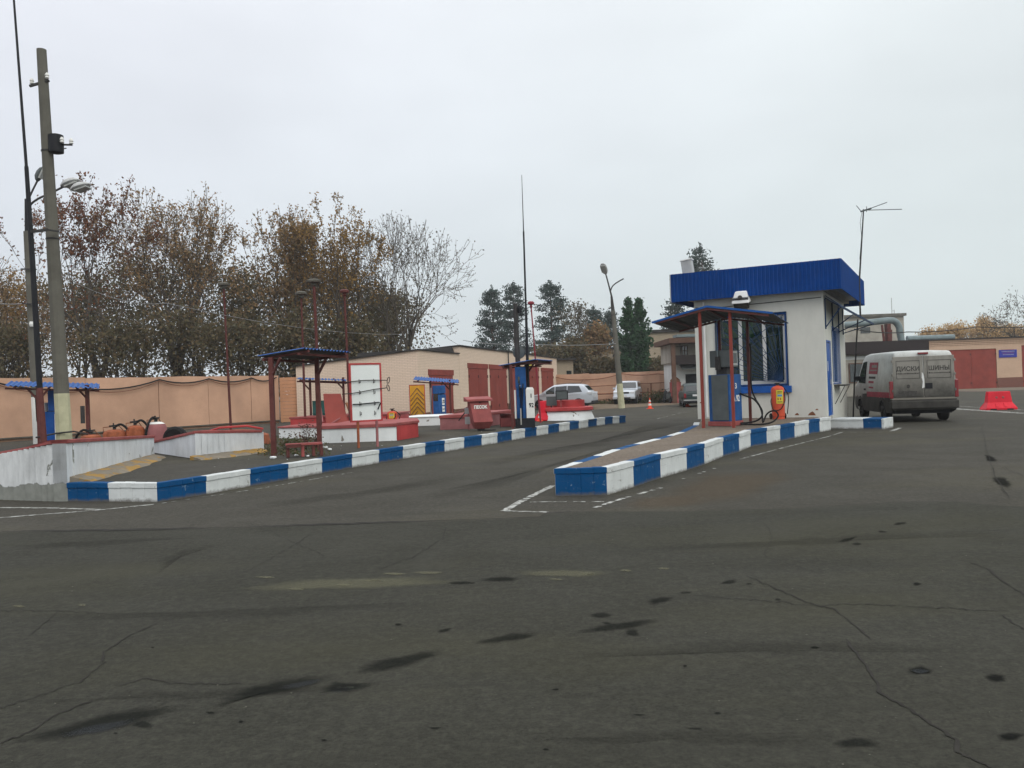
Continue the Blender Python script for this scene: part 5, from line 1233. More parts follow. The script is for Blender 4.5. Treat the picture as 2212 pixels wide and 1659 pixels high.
# ================================================================== sand box, grey boxes, open bin
sb = g(1040, 930, ZF); sbx = thing('sand_box', 'red sand box on a stem with a flat lid and white Cyrillic lettering', 'sand box', (sb.x, sb.y, ZF), R_(12))
zt = 1.0
MB().hexa([(-.20, -.10, .06), (.24, -.10, .06), (.24, .26, .06), (-.20, .26, .06)], [(-.27, -.30, .27), (.32, -.30, .27), (.32, .34, .27), (-.27, .34, .27)]).hexa([(-.27, -.30, .271), (.32, -.30, .271), (.32, .34, .271), (-.27, .34, .271)], [(-.36, -.16, zt-.1), (.22, -.16, zt-.1), (.22, .34, zt-.1), (-.36, .34, zt-.1)]).build('hopper', 'coping_red', sbx, bevel=.008)
MB().hexa([(-.46, -.26, zt-.1), (.34, -.26, zt-.1), (.34, .42, zt-.1), (-.46, .42, zt-.1)], [(-.46, -.26, zt-.03), (.34, -.26, zt-.03), (.34, .42, zt+.04), (-.46, .42, zt+.04)]).build('lid', 'coping_red', sbx, bevel=.01)
MB().bar((0, .05, -.02), (0, .05, .059), .2).bar((.0, -.1, .01), (.42, -.15, .01), .05, .03).build('stem', 'black_metal', sbx)
nn = Vector((0, -.54, .14)).normalized()
fn_ = Vector((0, -(.54), .14)); fn_ = Vector((0, -.54, -.14)).normalized(); upv = Vector((-.06, .14, .54)).normalized(); rt = upv.cross(Vector((0, -1, 0)))*-1
rt = Vector((1, 0, 0)); up2 = Vector((0, .14, .629)).normalized(); ou = Vector((0, -.629, .14)).normalized()
text_mesh('lettering', 'ПЕСОК', .135, 'label_white', sbx, (-.04, -.217, .72), (rt, up2, ou), .006, sx=.85)
MB().lathe([(.02, 0), (.02, .02)], (-.05, -.17, .86), 8, axis=(0, -1, 0)).build('catch', 'black_metal', sbx)
gp = at(1011, 915, 26.0); t = thing('switch_post', 'short red post with two small pale grey boxes left of the sand box', 'switch post', (gp.x, gp.y, ZF))
MB().bar((.02, .02, 0), (.02, .02, .9), .04).bar((-.06, -.02, .46), (.14, -.02, .46), .03).build('post', 'faded_red', t)
for z in (.60, .32): MB().bb(-.09, .07, -.06, .0, z-.09 if z > .5 else z-.13, z+.10).build('box', 'light_metal', t, bevel=.008)
mb = MB().bar((-.35, .2, .55), (.0, .1, .72), .1, .03, 1).bar((-.3, .2, .30), (-.05, .15, .6), .03, .03, 0); mb.build('flap', ['black_metal', 'faded_red'], t)
ob = g(1082, 922, ZF); t = thing('open_bin', 'low red metal bin with its lid raised, left of the pump marked 92', 'bin', (ob.x, ob.y, ZF), R_(4))
mb = MB(); wl = .62; dl = .5; hf = .28; hb = .40; th = .02
mb.bb(0, wl, 0, th, 0, hf); mb.bb(0, wl, dl-th, dl, 0, hb)
for x in (0, wl-th): mb.hexa([(x, th, 0), (x+th, th, 0), (x+th, dl-th, 0), (x, dl-th, 0)], [(x, th, hf+.02), (x+th, th, hf+.02), (x+th, dl-th, hb), (x, dl-th, hb)])
mb.bb(th, wl-th, th, dl-th, 0.0, .03); mb.build('bin_body', 'coping_red', t)
MB().hexa([(-.3, .05, .43), (.34, .02, .44), (.34, .5, .42), (-.3, .5, .41)], [(-.3, .05, .45), (.34, .02, .46), (.34, .5, .44), (-.3, .5, .43)]).build('lid', 'coping_red', t)
MB().bb(.1, .5, .1, .4, .03, .22).build('sand', 'dirt', t, bevel=.03)

# ================================================================== barriers and cones
def barrier(loc, rz, label, s=1.0):
    t = thing('traffic_barrier', label, 'barrier', loc, rz, 'red plastic traffic barriers')
    prof = [(-.30, 0), (.30, 0), (.30, .08), (.15, .30), (.11, .74), (-.11, .74), (-.15, .30), (-.30, .08)]; L = 1.2
    mb = MB(); x0, x1 = -L/2, L/2
    def ring(x, k): return [(x*(1.0 if z < .1 else (.80 if z < .4 else .70)), y*s, z*s) for y, z in prof]
    a, b = ring(x0, 0), ring(x1, 0); mb.add(a+b, [tuple(range(8)), tuple(range(15, 7, -1))]+[(i, 8+i, 8+(i+1) % 8, (i+1) % 8) for i in range(8)])
    o = mb.build('shell', 'barrier_red', t, bevel=.02)
    mb = MB()
    for x in (-.16, .16):
        mb.box((x, -.225*s, .19), (.11, .05, .19), rx=R_(-34))
    mb.build('recesses', 'barrier_red', t, bevel=.015)
    mb = MB()
    for x in (-.12, .13): mb.lathe([(.03, 0), (.05, .01), (.03, .02)], (x, -.128*s, .50), 10, axis=(0, -1, .1))
    mb.build('caps', 'coping_red', t)
    mb = MB()
    for x in (-.32, .32): mb.bb(x-.12, x+.12, -.304, -.28, -.002, .05)
    mb.build('foot_slots', 'black_metal', t)
    return t
bp_ = g(2157, 885); barrier((bp_.x, bp_.y, 0), R_(-6), 'red plastic traffic barrier standing alone on the right of the yard')
bp_ = at(1180, 906, 31.6); barrier((bp_.x, bp_.y, ZF), R_(70), 'red plastic barrier squeezed between the pump marked 92 and the round tank base')
M['cone_red'] = paint('cone_red', (.75, .09, .04), .5, .1, 3); 
def cone(loc, h, label):
    t = thing('traffic_cone', label, 'traffic cone', loc, 0, 'striped traffic cones')
    MB().bb(-h*.28, h*.28, -h*.28, h*.28, 0, h*.06).build('base', 'cone_red', t, bevel=.005)
    r = lambda z: h*.19*(1-z)+h*.035*z; mb = MB(); zs = [(.06, 0), (.30, 0), (.301, 1), (.48, 1), (.481, 0), (.64, 0), (.641, 1), (.80, 1), (.801, 0), (1, 0)]
    for (a, m0), (b, m1_) in zip(zs[::2], zs[1::2]): mb.lathe([(r(a), a*h), (r(b), b*h)], (0, 0, 0), 12, m0)
    mb.build('cone_body', ['cone_red', 'label_white'], t)
    return t
c_ = g(1404, 883); cone((c_.x, c_.y, 0), .66, 'small striped traffic cone on the asphalt right of the yard street lamp')
c_ = at(1487, 880, 51.5); cone((c_.x-.05, c_.y, 0), .6, 'striped cone half hidden left of the dark estate car')
c_ = g(1166, 910, ZF); cone((c_.x, c_.y, ZF), .42, 'small orange cone at the foot of the bright red vent pipe')
# round tank base with red rims and two grey sign boards
rc = g(1230, 908, ZF); rc.z = 0; t = thing('tank_mound', 'round white plastered tank base with a red rim and a red ring on top', 'tank base', (rc.x, rc.y+.9, ZF), 0)
MB().lathe([(1.02, 0), (.98, .12), (.90, .30), (.86, .33)], (0, 0, 0), 32).build('plinth', 'limewash', t, smooth=True)
MB().lathe([(.93, .331), (.98, .36), (.97, .46), (.90, .48)], (0, 0, 0), 32).build('rim', 'bright_red', t, smooth=True)
MB().lathe([(.60, .481), (.60, .73), (.56, .735), (.55, .5)], (.06, 0, 0), 28).build('ring', 'bright_red', t, smooth=True)
for (x0, y0, x1, y1, px, Y, lb) in ((1201, 845, 1226, 862, 1213, 30.8, 'dark grey sign board with a frame on a red post before the round tank base'), (1180, 857, 1203, 876, 1192, 31.2, 'lower plain grey sign board left of the framed one')):
    a, b = at(x0, y0, Y), at(x1, y1, Y); pb = at(px, 905, Y); t = thing('sign_board', lb, 'sign', (pb.x, pb.y, ZF), 0, 'grey sign boards by the tank base')
    MB().bb(a.x, b.x, Y-.02, Y, b.z, a.z).build('board', 'grey_metal', t, world=True)
    if px == 1213:
        mb = MB(); mb.bb(a.x-.02, b.x+.02, Y-.03, Y+.0, a.z-.01, a.z+.02); mb.bb(a.x-.02, b.x+.02, Y-.03, Y, b.z-.02, b.z+.01); mb.bb(a.x-.02, a.x+.01, Y-.03, Y, b.z+.01, a.z-.01); mb.bb(b.x-.01, b.x+.02, Y-.03, Y, b.z+.01, a.z-.01); mb.build('frame', 'black_metal', t, world=True)
    MB().bar((pb.x, Y+.04, ZF), (pb.x, Y+.04, b.z+.1), .05).build('post', 'coping_red' if px == 1213 else 'dark_metal', t, world=True)
# yellow chevron panel leaning on the garage
ya = at(903, 907, 36.2); t = thing('chevron_panel', 'yellow panel with brown chevron bars in a red frame leaning on the garage side wall', 'panel', (ya.x, ya.y, ZF), 0)
a, b = at(888, 907, 36.2), at(919, 905, 36.2); tl = at(887, 833, 36.3); wdt = b.x-a.x; hh = tl.z-ZF
MB().bb(-wdt/2, wdt/2, .0, .03, 0.02, hh).build('panel', 'yellow_board', t)
mb = MB(); mb.bb(-wdt/2-.03, -wdt/2, -.01, .04, .02, hh+.03); mb.bb(wdt/2, wdt/2+.03, -.01, .04, .02, hh+.03); mb.bb(-wdt/2, wdt/2, -.01, .04, hh, hh+.03); mb.build('frame', 'bright_red', t)
mb = MB()
for k in range(6):
    z = hh-.12-k*.20; mb.bar((0, -.012, z), (-wdt/2+.02, -.012, z-.36), .02, .03)
    mb.bar((0, -.016, z), (wdt/2-.02, -.016, z-.34), .02, .03) if k < 5 else None
mb.build('chevron_bars', 'plinth_brown', t)
# ================================================================== vehicles (local +x is the front)
def interp(prof, x):
    if x <= prof[0][0]: return prof[0][1]
    for (a, b), (c, d) in zip(prof, prof[1:]):
        if x <= c: return b+(d-b)*(x-a)/(c-a)
    return prof[-1][1]
class Car:
    def __init__(s, root, L, W, top, belt, tuck, arches, sill, plan=.10, ppow=7, ar=.36):
        s.r, s.L, s.W, s.top, s.belt, s.tuck, s.ar_, s.sill, s.plan, s.pp, s.ar = root, L, W, top, belt, tuck, arches, sill, plan, ppow, ar
        s.H = max(z for _, z in top)
    def hw(s, x, z):
        p = 1-s.plan*min(1, abs(x)/(s.L/2))**s.pp
        q = 1-.05*max(0, .5-z)/.3 if z < .5 else 1.0
        if z > s.belt: q -= s.tuck*((z-s.belt)/(s.H-s.belt))**1.2
        return s.W/2*p*q
    def bot(s, x):
        b = s.sill+ .10*max(0, (abs(x)-s.L*.42)/(s.L*.08))
        for ax_ in s.ar_:
            if abs(x-ax_) < s.ar: b = max(b, .33+math.sqrt(s.ar**2-(x-ax_)**2)-.0)
        return b
    def body(s, mat, mat_low=None, zlow=0, name='body'):
        xs = set(np.linspace(-s.L/2, s.L/2, 56).tolist())
        for ax_ in s.ar_:
            for k in range(-8, 9): xs.add(ax_+s.ar*math.sin(k/8*math.pi/2)*.999)
        for x, _ in s.top: xs.add(x)
        xs = sorted(x for x in xs if -s.L/2 <= x <= s.L/2); xs2 = [xs[0]]
        for x in xs[1:]:
            if x-xs2[-1] > .012: xs2.append(x)
        xs = xs2; mb = MB(); nl = 15; ring = []
        for x in xs:
            b, t = s.bot(x), interp(s.top, x); b = min(b, t-.1); zz = [b+(t-.07-b)*k/9 for k in range(10)]
            pts = [(s.hw(x, z), z) for z in zz]; w_ = s.hw(x, t)
            pts += [(w_-.012, t-.04), (w_-.045, t-.015), (w_-.11, t-.002), (w_*.55, t+.012), (0, t+.018)]
            R_half = pts; full = [(x, y, z) for y, z in R_half] + [(x, -y, z) for y, z in R_half[-2::-1]]
            ring.append(len(mb.v)); mb.v += full
        m = len(full)
        for a, b in zip(ring, ring[1:]):
            for j in range(m-1):
                zc = (mb.v[a+j][2]+mb.v[b+j][2])/2
                mb.f.append((a+j, a+j+1, b+j+1, b+j)); mb.m.append(1 if (mat_low and zc < zlow) else 0)
        for a, flip in ((ring[0], 0), (ring[-1], 1)):
            for j in range(nl-1):
                zc = (mb.v[a+j][2]+mb.v[a+j+1][2])/2
                q = (a+j, a+j+1, a+m-2-j, a+m-1-j)
                if len(set(q)) == 4: mb.f.append(q); mb.m.append(1 if (mat_low and zc < zlow) else 0)
                elif len(set(q)) == 3: mb.f.append(tuple(dict.fromkeys(q))); mb.m.append(0)
        s.bodyobj = mb.build(name, [mat]+([mat_low] if mat_low else []), s.r, smooth=True)
        # dark underside and wheel wells
        mb = MB(); mb.bb(-s.L/2+.2, s.L/2-.25, -s.W/2+.14, s.W/2-.14, s.sill-.02, s.sill+.32)
        for ax_ in s.ar_: mb.bb(ax_-s.ar-.02, ax_+s.ar+.02, -s.W/2+.12, s.W/2-.12, s.sill+.1, .34+s.ar+.02)
        mb.build('underbody', 'black_metal', s.r)
        return s.bodyobj
    def wheels(s, r=.33, w=.2, rim='alloy', inset=.02):
        for ax_ in s.ar_:
            for sg in (-1, 1):
                y = sg*(s.W/2-inset-w/2); wo = MB().lathe([(r*.62, -w/2), (r*.93, -w/2), (r, -w/2+.03), (r, w/2-.03), (r*.93, w/2), (r*.62, w/2)], (ax_, y, r), 24, axis=(0, 1, 0)).build('wheel', 'rubber', s.r, smooth=True)
                mb = MB(); yy = y+sg*(w/2+.001); mb.lathe([(r*.60, -.004), (r*.58, .004)], (ax_, yy, r), 20, 1, axis=(0, sg, 0))
                for k in range(5):
                    a = k*2*math.pi/5; mb.bar((ax_, yy+sg*.012, r), (ax_+math.cos(a)*r*.58, yy+sg*.008, r+math.sin(a)*r*.58), .05, .02)
                mb.lathe([(.06, 0), (.04, .02)], (ax_, yy, r), 10, axis=(0, sg, 0)); mb.build('rim', [rim, 'black_metal'], wo)
    def side(s, poly, mat, name, off=.006, sgs=(-1, 1), label=None, parent=None, sub=6):
        for sg in sgs:
            mb = MB()      # split the outline in vertical slices so that it follows the body
            xs = sorted(p[0] for p in poly); x0, x1 = xs[0], xs[-1]
            def span(x):
                zs = []
                for i in range(len(poly)):
                    (ax_, az), (bx_, bz) = poly[i], poly[(i+1) % len(poly)]
                    if (ax_ <= x <= bx_) or (bx_ <= x <= ax_):
                        if abs(ax_-bx_) < 1e-9: zs += [az, bz]
                        else: zs.append(az+(bz-az)*(x-ax_)/(bx_-ax_))
                return min(zs), max(zs)
            cuts = sorted(set(xs + np.linspace(x0, x1, sub*2+1).tolist())); prev = None
            for x in cuts:
                xx = min(max(x, x0+1e-4), x1-1e-4); za, zb = span(xx); col = [(x, sg*(s.hw(x, za+(zb-za)*k/4)+off), za+(zb-za)*k/4) for k in range(5)]
                if prev: 
                    k0 = len(mb.v); mb.v += prev+col
                    for k in range(4): mb.f.append((k0+k, k0+k+1, k0+6+k, k0+5+k)); mb.m.append(0)
                prev = col
            o = mb.build(name, mat, parent or s.r, smooth=True, fix=False)
            if label: o['label'] = label
    def onto(s, xa, xb, inset, mat, name, off=.01, parent=None, n=8):
        """strip lying on the upper profile between two stations (windscreen, rear window)"""
        mb = MB(); prev = None
        for k in range(n+1):
            x = xa+(xb-xa)*k/n; z = interp(s.top, x); dx = .02; sl = (interp(s.top, x+dx)-interp(s.top, x-dx))/(2*dx); L_ = math.hypot(sl, 1); nx, nz_ = -sl/L_, 1/L_
            w_ = s.hw(x, z)-inset; row = [(x+nx*off, -w_, z+nz_*off+.0), (x+nx*(off+.012), -w_*.5, z+nz_*(off+.014)), (x+nx*(off+.016), 0, z+nz_*(off+.02)), (x+nx*(off+.012), w_*.5, z+nz_*(off+.014)), (x+nx*off, w_, z+nz_*off)]
            if prev:
                k0 = len(mb.v); mb.v += prev+row
                for j in range(4): mb.f.append((k0+j, k0+5+j, k0+6+j, k0+j+1)); mb.m.append(0)
            prev = row
        return mb.build(name, mat, parent or s.r, smooth=True)
    def mirrors(s, x, z, mat):
        for sg in (-1, 1):
            y = sg*(s.hw(x, z)+.10); MB().box((x, y, z), (.10, .20, .15)).bar((x, sg*s.hw(x, z)*.98, z-.05), (x, y, z-.04), .03).build('mirror', mat, s.r, bevel=.02)

# --- delivery van at the kiosk
rear = at(1998, 905, 26.9); vd = Vector((.165, .986, 0)).normalized(); vc = Vector((rear.x, 26.9, 0))+vd*2.5
vt = thing('delivery_van', 'dirty white delivery van seen from behind, parked beside the kiosk', 'van', vc, math.atan2(vd.y, vd.x))
V_ = Car(vt, 5.0, 2.06, [(-2.5, 2.00), (-2.46, 2.07), (-2.38, 2.12), (-1.5, 2.15), (.6, 2.16), (1.05, 2.12), (1.25, 2.02), (1.75, 1.38), (2.2, 1.18), (2.42, 1.0), (2.5, .7)], 1.15, .13, (-1.45, 1.5), .30, .05, 10, .38)
V_.body('van', 'van_low', .74); V_.wheels(.33, .22, 'van_low', .03)
V_.side([(.62, 1.22), (.62, 1.92), (1.15, 1.9), (1.62, 1.36), (1.62, 1.24)], 'glass_car', 'side_window', .008)
V_.onto(1.27, 1.73, .12, 'glass_car', 'windscreen')
V_.side([(-2.42, .80), (-2.42, .96), (.45, .96), (.45, .80)], 'van_red', 'side_stripe', .006)
V_.side([(-.9, 1.50), (-.9, 1.86), (.25, 1.88), (.25, 1.52)], 'van_red', 'side_sign', .006)
V_.side([(-.8, 1.60), (-.8, 1.64), (.15, 1.65), (.15, 1.61)], 'van_grime', 'sign_line', .009); V_.side([(-.8, 1.70), (-.8, 1.78), (-.1, 1.79), (-.1, 1.71)], 'van_grime', 'sign_line', .009)
V_.side([(-.7, 1.36), (-.7, 1.43), (.2, 1.44), (.2, 1.37)], 'lettering_grime', 'side_lettering', .006); V_.side([(-.5, 1.22), (-.5, 1.29), (.2, 1.30), (.2, 1.23)], 'van_red', 'side_lettering', .006)
V_.side([(-.45, 1.06), (-.45, 1.11), (.15, 1.12), (.15, 1.07)], 'van_red', 'side_lettering', .006)
V_.side([(.50, .78), (.50, 1.95), (.515, 1.95), (.515, .78)], 'dark_metal', 'door_gap', .003); V_.side([(-.95, .78), (-.95, 1.98), (-.938, 1.98), (-.938, .78)], 'dark_metal', 'door_gap', .003); V_.side([(1.72, .5), (1.72, 1.28), (1.735, 1.28), (1.735, .5)], 'dark_metal', 'door_gap', .003)
V_.mirrors(1.5, 1.38, 'car_plastic')
MB().bb(.62, .78, .985+.02, 1.06, 1.0, 1.06).build('door_handle', 'car_plastic', vt)
X = -2.5      # rear face details (outer face looks to -x)
for y0, y1 in ((-.93, -.012), (.012, .93)):
    dpan = MB().bb(X-.022, X-.001, y0, y1, .80, 1.98).build('rear_door', 'van_grime', vt, bevel=.012)
    a, b = (y0+.10, y1-.10) if y0 < 0 else (y0+.10, y1-.10)
    mb = MB(); yy0, yy1, z0, z1 = a, b, 1.34, 1.86; w_ = .012
    mb.bb(X-.030, X-.0221, yy0, yy1, z0, z0+w_).bb(X-.030, X-.0221, yy0, yy1, z1-w_, z1).bb(X-.030, X-.0221, yy0, yy0+w_, z0+w_, z1-w_).bb(X-.030, X-.0221, yy1-w_, yy1, z0+w_, z1-w_)
    mb.build('window_blank_rim', 'lettering_grime', dpan)
    yc = (a+b)/2; n_ = Vector((-1, 0, 0)); rt_ = Vector((0, -1, 0))
    # the van's left side (+y) is at the left in the photo
    text_mesh('lettering', 'ДИСКИ' if y0 > 0 else 'ШИНЫ', .175, 'lettering_grime', dpan, (X-.0245, yc, 1.62), (rt_, Vector((0, 0, 1)), n_), .004, sx=1.12)
    mb = MB(); rr = random.Random(int(y0*100))
    y = yc-.34
    while y < yc+.34: wv = rr.uniform(.02, .05); mb.bb(X-.0245, X-.0222, y, y+wv, 1.47, 1.50+rr.uniform(0, .01)); y += wv+rr.uniform(.01, .02)
    mb.build('small_lettering', 'lettering_grime', dpan)
MB().bb(X-.034, X-.023, -.26, -.04, 1.04, 1.20).build('door_handle', 'black_metal', vt, bevel=.01)
mb = MB(); mb.bb(X-.030, X-.023, .22, .80, .84, .985); mb.build('number_plate', 'lettering_grime', vt)
MB().lathe([(.055, 0), (.05, .012), (.03, .014)], (X-.022, .47, 1.12), 16, axis=(-1, 0, 0)).build('emblem', 'lettering_grime', vt)
mb = MB()
mb.add([(X-.0236, -.02, 1.08), (X-.0236, .06, 1.05), (X-.0236, .03, 1.25), (X-.0236, .06, 1.36), (X-.0236, .05, 1.52), (X-.0236, .0, 1.46), (X-.0236, -.02, 1.3)], [(0, 1, 2, 3, 4, 5, 6)]); mb.build('wiped_patch', 'white_paint', vt)
mb = MB().bb(X-.05, X-.001, -.16, .16, 2.03, 2.085); mb.build('brake_light', 'tail_red', vt, bevel=.01)
for sg in (-1, 1):
    MB().bb(X-.02, X+.10, sg*.985-.055, sg*.985+.055, .78, 1.28).build('tail_light', 'tail_red', vt, bevel=.015)
    mb = MB(); 
    for z in (1.0, 1.45, 1.85): mb.bb(X-.04, X+.02, sg*.94-.03, sg*.94+.03, z-.035, z+.035)
    mb.build('door_hinges', 'van_grime', vt, bevel=.005)
MB().bb(X-.09, X+.25, -1.03, 1.03, .44, .70).build('rear_bumper', 'van_low', vt, bevel=.04)
MB().bb(X+.2, X+.5, -.8, .8, .30, .44).build('underrun_beam', 'black_metal', vt)

def children_rec(o):
    for c in bpy.data.objects:
        if c.parent == o: yield c; yield from children_rec(c)
for c in children_rec(vt):      # high-roof proportions: everything above the sills is stretched upward a little
    if c.type == 'MESH' and c.name.split('.')[0] not in ('wheel', 'rim'):
        for v in c.data.vertices:
            if v.co.z > .7: v.co.z += (v.co.z-.7)*.125
        c.data.update()
# --- silver sport-utility wagon, side on
hd = Vector((-.95, .31, 0)).normalized(); cc = at(1214, 860, 56.8); cc.z = 0
ct = thing('parked_car', 'silver station wagon seen from the side behind the round tank base', 'car', cc, math.atan2(hd.y, hd.x), 'cars parked in the yard')
C1 = Car(ct, 4.66, 1.82, [(-2.33, .85), (-2.28, 1.02), (-2.05, 1.18), (-1.72, 1.55), (-1.45, 1.63), (-.4, 1.67), (.35, 1.62), (.75, 1.42), (1.25, 1.08), (1.95, .96), (2.25, .80), (2.33, .6)], 1.0, .17, (-1.36, 1.32), .26, .16, 5, .37)
C1.body('silver', 'car_plastic', .33); C1.wheels(.34, .22)
C1.side([(-1.62, 1.12), (-1.40, 1.52), (-.62, 1.55), (-.62, 1.06)], 'glass_car', 'side_window', .008); C1.side([(-.57, 1.055), (-.57, 1.55), (.22, 1.52), (.22, 1.03)], 'glass_car', 'side_window', .008)
C1.side([(.27, 1.03), (.27, 1.51), (.45, 1.47), (1.0, 1.12), (1.0, 1.02)], 'glass_car', 'side_window', .008)
C1.side([(-.60, .34), (-.60, 1.05), (-.592, 1.05), (-.592, .34)], 'dark_metal', 'door_gap', .003); C1.side([(.24, .34), (.24, 1.03), (.248, 1.03), (.248, .34)], 'dark_metal', 'door_gap', .003); C1.side([(-1.5, .925), (-1.5, .94), (1.9, .905), (1.9, .89)], 'grey_metal', 'crease_line', .003)
C1.onto(-2.02, -1.76, .14, 'glass_car', 'rear_window'); C1.onto(.80, 1.20, .14, 'glass_car', 'windscreen'); C1.mirrors(.92, 1.1, 'silver')
for sg in (-1, 1): MB().bb(-2.30, -1.92, sg*.80-.05, sg*.80+.055, .95, 1.10).build('tail_light', 'headlamp', ct, bevel=.02); MB().bar((-1.2, sg*.62, 1.70), (.2, sg*.62, 1.695), .03).build('roof_rail', 'grey_metal', ct); MB().bb(1.95, 2.22, sg*.68-.12, sg*.68+.1, .70, .82).build('headlight', 'headlamp', ct, bevel=.02)
MB().bb(-2.36, -2.2, -.8, .8, .3, .52).build('rear_bumper', 'car_plastic', ct, bevel=.03); MB().bb(-2.348, -2.30, -.26, .26, .74, .86).build('number_plate', 'plate', ct); MB().tube([(-1.3, .0, 1.64), (-1.55, 0, 1.95)], .01, 4).build('aerial', 'black_metal', ct)

# --- silver off-roader facing the camera
hd = Vector((-.27, -.96, 0)).normalized(); cc = at(1357, 860, 65.0); cc.z = 0
ct = thing('parked_car', 'silver off-road car facing forward in front of the peach wall', 'car', cc, math.atan2(hd.y, hd.x), 'cars parked in the yard')
C2 = Car(ct, 4.6, 1.78, [(-2.3, 1.2), (-2.22, 1.6), (-2.0, 1.72), (.1, 1.75), (.35, 1.66), (.85, 1.17), (1.0, 1.12), (2.0, 1.04), (2.22, .92), (2.3, .6)], 1.08, .15, (-1.35, 1.42), .34, .12, 6, .38)
C2.body('silver', 'grey_metal', .50); C2.wheels(.36, .23)
C2.side([(-1.95, 1.14), (-1.95, 1.6), (-1.1, 1.62), (-1.1, 1.14)], 'glass_car', 'side_window', .008); C2.side([(-1.02, 1.14), (-1.02, 1.62), (-.2, 1.63), (-.2, 1.14)], 'glass_car', 'side_window', .008); C2.side([(-.13, 1.14), (-.13, 1.62), (.2, 1.62), (.68, 1.2), (.68, 1.14)], 'glass_car', 'side_window', .008)
C2.onto(.38, .82, .10, 'glass_car', 'windscreen'); C2.mirrors(.62, 1.2, 'silver')
for sg in (-1, 1): MB().bb(2.14, 2.26, sg*.62-.17, sg*.62+.17, .80, .95).build('headlight', 'headlamp', ct, bevel=.02); MB().lathe([(.06, 0), (.06, .02)], (2.33, sg*.62, .50), 12, axis=(1, 0, 0)).build('fog_light', 'headlamp', ct)
MB().bb(2.18, 2.27, -.38, .38, .80, .93).build('grille', 'black_metal', ct); MB().bb(2.24, 2.38, -.84, .84, .40, .62).build('front_bumper', 'silver', ct, bevel=.04); MB().bb(2.381, 2.39, -.26, .26, .56, .66).build('number_plate', 'plate', ct); MB().bb(2.381, 2.388, -.5, .5, .42, .52).build('air_intake', 'black_metal', ct)

# --- dark estate car from behind
hd = Vector((.12, .99, 0)).normalized(); cc = at(1499, 862, 52.2); cc.z = 0
ct = thing('parked_car', 'dark green old estate car seen from behind at the left edge of the kiosk', 'car', cc, math.atan2(hd.y, hd.x), 'cars parked in the yard')
C3 = Car(ct, 4.1, 1.65, [(-2.05, .80), (-2.02, .92), (-1.80, 1.32), (-1.68, 1.40), (-.4, 1.44), (.2, 1.40), (.75, .98), (1.9, .88), (2.05, .7)], .92, .16, (-1.2, 1.2), .25, .06, 8, .33)
C3.body('dark_green_car', 'black_metal', .36); C3.wheels(.30, .18)
C3.side([(-1.72, 1.0), (-1.6, 1.3), (-.75, 1.33), (-.75, 1.0)], 'glass_car', 'side_window', .008); C3.side([(-.68, 1.0), (-.68, 1.33), (.15, 1.31), (.55, 1.02)], 'glass_car', 'side_window', .008)
C3.onto(-2.0, -1.82, .12, 'glass_car', 'rear_window'); C3.onto(.24, .70, .12, 'glass_car', 'windscreen')
for sg in (-1, 1): MB().bb(-2.09, -1.99, sg*.71-.07, sg*.71+.07, .56, .84).build('tail_light', 'tail_red', ct, bevel=.01); MB().bar((-1.3, sg*.6, 1.47), (.0, sg*.6, 1.47), .03).build('roof_rail', 'light_metal', ct)
MB().bb(-2.14, -2.0, -.8, .8, .40, .46).build('bumper_trim', 'light_metal', ct, bevel=.01); MB().bb(-2.13, -1.9, -.79, .79, .28, .399).build('rear_bumper', 'black_metal', ct, bevel=.02); MB().bb(-2.075, -2.03, -.26, .26, .66, .77).build('number_plate', 'plate', ct)
MB().bar((-2.02, 0, 1.0), (-1.9, -.3, 1.18), .02).build('wiper', 'black_metal', ct)

# ================================================================== far buildings in the middle
def P2(px, Y): return at(px, 830, Y).x
def zz(px, py, Y): return at(px, py, Y).z
# low brick shed, long low brick building, tall brick building
x0, x1, Y = P2(1206, 74), P2(1243, 74), 76
t = thing('brick_shed', 'small tan brick shed with a flat dark roof behind the garage end', 'shed', (x0, Y, 0))
MB().bb(0, x1-x0, 0, 5, 0, zz(1220, 778, Y)).build('wall', 'brick_tan', t); MB().bb(-.3, x1-x0+.3, -.4, 5.3, zz(1220, 778, Y)+.001, zz(1220, 774, Y)).build('roof', 'roof_felt', t)
MB().bb(.9, 1.35, -.03, .02, 1.2, 2.9).build('window', 'glass_dark', t)
Y = 96; x0, x1 = P2(1243, Y), P2(1420, Y)
t = thing('brick_building', 'long low tan brick building with a sloping roof edge behind the pines', 'building', (x0, Y, 0))
h0, h1 = zz(1243, 768, Y), zz(1350, 753, Y); mb = MB().hexa([(0, 0, 0), (x1-x0, 0, 0), (x1-x0, 9, 0), (0, 9, 0)], [(0, 0, h0), (x1-x0, 0, h1+.5), (x1-x0, 9, h1+.5), (0, 9, h0)]); mb.build('wall', 'brick_tan', t)
MB().hexa([(-.2, -.3, h0+.002), (x1-x0+.2, -.3, h1+.502), (x1-x0+.2, 9.2, h1+.502), (-.2, 9.2, h0+.002)], [(-.2, -.3, h0+.2), (x1-x0+.2, -.3, h1+.7), (x1-x0+.2, 9.2, h1+.7), (-.2, 9.2, h0+.2)]).build('roof', 'roof_felt', t)
MB().lathe([(.3, 0), (.3, .1)], (P2(1331, Y)-x0, -.002, zz(1331, 769, Y)), 12, axis=(0, -1, 0)).build('vent_hole', 'black_metal', t)
Y = 88; x0, x1 = P2(1394, Y), P2(1560, Y); h = zz(1450, 717.5, Y)
t = thing('brick_building', 'tall plain tan brick building between the green tree and the kiosk', 'building', (x0, Y, 0))
MB().bb(0, x1-x0, 0, 10, 0, h).build('wall', 'brick_tan', t); MB().bb(-.2, x1-x0+.2, -.25, 10.2, h+.001, h+.3).build('roof', 'roof_felt', t)
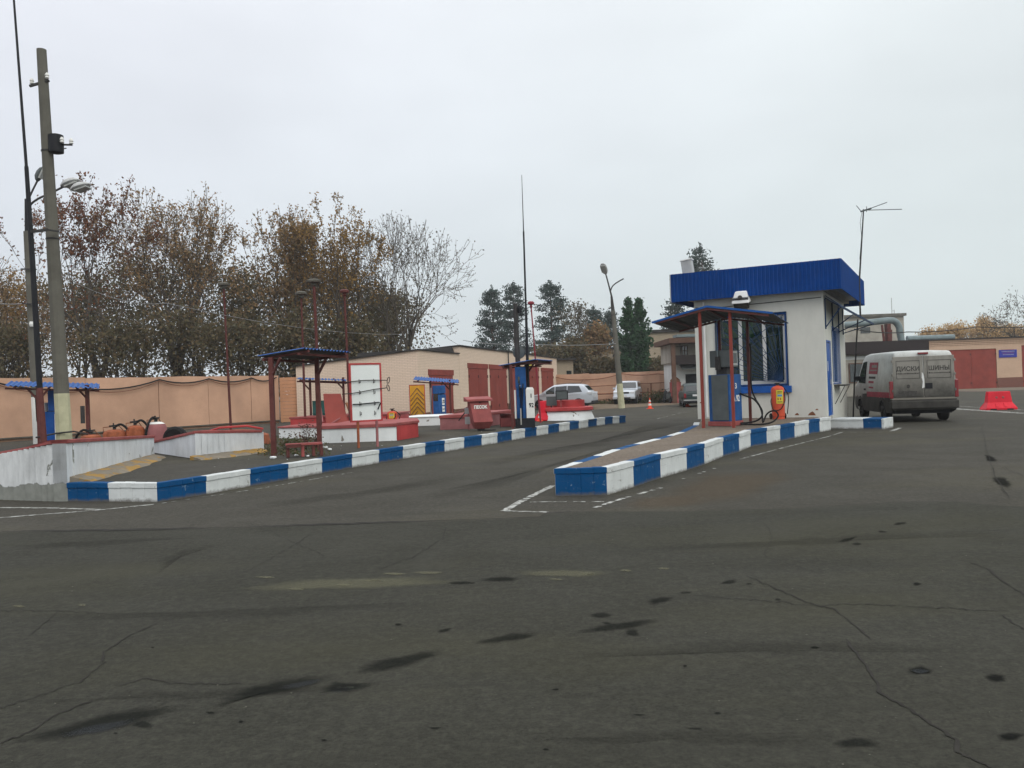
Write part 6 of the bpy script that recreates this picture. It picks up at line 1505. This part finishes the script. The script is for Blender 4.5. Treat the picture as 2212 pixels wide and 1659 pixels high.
# gatehouse with a balcony
Y = 60; t = thing('gatehouse', 'two-storey gatehouse with a brown framed balcony left of the kiosk', 'gatehouse', (P2(1462, Y), Y, 0)); o_ = P2(1462, Y)
def gx(px, Yv=Y): return P2(px, Yv)-o_
w1 = gx(1560)
MB().bb(gx(1468), w1, 1.4, 6, 0, 2.95).build('lower_wall', 'white_siding', t); MB().bb(gx(1462), w1, 2.0, 6, 2.96, 4.6).build('upper_wall', 'panel_grey', t)
MB().bb(gx(1447), w1, -.3, 6.2, zz(1470, 741, Y), zz(1470, 730, Y)).build('roof', 'brown_frame', t)
MB().bb(gx(1465), w1, -.1, 1.4, zz(1480, 728.5, Y)+.02, zz(1480, 722, Y)).build('roof_top', 'galvanised', t)
MB().bb(gx(1453), gx(1461.5), 0, .28, 0, zz(1458, 741, Y)-.001).build('post', 'brown_frame', t)
MB().bb(gx(1462), w1, 0, .08, zz(1475, 787, Y), zz(1475, 767, Y)).build('balcony_rail', 'dark_fascia', t)
MB().bb(gx(1462), w1, .081, 2.0, 2.951, 3.05).build('balcony_floor', 'concrete', t)
MB().bb(gx(1490), w1, 1.36, 1.399, 0, 2.1).build('door', 'black_metal', t)
MB().hexa([(gx(1476), .2, 2.45), (w1, .2, 2.45), (w1, 1.39, 2.8), (gx(1476), 1.39, 2.8)], [(gx(1476), .2, 2.48), (w1, .2, 2.48), (w1, 1.39, 2.9), (gx(1476), 1.39, 2.9)]).build('door_canopy', 'grey_metal', t)
mb = MB(); wx0, wx1, wz0, wz1 = gx(1488), gx(1500), 3.5, 4.2
for a, b in (((wx0, wz0), (wx1, wz0)), ((wx0, wz1), (wx1, wz1)), ((wx0, wz0), (wx0, wz1)), ((wx1, wz0), (wx1, wz1)), (((wx0+wx1)/2, wz0), ((wx0+wx1)/2, wz1)), ((wx0, (wz0+wz1)/2), (wx1, (wz0+wz1)/2))): mb.bar((a[0], 1.97, a[1]), (b[0], 1.97, b[1]), .05)
fr_ = mb.build('window', 'brown_frame', t); MB().bb(wx0, wx1, 1.985, 1.995, wz0, wz1).build('pane', 'glass_dark', fr_)
mb = MB(); x = gx(1476)
mb.bar((x, .3, 3.0), (x-.1, .3, 4.55), .05).bar((x-.35, .3, 4.1), (x+.15, .3, 4.1), .04).bar((x-.1, .3, 4.3), (x+.25, .3, 4.5), .04); mb.build('pole_bracket', 'black_metal', t)
# picket fence on the bank above the peach wall, red barrel, scooter shape
t = thing('picket_fence', 'thin dark picket fence seen above the far peach wall', 'fence', (P2(1250, 80), 80, 0))
mb = MB(); x = 0; X1 = P2(1450, 80)-P2(1250, 80)
while x < X1: mb.bar((x, 0, 1.2), (x, 0, 3.25), .035); x += .21
t_ = mb.build('pickets', 'dark_metal', t); MB().bar((0, 0, 3.0), (X1, 0, 3.0), .05).bar((0, 0, 1.6), (X1, 0, 1.6), .05).build('rails', 'dark_metal', t)
p = at(1460, 870, 61.5); t = thing('barrel', 'faded red barrel beside the gatehouse post', 'barrel', (p.x, p.y, 0)); MB().lathe([(.40, 0), (.42, .02), (.42, .5), (.44, .52), (.42, .54), (.42, 1.5), (.44, 1.52), (.4, 1.55)], (0, 0, 0), 16).build('drum', 'coping_red', t, smooth=True)
MB().lathe([(.36, 1.551), (.36, 1.7), (.1, 1.95)], (0, 0, 0), 14).build('lid', 'rust_brown', t, smooth=True)
p = at(1442, 872, 62.0); t = thing('scooter', 'small motor scooter parked left of the red barrel', 'scooter', (p.x, p.y, 0), R_(100))
for x in (-.6, .6): 
    wv = MB().lathe([(.15, -.05), (.26, -.05), (.28, 0), (.26, .05), (.15, .05)], (x, 0, .28), 16, axis=(0, 1, 0)).build('wheel', 'rubber', t, smooth=True)
MB().hexa([(-.65, -.12, .35), (-.05, -.12, .3), (-.05, .12, .3), (-.65, .12, .35)], [(-.7, -.1, .72), (-.1, -.12, .70), (-.1, .12, .70), (-.7, .1, .72)]).hexa([(-.05, -.14, .25), (.4, -.14, .25), (.4, .14, .25), (-.05, .14, .25)], [(-.05, -.14, .32), (.4, -.14, .32), (.4, .14, .32), (-.05, .14, .32)]).hexa([(.38, -.17, .3), (.48, -.1, .3), (.48, .1, .3), (.38, .17, .3)], [(.28, -.15, .9), (.36, -.08, .95), (.36, .08, .95), (.28, .15, .9)]).build('scooter_body', 'grey_metal', t, bevel=.03)
MB().hexa([(-.7, -.11, .721), (-.1, -.12, .721), (-.1, .12, .721), (-.7, .11, .721)], [(-.65, -.08, .80), (-.15, -.09, .79), (-.15, .09, .79), (-.65, .08, .80)]).build('seat', 'black_metal', t, bevel=.02)
MB().tube([(.6, 0, .3), (.34, 0, 1.0)], .03, 8).tube([(.30, -.28, 1.06), (.35, 0, 1.0), (.30, .28, 1.06)], .018, 6).build('handlebar', 'dark_metal', t)
p = at(1405, 866, 66); MB().tube([(p.x, p.y-.5, 0), (p.x, p.y-.5, 1.5)], .06, 6).build('stake', 'rust_brown'); tag(bpy.data.objects['stake'], 'upright rusty stake at the right end of the guard rail', 'stake')

# ================================================================== right garages
Y = 75.0; x0 = P2(1975, Y); x1 = P2(2212, Y)+10; H_ = 4.45
RG = thing('garage', 'long pink brick garage block with tall dark red gates on the right', 'garage', (x0, Y, 0), R_(-1))
def rx(px): return P2(px, Y)-x0
g1a, g1b, g2a, g2b = rx(2046), rx(2153), rx(2207), rx(2275)
wall_open(RG, 0, x1-x0, H_-.0, [(g1a, g1b, 3.55), (g2a, g2b, 3.75)], .4, 'brick_right', .85, 'brick_brown')
gate(RG, g1a, g1b, 3.55, y=.06, mat='gate_red'); gate(RG, g2a, g2b, 3.75, y=.06)
MB().bb(0, x1-x0, .401, 8, 0, H_-.01).build('rear_block', 'brick_right', RG)
mb = MB(); mb.bb(0, x1-x0, -.06, -.001, 3.98, 4.05).bb(0, x1-x0, -.08, -.001, 4.13, 4.2).bb(0, x1-x0, -.1, -.001, 4.28, H_); mb.build('cornice', 'brick_right', RG)
MB().bb(-.2, x1-x0+.2, -.25, 8.2, H_+.001, H_+.10).build('roof', 'roof_felt', RG)
MB().bb(g1b, g2a, -.03, -.011, 0, .0+.9).build('pier_plinth', 'brick_brown', RG)
sg_ = MB().bb(rx(2158), rx(2196), -.06, -.012, zz(2177, 772, Y), zz(2177, 755.5, Y)).build('sign_plate', 'plate_blue', RG)
mb = MB(); xa, xb = rx(2158)+.15, rx(2196)-.15; rr = random.Random(4)
for z, m_ in ((3.38, 1), (3.22, 0), (3.08, 1), (2.93, 0)):
    x = xa+rr.uniform(0, .2)
    while x < xb-.12: w_ = rr.uniform(.04, .14); mb.bb(x, x+w_, -.066, -.061, z, z+.045, m_); x += w_+.03
mb.build('sign_writing', ['light_metal', 'coping_red'], sg_)
MB().tube([(rx(1990), 2.5, H_+.35), (rx(2094), 2.5, H_+.35)], .28, 10).build('roof_duct', 'galvanised', RG, smooth=True)
# dark canopy building
Y = 62.0; x0 = P2(1800, Y); x1 = P2(2010, Y)
t = thing('canopy_building', 'low pale building under a deep dark fascia behind the van', 'building', (x0, Y, 0))
MB().bb(0, x1-x0, 0, .5, zz(1900, 764, Y), zz(1925, 736, Y)).build('fascia', 'dark_fascia', t); MB().bb(0, x1-x0-.4, .51, 7, 0, 3.2).build('wall', 'panel_grey', t); MB().bb(.1, x1-x0-.1, .501, 7, zz(1925, 736, Y)-.25, zz(1925, 736, Y)-.1).build('roof', 'roof_felt', t)
for a, b in ((1838, 1868), (1845, 1875)): pass
xx = P2(1840, Y)-x0; wv = MB().bb(xx, xx+1.2, .45, .49, 1.0, 2.5).build('window', 'brown_frame', t); MB().bb(xx+.08, xx+1.12, .43, .449, 1.08, 2.42).build('pane', 'glass_dark', wv)
MB().bb(xx-.4, xx+2, .49, .508, 2.75, 3.0).build('ledge', 'white_siding', t)
# panel block and its pipe
Y = 112.0; x0 = P2(1790, Y); x1 = P2(1957.5, Y); h = zz(1900, 684, Y)
t = thing('panel_block', 'tall pale panel building with a flat roof behind the pipe', 'building', (x0, Y, 0))
MB().bb(0, x1-x0, 0, 12, 0, h).build('wall', 'panel_grey', t); MB().bb(-.2, x1-x0+.25, -.3, 12.2, h+.001, h+.35).build('roof', 'concrete', t)
for px, w_ in ((1863, 1.3), (1800, 1.2)): MB().bb(P2(px, Y)-x0, P2(px, Y)-x0+w_, -.05, -.001, zz(1863, 720, Y), zz(1863, 707, Y)).build('window', 'glass_dark', t)
mb = MB()
for px in (1936, 1941): mb.bar((P2(px, Y)-x0, .5, h), (P2(px, Y)-x0, .5, h+.9+1.6*(px == 1936)), .07)
mb.bar((P2(1936, Y)-x0, .5, h+.75), (P2(1941, Y)-x0, .5, h+.75), .05); mb.build('ladder_top', 'light_metal', t)
Yp_ = 68.0; q = lambda x, y: at(x, y, Yp_)
t = thing('heating_pipe', 'thick grey-green insulated pipe bending down onto the roof behind the van', 'pipe', (q(1936, 738).x, Yp_, q(1936, 738).z))
MB().tube(smooth_path([q(1800, 704), q(1850, 700), q(1900, 694), q(1922, 692), q(1934, 695), q(1942, 706), q(1944, 720), q(1948, 738)]), .27, 12).build('pipe_run', 'galvanised', t, world=True, smooth=True)
MB().bar(q(1917, 700), q(1919, 740), .55, .3).bar(q(1905, 702), q(1910, 740), .14).bar(q(1925, 712), q(1925, 740), .12).build('pipe_support', 'post_brown', t, world=True)

# ================================================================== wires
def wire(pts, r, mat, label, sag): return hang('overhead_wire', pts, r, mat, label, sag, 'wire', 'overhead wires')
wire([at(126, 590, 19.2), at(360, 655, 24), at(860, 722, 40)], .007, 'cable_grey', 'pale overhead wire running from the thick pole down to the garage', .25)
wire([at(1000, 735, 44), at(1120, 742, 44), at(1330, 742, 52)], .016, 'cable_grey', 'thin wire crossing in front of the pines above the garage roof', .1)
wire([at(-40, 583, 27), at(60, 581, 27)], .012, 'cable_grey', 'upper of two short wires entering at the left edge', .05); wire([at(-40, 652, 27), at(62, 655, 27)], .012, 'cable_grey', 'lower of two short wires entering at the left edge', .05)
wire([at(1846, 711, 45), at(1960, 717, 52), at(2110, 706, 60), at(2270, 702, 66)], .03, 'cable', 'dark wire strung above the roof of the pink brick garages', .12)
dp = at(1849, 780, 31); wire([at(1853, 690, 31), at(1846, 820, 31), at(1843, 905, 31)], .03, 'cable', 'dark cable hanging straight down behind the kiosk awning', .0)
# ================================================================== trees
def grow(seed, H, Wd, levels=6, fork=.18, spread=.52, stems=3, up=.25, lean=(0, 0), nk=(2, 4), shoots=1.0, r0=.22, zmin=.12, depth=None):
    """branch skeleton scaled into the wanted height and crown width; returns segments and tips"""
    rs = np.random.RandomState(seed); segs = []; tips = []
    def nrm(v): return v/np.linalg.norm(v)
    def br(p, d, L, r, lv):
        n = 3 if lv > 1 else 2; rr = r
        for i in range(n):
            d = nrm(d + rs.normal(size=3)*.13 + np.array([0, 0, up*.18])); q = p+d*L/n; r2 = rr*(.86 if lv else .8)
            segs.append((p, q, rr, r2, lv)); p, rr = q, r2
            if lv <= levels-2 and i < n-1 and rs.rand() < .55*shoots and lv > 0:
                sd_ = nrm(d*.7+nrm(rs.normal(size=3))*.75+np.array([0, 0, .1])); br(p, sd_, L*.62, rr*.55, lv+2)
        if lv >= levels: tips.append((p, d)); return
        k = rs.randint(nk[0], nk[1])
        a0 = rs.rand()*6.28
        for i in range(k):
            a = a0+6.28*i/k+rs.normal()*.3; e1 = nrm(np.cross(d, [.3, .2, 1.]) if abs(d[2]) < .9 else np.cross(d, [1., .2, 0])); e2 = np.cross(d, e1)
            sp_ = spread*(.6+.7*rs.rand()); nd = nrm(d*math.cos(sp_)+(e1*math.cos(a)+e2*math.sin(a))*math.sin(sp_)+np.array([0, 0, up*.35]))
            br(p, nd, L*(.70+.2*rs.rand()), rr*(.62+.14*rs.rand()), lv+1)
    L0 = 1.0
    p0 = np.zeros(3); pt = np.array([lean[0], lean[1], fork*5.])
    segs.append((p0, pt*.5, 1, .9, 0)); segs.append((pt*.5, pt, .9, .85, 0))
    for i in range(stems):
        a = 6.28*i/stems+rs.rand(); t_ = .22+.25*rs.rand(); br(pt, np.array([math.cos(a)*t_, math.sin(a)*t_, 1.]), 1.15, .6, 1)
    P0 = np.array([s[0] for s in segs]); P1 = np.array([s[1] for s in segs]); T = np.array([t[0] for t in tips]); TD = np.array([t[1] for t in tips])
    allp = np.concatenate([P1, T]); lo = np.percentile(allp, 1, 0); hi = np.percentile(allp, 99.3, 0)
    sx = Wd/(hi[0]-lo[0]); sy = (depth or Wd)/(hi[1]-lo[1]); sz = H/hi[2]; S = np.array([sx, sy, sz])
    R0 = np.array([s[2] for s in segs])*r0; R1 = np.array([s[3] for s in segs])*r0; LV = np.array([s[4] for s in segs])
    return P0*S, P1*S, np.maximum(R0, .007), np.maximum(R1, .006), LV, T*S, TD
def tubes_np(P0, P1, R0, R1, n):
    D = P1-P0; L = np.linalg.norm(D, axis=1)[:, None]+1e-9; D = D/L; A = np.cross(D, np.array([.31, .77, .2])); A /= np.linalg.norm(A, axis=1)[:, None]+1e-9; B = np.cross(D, A)
    an = np.arange(n)*2*math.pi/n; ca, sa = np.cos(an)[None, :, None], np.sin(an)[None, :, None]
    ring = A[:, None, :]*ca + B[:, None, :]*sa
    a = P0[:, None, :]-D[:, None, :]*R0[:, None, None]*.3 + ring*R0[:, None, None]; b = P1[:, None, :]+ring*R1[:, None, None]
    q = []
    for j in range(n):
        k = (j+1) % n; q.append(np.stack([a[:, j], a[:, k], b[:, k], b[:, j]], 1))
    return np.concatenate(q, 0).reshape(-1, 3)
def tree(name, label, base, H, Wd, seed, leafm, nleaf, lsize, bark='bark', group='autumn trees behind the peach wall', leaf_fn=None, clump=.35, twigmin=.007, **kw):
    t = thing(name, label, 'tree', base, 0, group)
    P0, P1, R0, R1, LV, T, TD = grow(seed, H, Wd, **kw)
    R0 = np.maximum(R0, twigmin); R1 = np.maximum(R1, twigmin)
    big = LV <= 2; V = np.concatenate([tubes_np(P0[big], P1[big], R0[big], R1[big], 7)]); quad_obj('trunk', V, bark, t)
    mid = (LV > 2); V = tubes_np(P0[mid], P1[mid], R0[mid], R1[mid], 3); quad_obj('branches', V, bark, t)
    rs = np.random.RandomState(seed+1)
    if nleaf:
        fine_ = LV >= 4; src = np.concatenate([T, (P0[fine_]+P1[fine_])/2, P1[fine_]])
        if leaf_fn is not None: w_ = leaf_fn(src/np.array([Wd/2, Wd/2, H])); w_ = np.clip(w_, 0, None)
        else: w_ = np.ones(len(src))
        idx = rs.choice(len(src), nleaf, p=w_/w_.sum()); c = src[idx]+rs.normal(size=(nleaf, 3))*clump*np.array([1, 1, .9])
        keep = c[:, 2] > .3; quad_obj('crown', leafcloud(c[keep], lsize, rs), leafm, t)
    return t
M['leaf_rust'] = leafmat('leaf_rust', [(.17, .055, .025), (.11, .05, .03), (.22, .085, .035), (.10, .075, .04)])
M['leaf_brown'] = leafmat('leaf_brown', [(.22, .15, .08), (.27, .165, .08), (.18, .15, .085), (.33, .21, .09), (.23, .13, .07)])
M['leaf_olive'] = leafmat('leaf_olive', [(.095, .085, .045), (.13, .10, .05), (.075, .075, .042), (.15, .10, .05), (.10, .095, .055)])
M['leaf_gold'] = leafmat('leaf_gold', [(.26, .15, .04), (.16, .10, .04), (.32, .19, .05), (.12, .09, .05)])
M['leaf_grey'] = leafmat('leaf_grey', [(.12, .11, .075), (.09, .085, .065), (.15, .12, .07)])
M['leaf_green'] = leafmat('leaf_green', [(.022, .07, .032), (.04, .10, .04), (.015, .048, .026), (.06, .13, .055)])
M['leaf_orange'] = leafmat('leaf_orange', [(.50, .33, .15), (.42, .28, .14), (.56, .39, .18), (.36, .26, .14)])
M['needles'] = leafmat('needles', [(.045, .075, .068), (.06, .09, .078), (.035, .058, .054), (.075, .10, .078)])
def tb(px, Y): return (at(px, 830, Y).x, Y, 0.)
def htop(px, py, Y): return at(px, py, Y).z
TR = [  # base px, Y, top py, width px, seed, leaf, n, size, label, extra
    (20, 54, 560, 300, 11, 'leaf_brown', 4500, .105, 'spreading thin-leaved tree at the left edge behind the poles', dict(stems=3)),
    (215, 50, 405, 290, 23, 'leaf_rust', 6000, .105, 'tree with clusters of rust-red leaves near its top, right of the thick pole', dict(stems=3)),
    (385, 52, 418, 270, 37, 'leaf_brown', 8500, .105, 'tall many-stemmed tree with thinning brown leaves, second from the left', dict(stems=4)),
    (640, 52, 452, 200, 41, 'leaf_brown', 7500, .105, 'brown-leaved tree behind the centre canopy and vent pipes', dict(stems=3)),
    (775, 53, 440, 220, 59, 'leaf_gold', 8500, .105, 'tree with golden brown leaves at its top, left of the bare tree', dict(stems=3)),
    (870, 58, 470, 330, 67, 'leaf_grey', 2600, .085, 'wide nearly bare tree behind the brick garage', dict(stems=4, fork=.08, spread=.5, up=.12)),
]
for px, Y, ty_, wpx, sd_, lm_, nl_, ls_, lb_, ex in TR:
    kw = dict(levels=6, r0=.30, nk=(2, 4), shoots=1.1); kw.update(ex)
    Wm = wpx/1800*Y; Hm = htop(px, ty_, Y)
    fn2 = None
    if lm_ == 'leaf_rust': fn2 = lambda s: .45+np.where(s[:, 2] > .72, 1.2, 0.)
    elif lm_ == 'leaf_gold': fn2 = lambda s: .5+np.clip(s[:, 2]-.5, 0, 1)*2.5
    elif lm_ == 'leaf_brown': fn2 = lambda s: 1.25-np.clip(s[:, 2], 0, 1)*.8
    tree('autumn_tree', lb_, tb(px, Y), Hm, Wm, sd_, lm_, nl_, ls_, leaf_fn=fn2, clump=.13, twigmin=.013, **kw)
# second row, lower and denser
T2 = [(60, 62, 600, 170, 5, 'leaf_gold', 'orange-brown bushy tree low at the left edge'), (180, 60, 590, 190, 6, 'leaf_olive', 'dense olive tree low behind the two concrete poles'), (300, 64, 560, 200, 7, 'leaf_olive', 'dense olive tree below the rust-topped crown'),
      (430, 62, 545, 210, 8, 'leaf_olive', 'dense dark tree behind the second many-stemmed crown'), (540, 60, 575, 150, 9, 'leaf_olive', 'dense olive-brown tree filling the dip between the crowns'), (650, 63, 560, 190, 10, 'leaf_olive', 'dense olive tree behind the twin vent pipes'),
      (750, 61, 560, 180, 12, 'leaf_olive', 'dense olive tree left of the bare crown above the garage'), (850, 66, 620, 150, 13, 'leaf_olive', 'low dense tree directly behind the garage roof')]
for px, Y, ty_, wpx, sd_, lm_, lb_ in T2:
    tree('dense_tree', lb_, tb(px, Y), htop(px, ty_, Y), wpx/1800*Y, sd_+100, lm_, 5600, .14, bark='bark_dark', group='dense trees in the second row', levels=5, r0=.2, stems=4, fork=.05, spread=.6, clump=.45, shoots=1.4)
for i, (px, Y, ty_, wpx, lb_) in enumerate(((40, 50, 700, 150, 'dark thicket bush just over the wall at the far left'), (250, 49, 690, 190, 'dark thicket bush over the wall right of the thick pole'), (390, 50, 670, 170, 'dark thicket bush over the wall below the tall many-stemmed tree'), (520, 49, 680, 180, 'dark thicket bush over the wall beside the thin vent pipe'), (640, 50, 670, 170, 'dark thicket bush above the siding fence'), (760, 52, 690, 150, 'dark thicket bush above the low end of the garage roof'))):
    tree('thicket_bush', lb_, tb(px, Y), htop(px, ty_, Y), wpx/1800*Y, 300+i, 'leaf_olive', 3600, .13, bark='bark_dark', group='thicket bushes over the peach wall', levels=4, r0=.1, stems=5, fork=.02, spread=.7, clump=.4, nk=(3, 5))
# bare tree and yellow trees far right, brown shrubs above the far wall
tree('bare_tree', 'bare dark tree with crooked limbs at the right edge', tb(2222, 98), htop(2200, 628, 98), 8.6, 77, 'leaf_grey', 1200, .15, group=None, levels=6, r0=.26, stems=3, fork=.10, spread=.62, up=.12, twigmin=.018, bark='bark_dark')
for px, ty_, wpx, sd_, lb_ in ((2120, 690, 80, 81, 'rounded golden tree beyond the pink brick garages'), (2060, 703, 60, 82, 'smaller orange tree left of the golden one beyond the garages'), (2012, 714, 40, 83, 'low faint orange tree behind the roof duct'), (2185, 706, 50, 84, 'golden tree behind the crooked bare tree')):
    tree('golden_tree', lb_, tb(px, 125), htop(px, ty_, 125), wpx/1800*125, sd_, 'leaf_orange', 7000, .17, group='golden trees beyond the garages', levels=5, r0=.15, stems=4, fork=.12, spread=.5, clump=.4, twigmin=.012)
tree('bare_tree', 'thin bare tree with a few leaves right of the pines', tb(1247, 84), htop(1255, 655, 84), 2.8, 91, 'leaf_grey', 1100, .16, group=None, levels=5, r0=.16, stems=3, fork=.05, spread=.3, up=.5, twigmin=.012)
for i, (px, Y, ty_, wpx, lm_, n_, lb_) in enumerate(((1240, 78, 735, 62, 'leaf_olive', 3500, 'brown shrub at the foot of the thin bare tree'), (1292, 84, 702, 56, 'leaf_brown', 3600, 'yellow-brown small tree in front of the rightmost pine'), (1310, 77, 778, 60, 'leaf_olive', 2600, 'low brown shrub above the far peach wall beside the lamp pole'), (1425, 78, 780, 100, 'leaf_olive', 3000, 'low brown shrub above the far peach wall right of the green tree'), (1185, 92, 745, 70, 'leaf_olive', 3000, 'grey-brown undergrowth below the middle pine'))):
    tree('shrub', lb_, tb(px, Y), htop(px, ty_, Y), wpx/1800*Y, 400+i, lm_, n_, .2, bark='bark_dark', group='brown shrubs behind the far wall', levels=4, r0=.08, stems=5, fork=.03, spread=.6, clump=.3, nk=(3, 5))
rs = np.random.RandomState(12); n_ = 26000; xx_ = rs.uniform(-170, 230, n_); hh_ = 5.2+1.6*np.sin(xx_*.21)+1.1*np.sin(xx_*.57+1)+.6*np.sin(xx_*1.3)
o = quad_obj('distant_woods', leafcloud(np.stack([xx_, 190+rs.rand(n_)*9, hh_*rs.rand(n_)**.7], 1), .8, rs), 'leaf_olive'); tag(o, kind='stuff')
# the green tree: dense leafy column with two peaks
def green_tree():
    Y = 74; base = tb(1374, Y); rs = np.random.RandomState(4); t = thing('green_tree', 'dense dark green tree with two pointed tops beside the yard street lamp', 'tree', base, 0)
    H_ = htop(1360, 642, Y); MB().tube([(0, 0, 0), (.1, 0, 2.4), (0, 0, H_*.75)], [.16, .13, .05], 8).build('trunk', 'bark_dark', t, smooth=True)
    cs = []
    for i in range(520):      # leafy twigs pointing up and out
        z = 2.0+(H_-2.3)*rs.rand(); u = (z-2.0)/(H_-2.0)
        pk = -.42 if rs.rand() < .5 else .48; cxx = pk*min(1, u*1.3)**1.2
        R = (1.5*math.sin(math.pi*min(1, u*.93+.12))**.55*(1-.35*u)) * (1 if u < .6 else (1-(u-.6)/.4)**.7*.85)+.10
        a = rs.rand()*6.28; r = R*math.sqrt(rs.rand())*(.75+.35*rs.rand()); c = np.array([cxx+math.cos(a)*r, math.sin(a)*r, z]); n = 26; ln = .55
        d = np.array([math.cos(a)*.35, math.sin(a)*.35, 1.]); tt = rs.rand(n)[:, None]; cs.append(c+d*(tt-.5)*ln+rs.normal(size=(n, 3))*.09)
    quad_obj('crown', leafcloud(np.concatenate(cs), .16, rs), 'leaf_green', t)
green_tree()
# pines
def pine(label, px, Y, ty_, wpx, seed, z0=.28, group='pines behind the garage', dens=1.0, irr=.35):
    rs = np.random.RandomState(seed); base = tb(px, Y); H = htop(px, ty_, Y); Wm = wpx/1800*Y
    t = thing('pine_tree', label, 'tree', base, 0, group); mb = MB(); tr = [Vector((rs.normal()*.08, 0, H*k/8)) for k in range(9)]; tr[0] = Vector((0, 0, 0))
    MB().tube(tr, [.26*(1-k/9.) for k in range(9)], 8).build('trunk', 'bark_pine', t, smooth=True)
    P0, P1, R0, cs = [], [], [], []; z = H*z0
    while z < H*.985:
        u = (z-H*z0)/(H*(1-z0)); env = Wm/2*(1-u)**.62*(.5+.5*min(1, u*5+.3)); k = rs.randint(3, 6)
        for j in range(k):
            a = rs.rand()*6.28; L = env*(1-irr+irr*1.3*rs.rand())+.25; rise = .02+.35*u+rs.normal()*.08; d = np.array([math.cos(a), math.sin(a), rise]); d /= np.linalg.norm(d); p = np.array([0, 0, z+rs.normal()*.1]); n = max(3, int(L/.35)); r = .045*(1-u)+.02
            for i in range(n):
                q = p+d*L/n+rs.normal(size=3)*.05; P0.append(p); P1.append(q); R0.append(r); r *= .82
                if i >= n*.25:
                    s_ = .20+.22*(i/n); 
                    for b in range(2):
                        off = np.array([-d[1], d[0], .15])*rs.normal()*.30*(1.2-i/n*.4); m = int(11*dens); cs.append(q+off+rs.normal(size=(m, 3))*np.array([s_, s_, s_*.38]))
                p = q; d = d+np.array([0, 0, .03])
        z += H*.028*(.7+.6*rs.rand())*(1.15-.5*u)
    cs.append(np.array([0, 0, H])+rs.normal(size=(60, 3))*np.array([.12, .12, .3]))
    P0, P1, R0 = map(np.array, (P0, P1, R0)); quad_obj('branches', tubes_np(P0, P1, R0, R0*.8, 3), 'bark_pine', t)
    quad_obj('crown', leafcloud(np.concatenate(cs), .17, rs), 'needles', t)
pine('narrow blue-green pine nearest the bare tree, leftmost of the group', 1069, 108, 627, 78, 1)
pine('pine right behind the dark wooden pole', 1117, 112, 617, 84, 2)
pine('broad layered pine right of the thin red vent pipe', 1196, 106, 613, 104, 3)
pine('lower pine with a rounded top left of the yard street lamp', 1287, 112, 668, 70, 5, irr=.5)
pine('small pine showing just right of the yard street lamp head', 1322, 115, 676, 60, 6, irr=.5)
pine('tall pine rising behind the left end of the blue kiosk roof', 1523, 100, 535, 88, 8, .22)
pine('pine with a ragged crown left of the kiosk canopy', 1465, 104, 648, 84, 9, .3, irr=.6)
# weeds and ground cover along the far wall
rs = np.random.RandomState(2); pts = []
for i in range(1500):
    x = rs.rand(); p = FA.lerp(FB, x); pts.append((p.x+rs.normal()*.3, p.y-.6-rs.rand()*2.0, abs(rs.normal())*.12))
o = quad_obj('weeds', leafcloud(np.array(pts), .14, rs), 'weed'); tag(o, kind='stuff')
b = thing('bush', 'small round dark green bush on the dirt in front of the far peach wall', 'bush', tuple(at(1425, 868, 63.5).xy)+(0,)); MB().tube([(0, 0, 0), (0, 0, .4)], .03, 5).build('stem', 'bark_dark', b)
quad_obj('leaves', leafcloud(rs.normal(size=(1500, 3))*np.array([.55, .3, .22])+np.array([0, 0, .35]), .12, rs), 'weed', b)
rs = np.random.RandomState(3); pts = []
for i in range(1600):
    p = g(560+rs.rand()*140, 945+rs.rand()*40, ZF); pts.append((p.x+rs.normal()*.1, p.y, ZF+abs(rs.normal())*.035))
o = quad_obj('ground_weeds', leafcloud(np.array(pts), .035, rs), 'weed'); tag(o, kind='stuff')
# fallen leaves and litter on the forecourt and the island
mb = MB()
for i in range(140):
    lx_ = rnd.uniform(450, 1250); p = g(lx_, interp(kt, lx_)-rnd.uniform(8, 50), ZF); z = ZF-.010
    s_ = rnd.uniform(.012, .024); mb.box((p.x, p.y, z+.006), (s_, s_*.8, .006), i % 3, rz=rnd.uniform(0, 3))
o = mb.build('litter', ['concrete_light', 'rust_brown', 'limewash']); tag(o, kind='stuff')
# ================================================================== slight autumn haze
hz = MB().bb(-260, 260, -70, 420, -1, 60).build('haze', 'interior'); tag(hz, kind='stuff')
hm = bpy.data.materials.new('haze'); hm.use_nodes = True; hn = hm.node_tree; hn.nodes.clear(); ho = hn.nodes.new('ShaderNodeOutputMaterial'); hv = hn.nodes.new('ShaderNodeVolumePrincipled')
hv.inputs['Color'].default_value = (.97, .98, .99, 1); hv.inputs['Density'].default_value = .0006; hv.inputs['Anisotropy'].default_value = .2
hn.links.new(hv.outputs[0], ho.inputs['Volume']); hz.data.materials.clear(); hz.data.materials.append(hm)
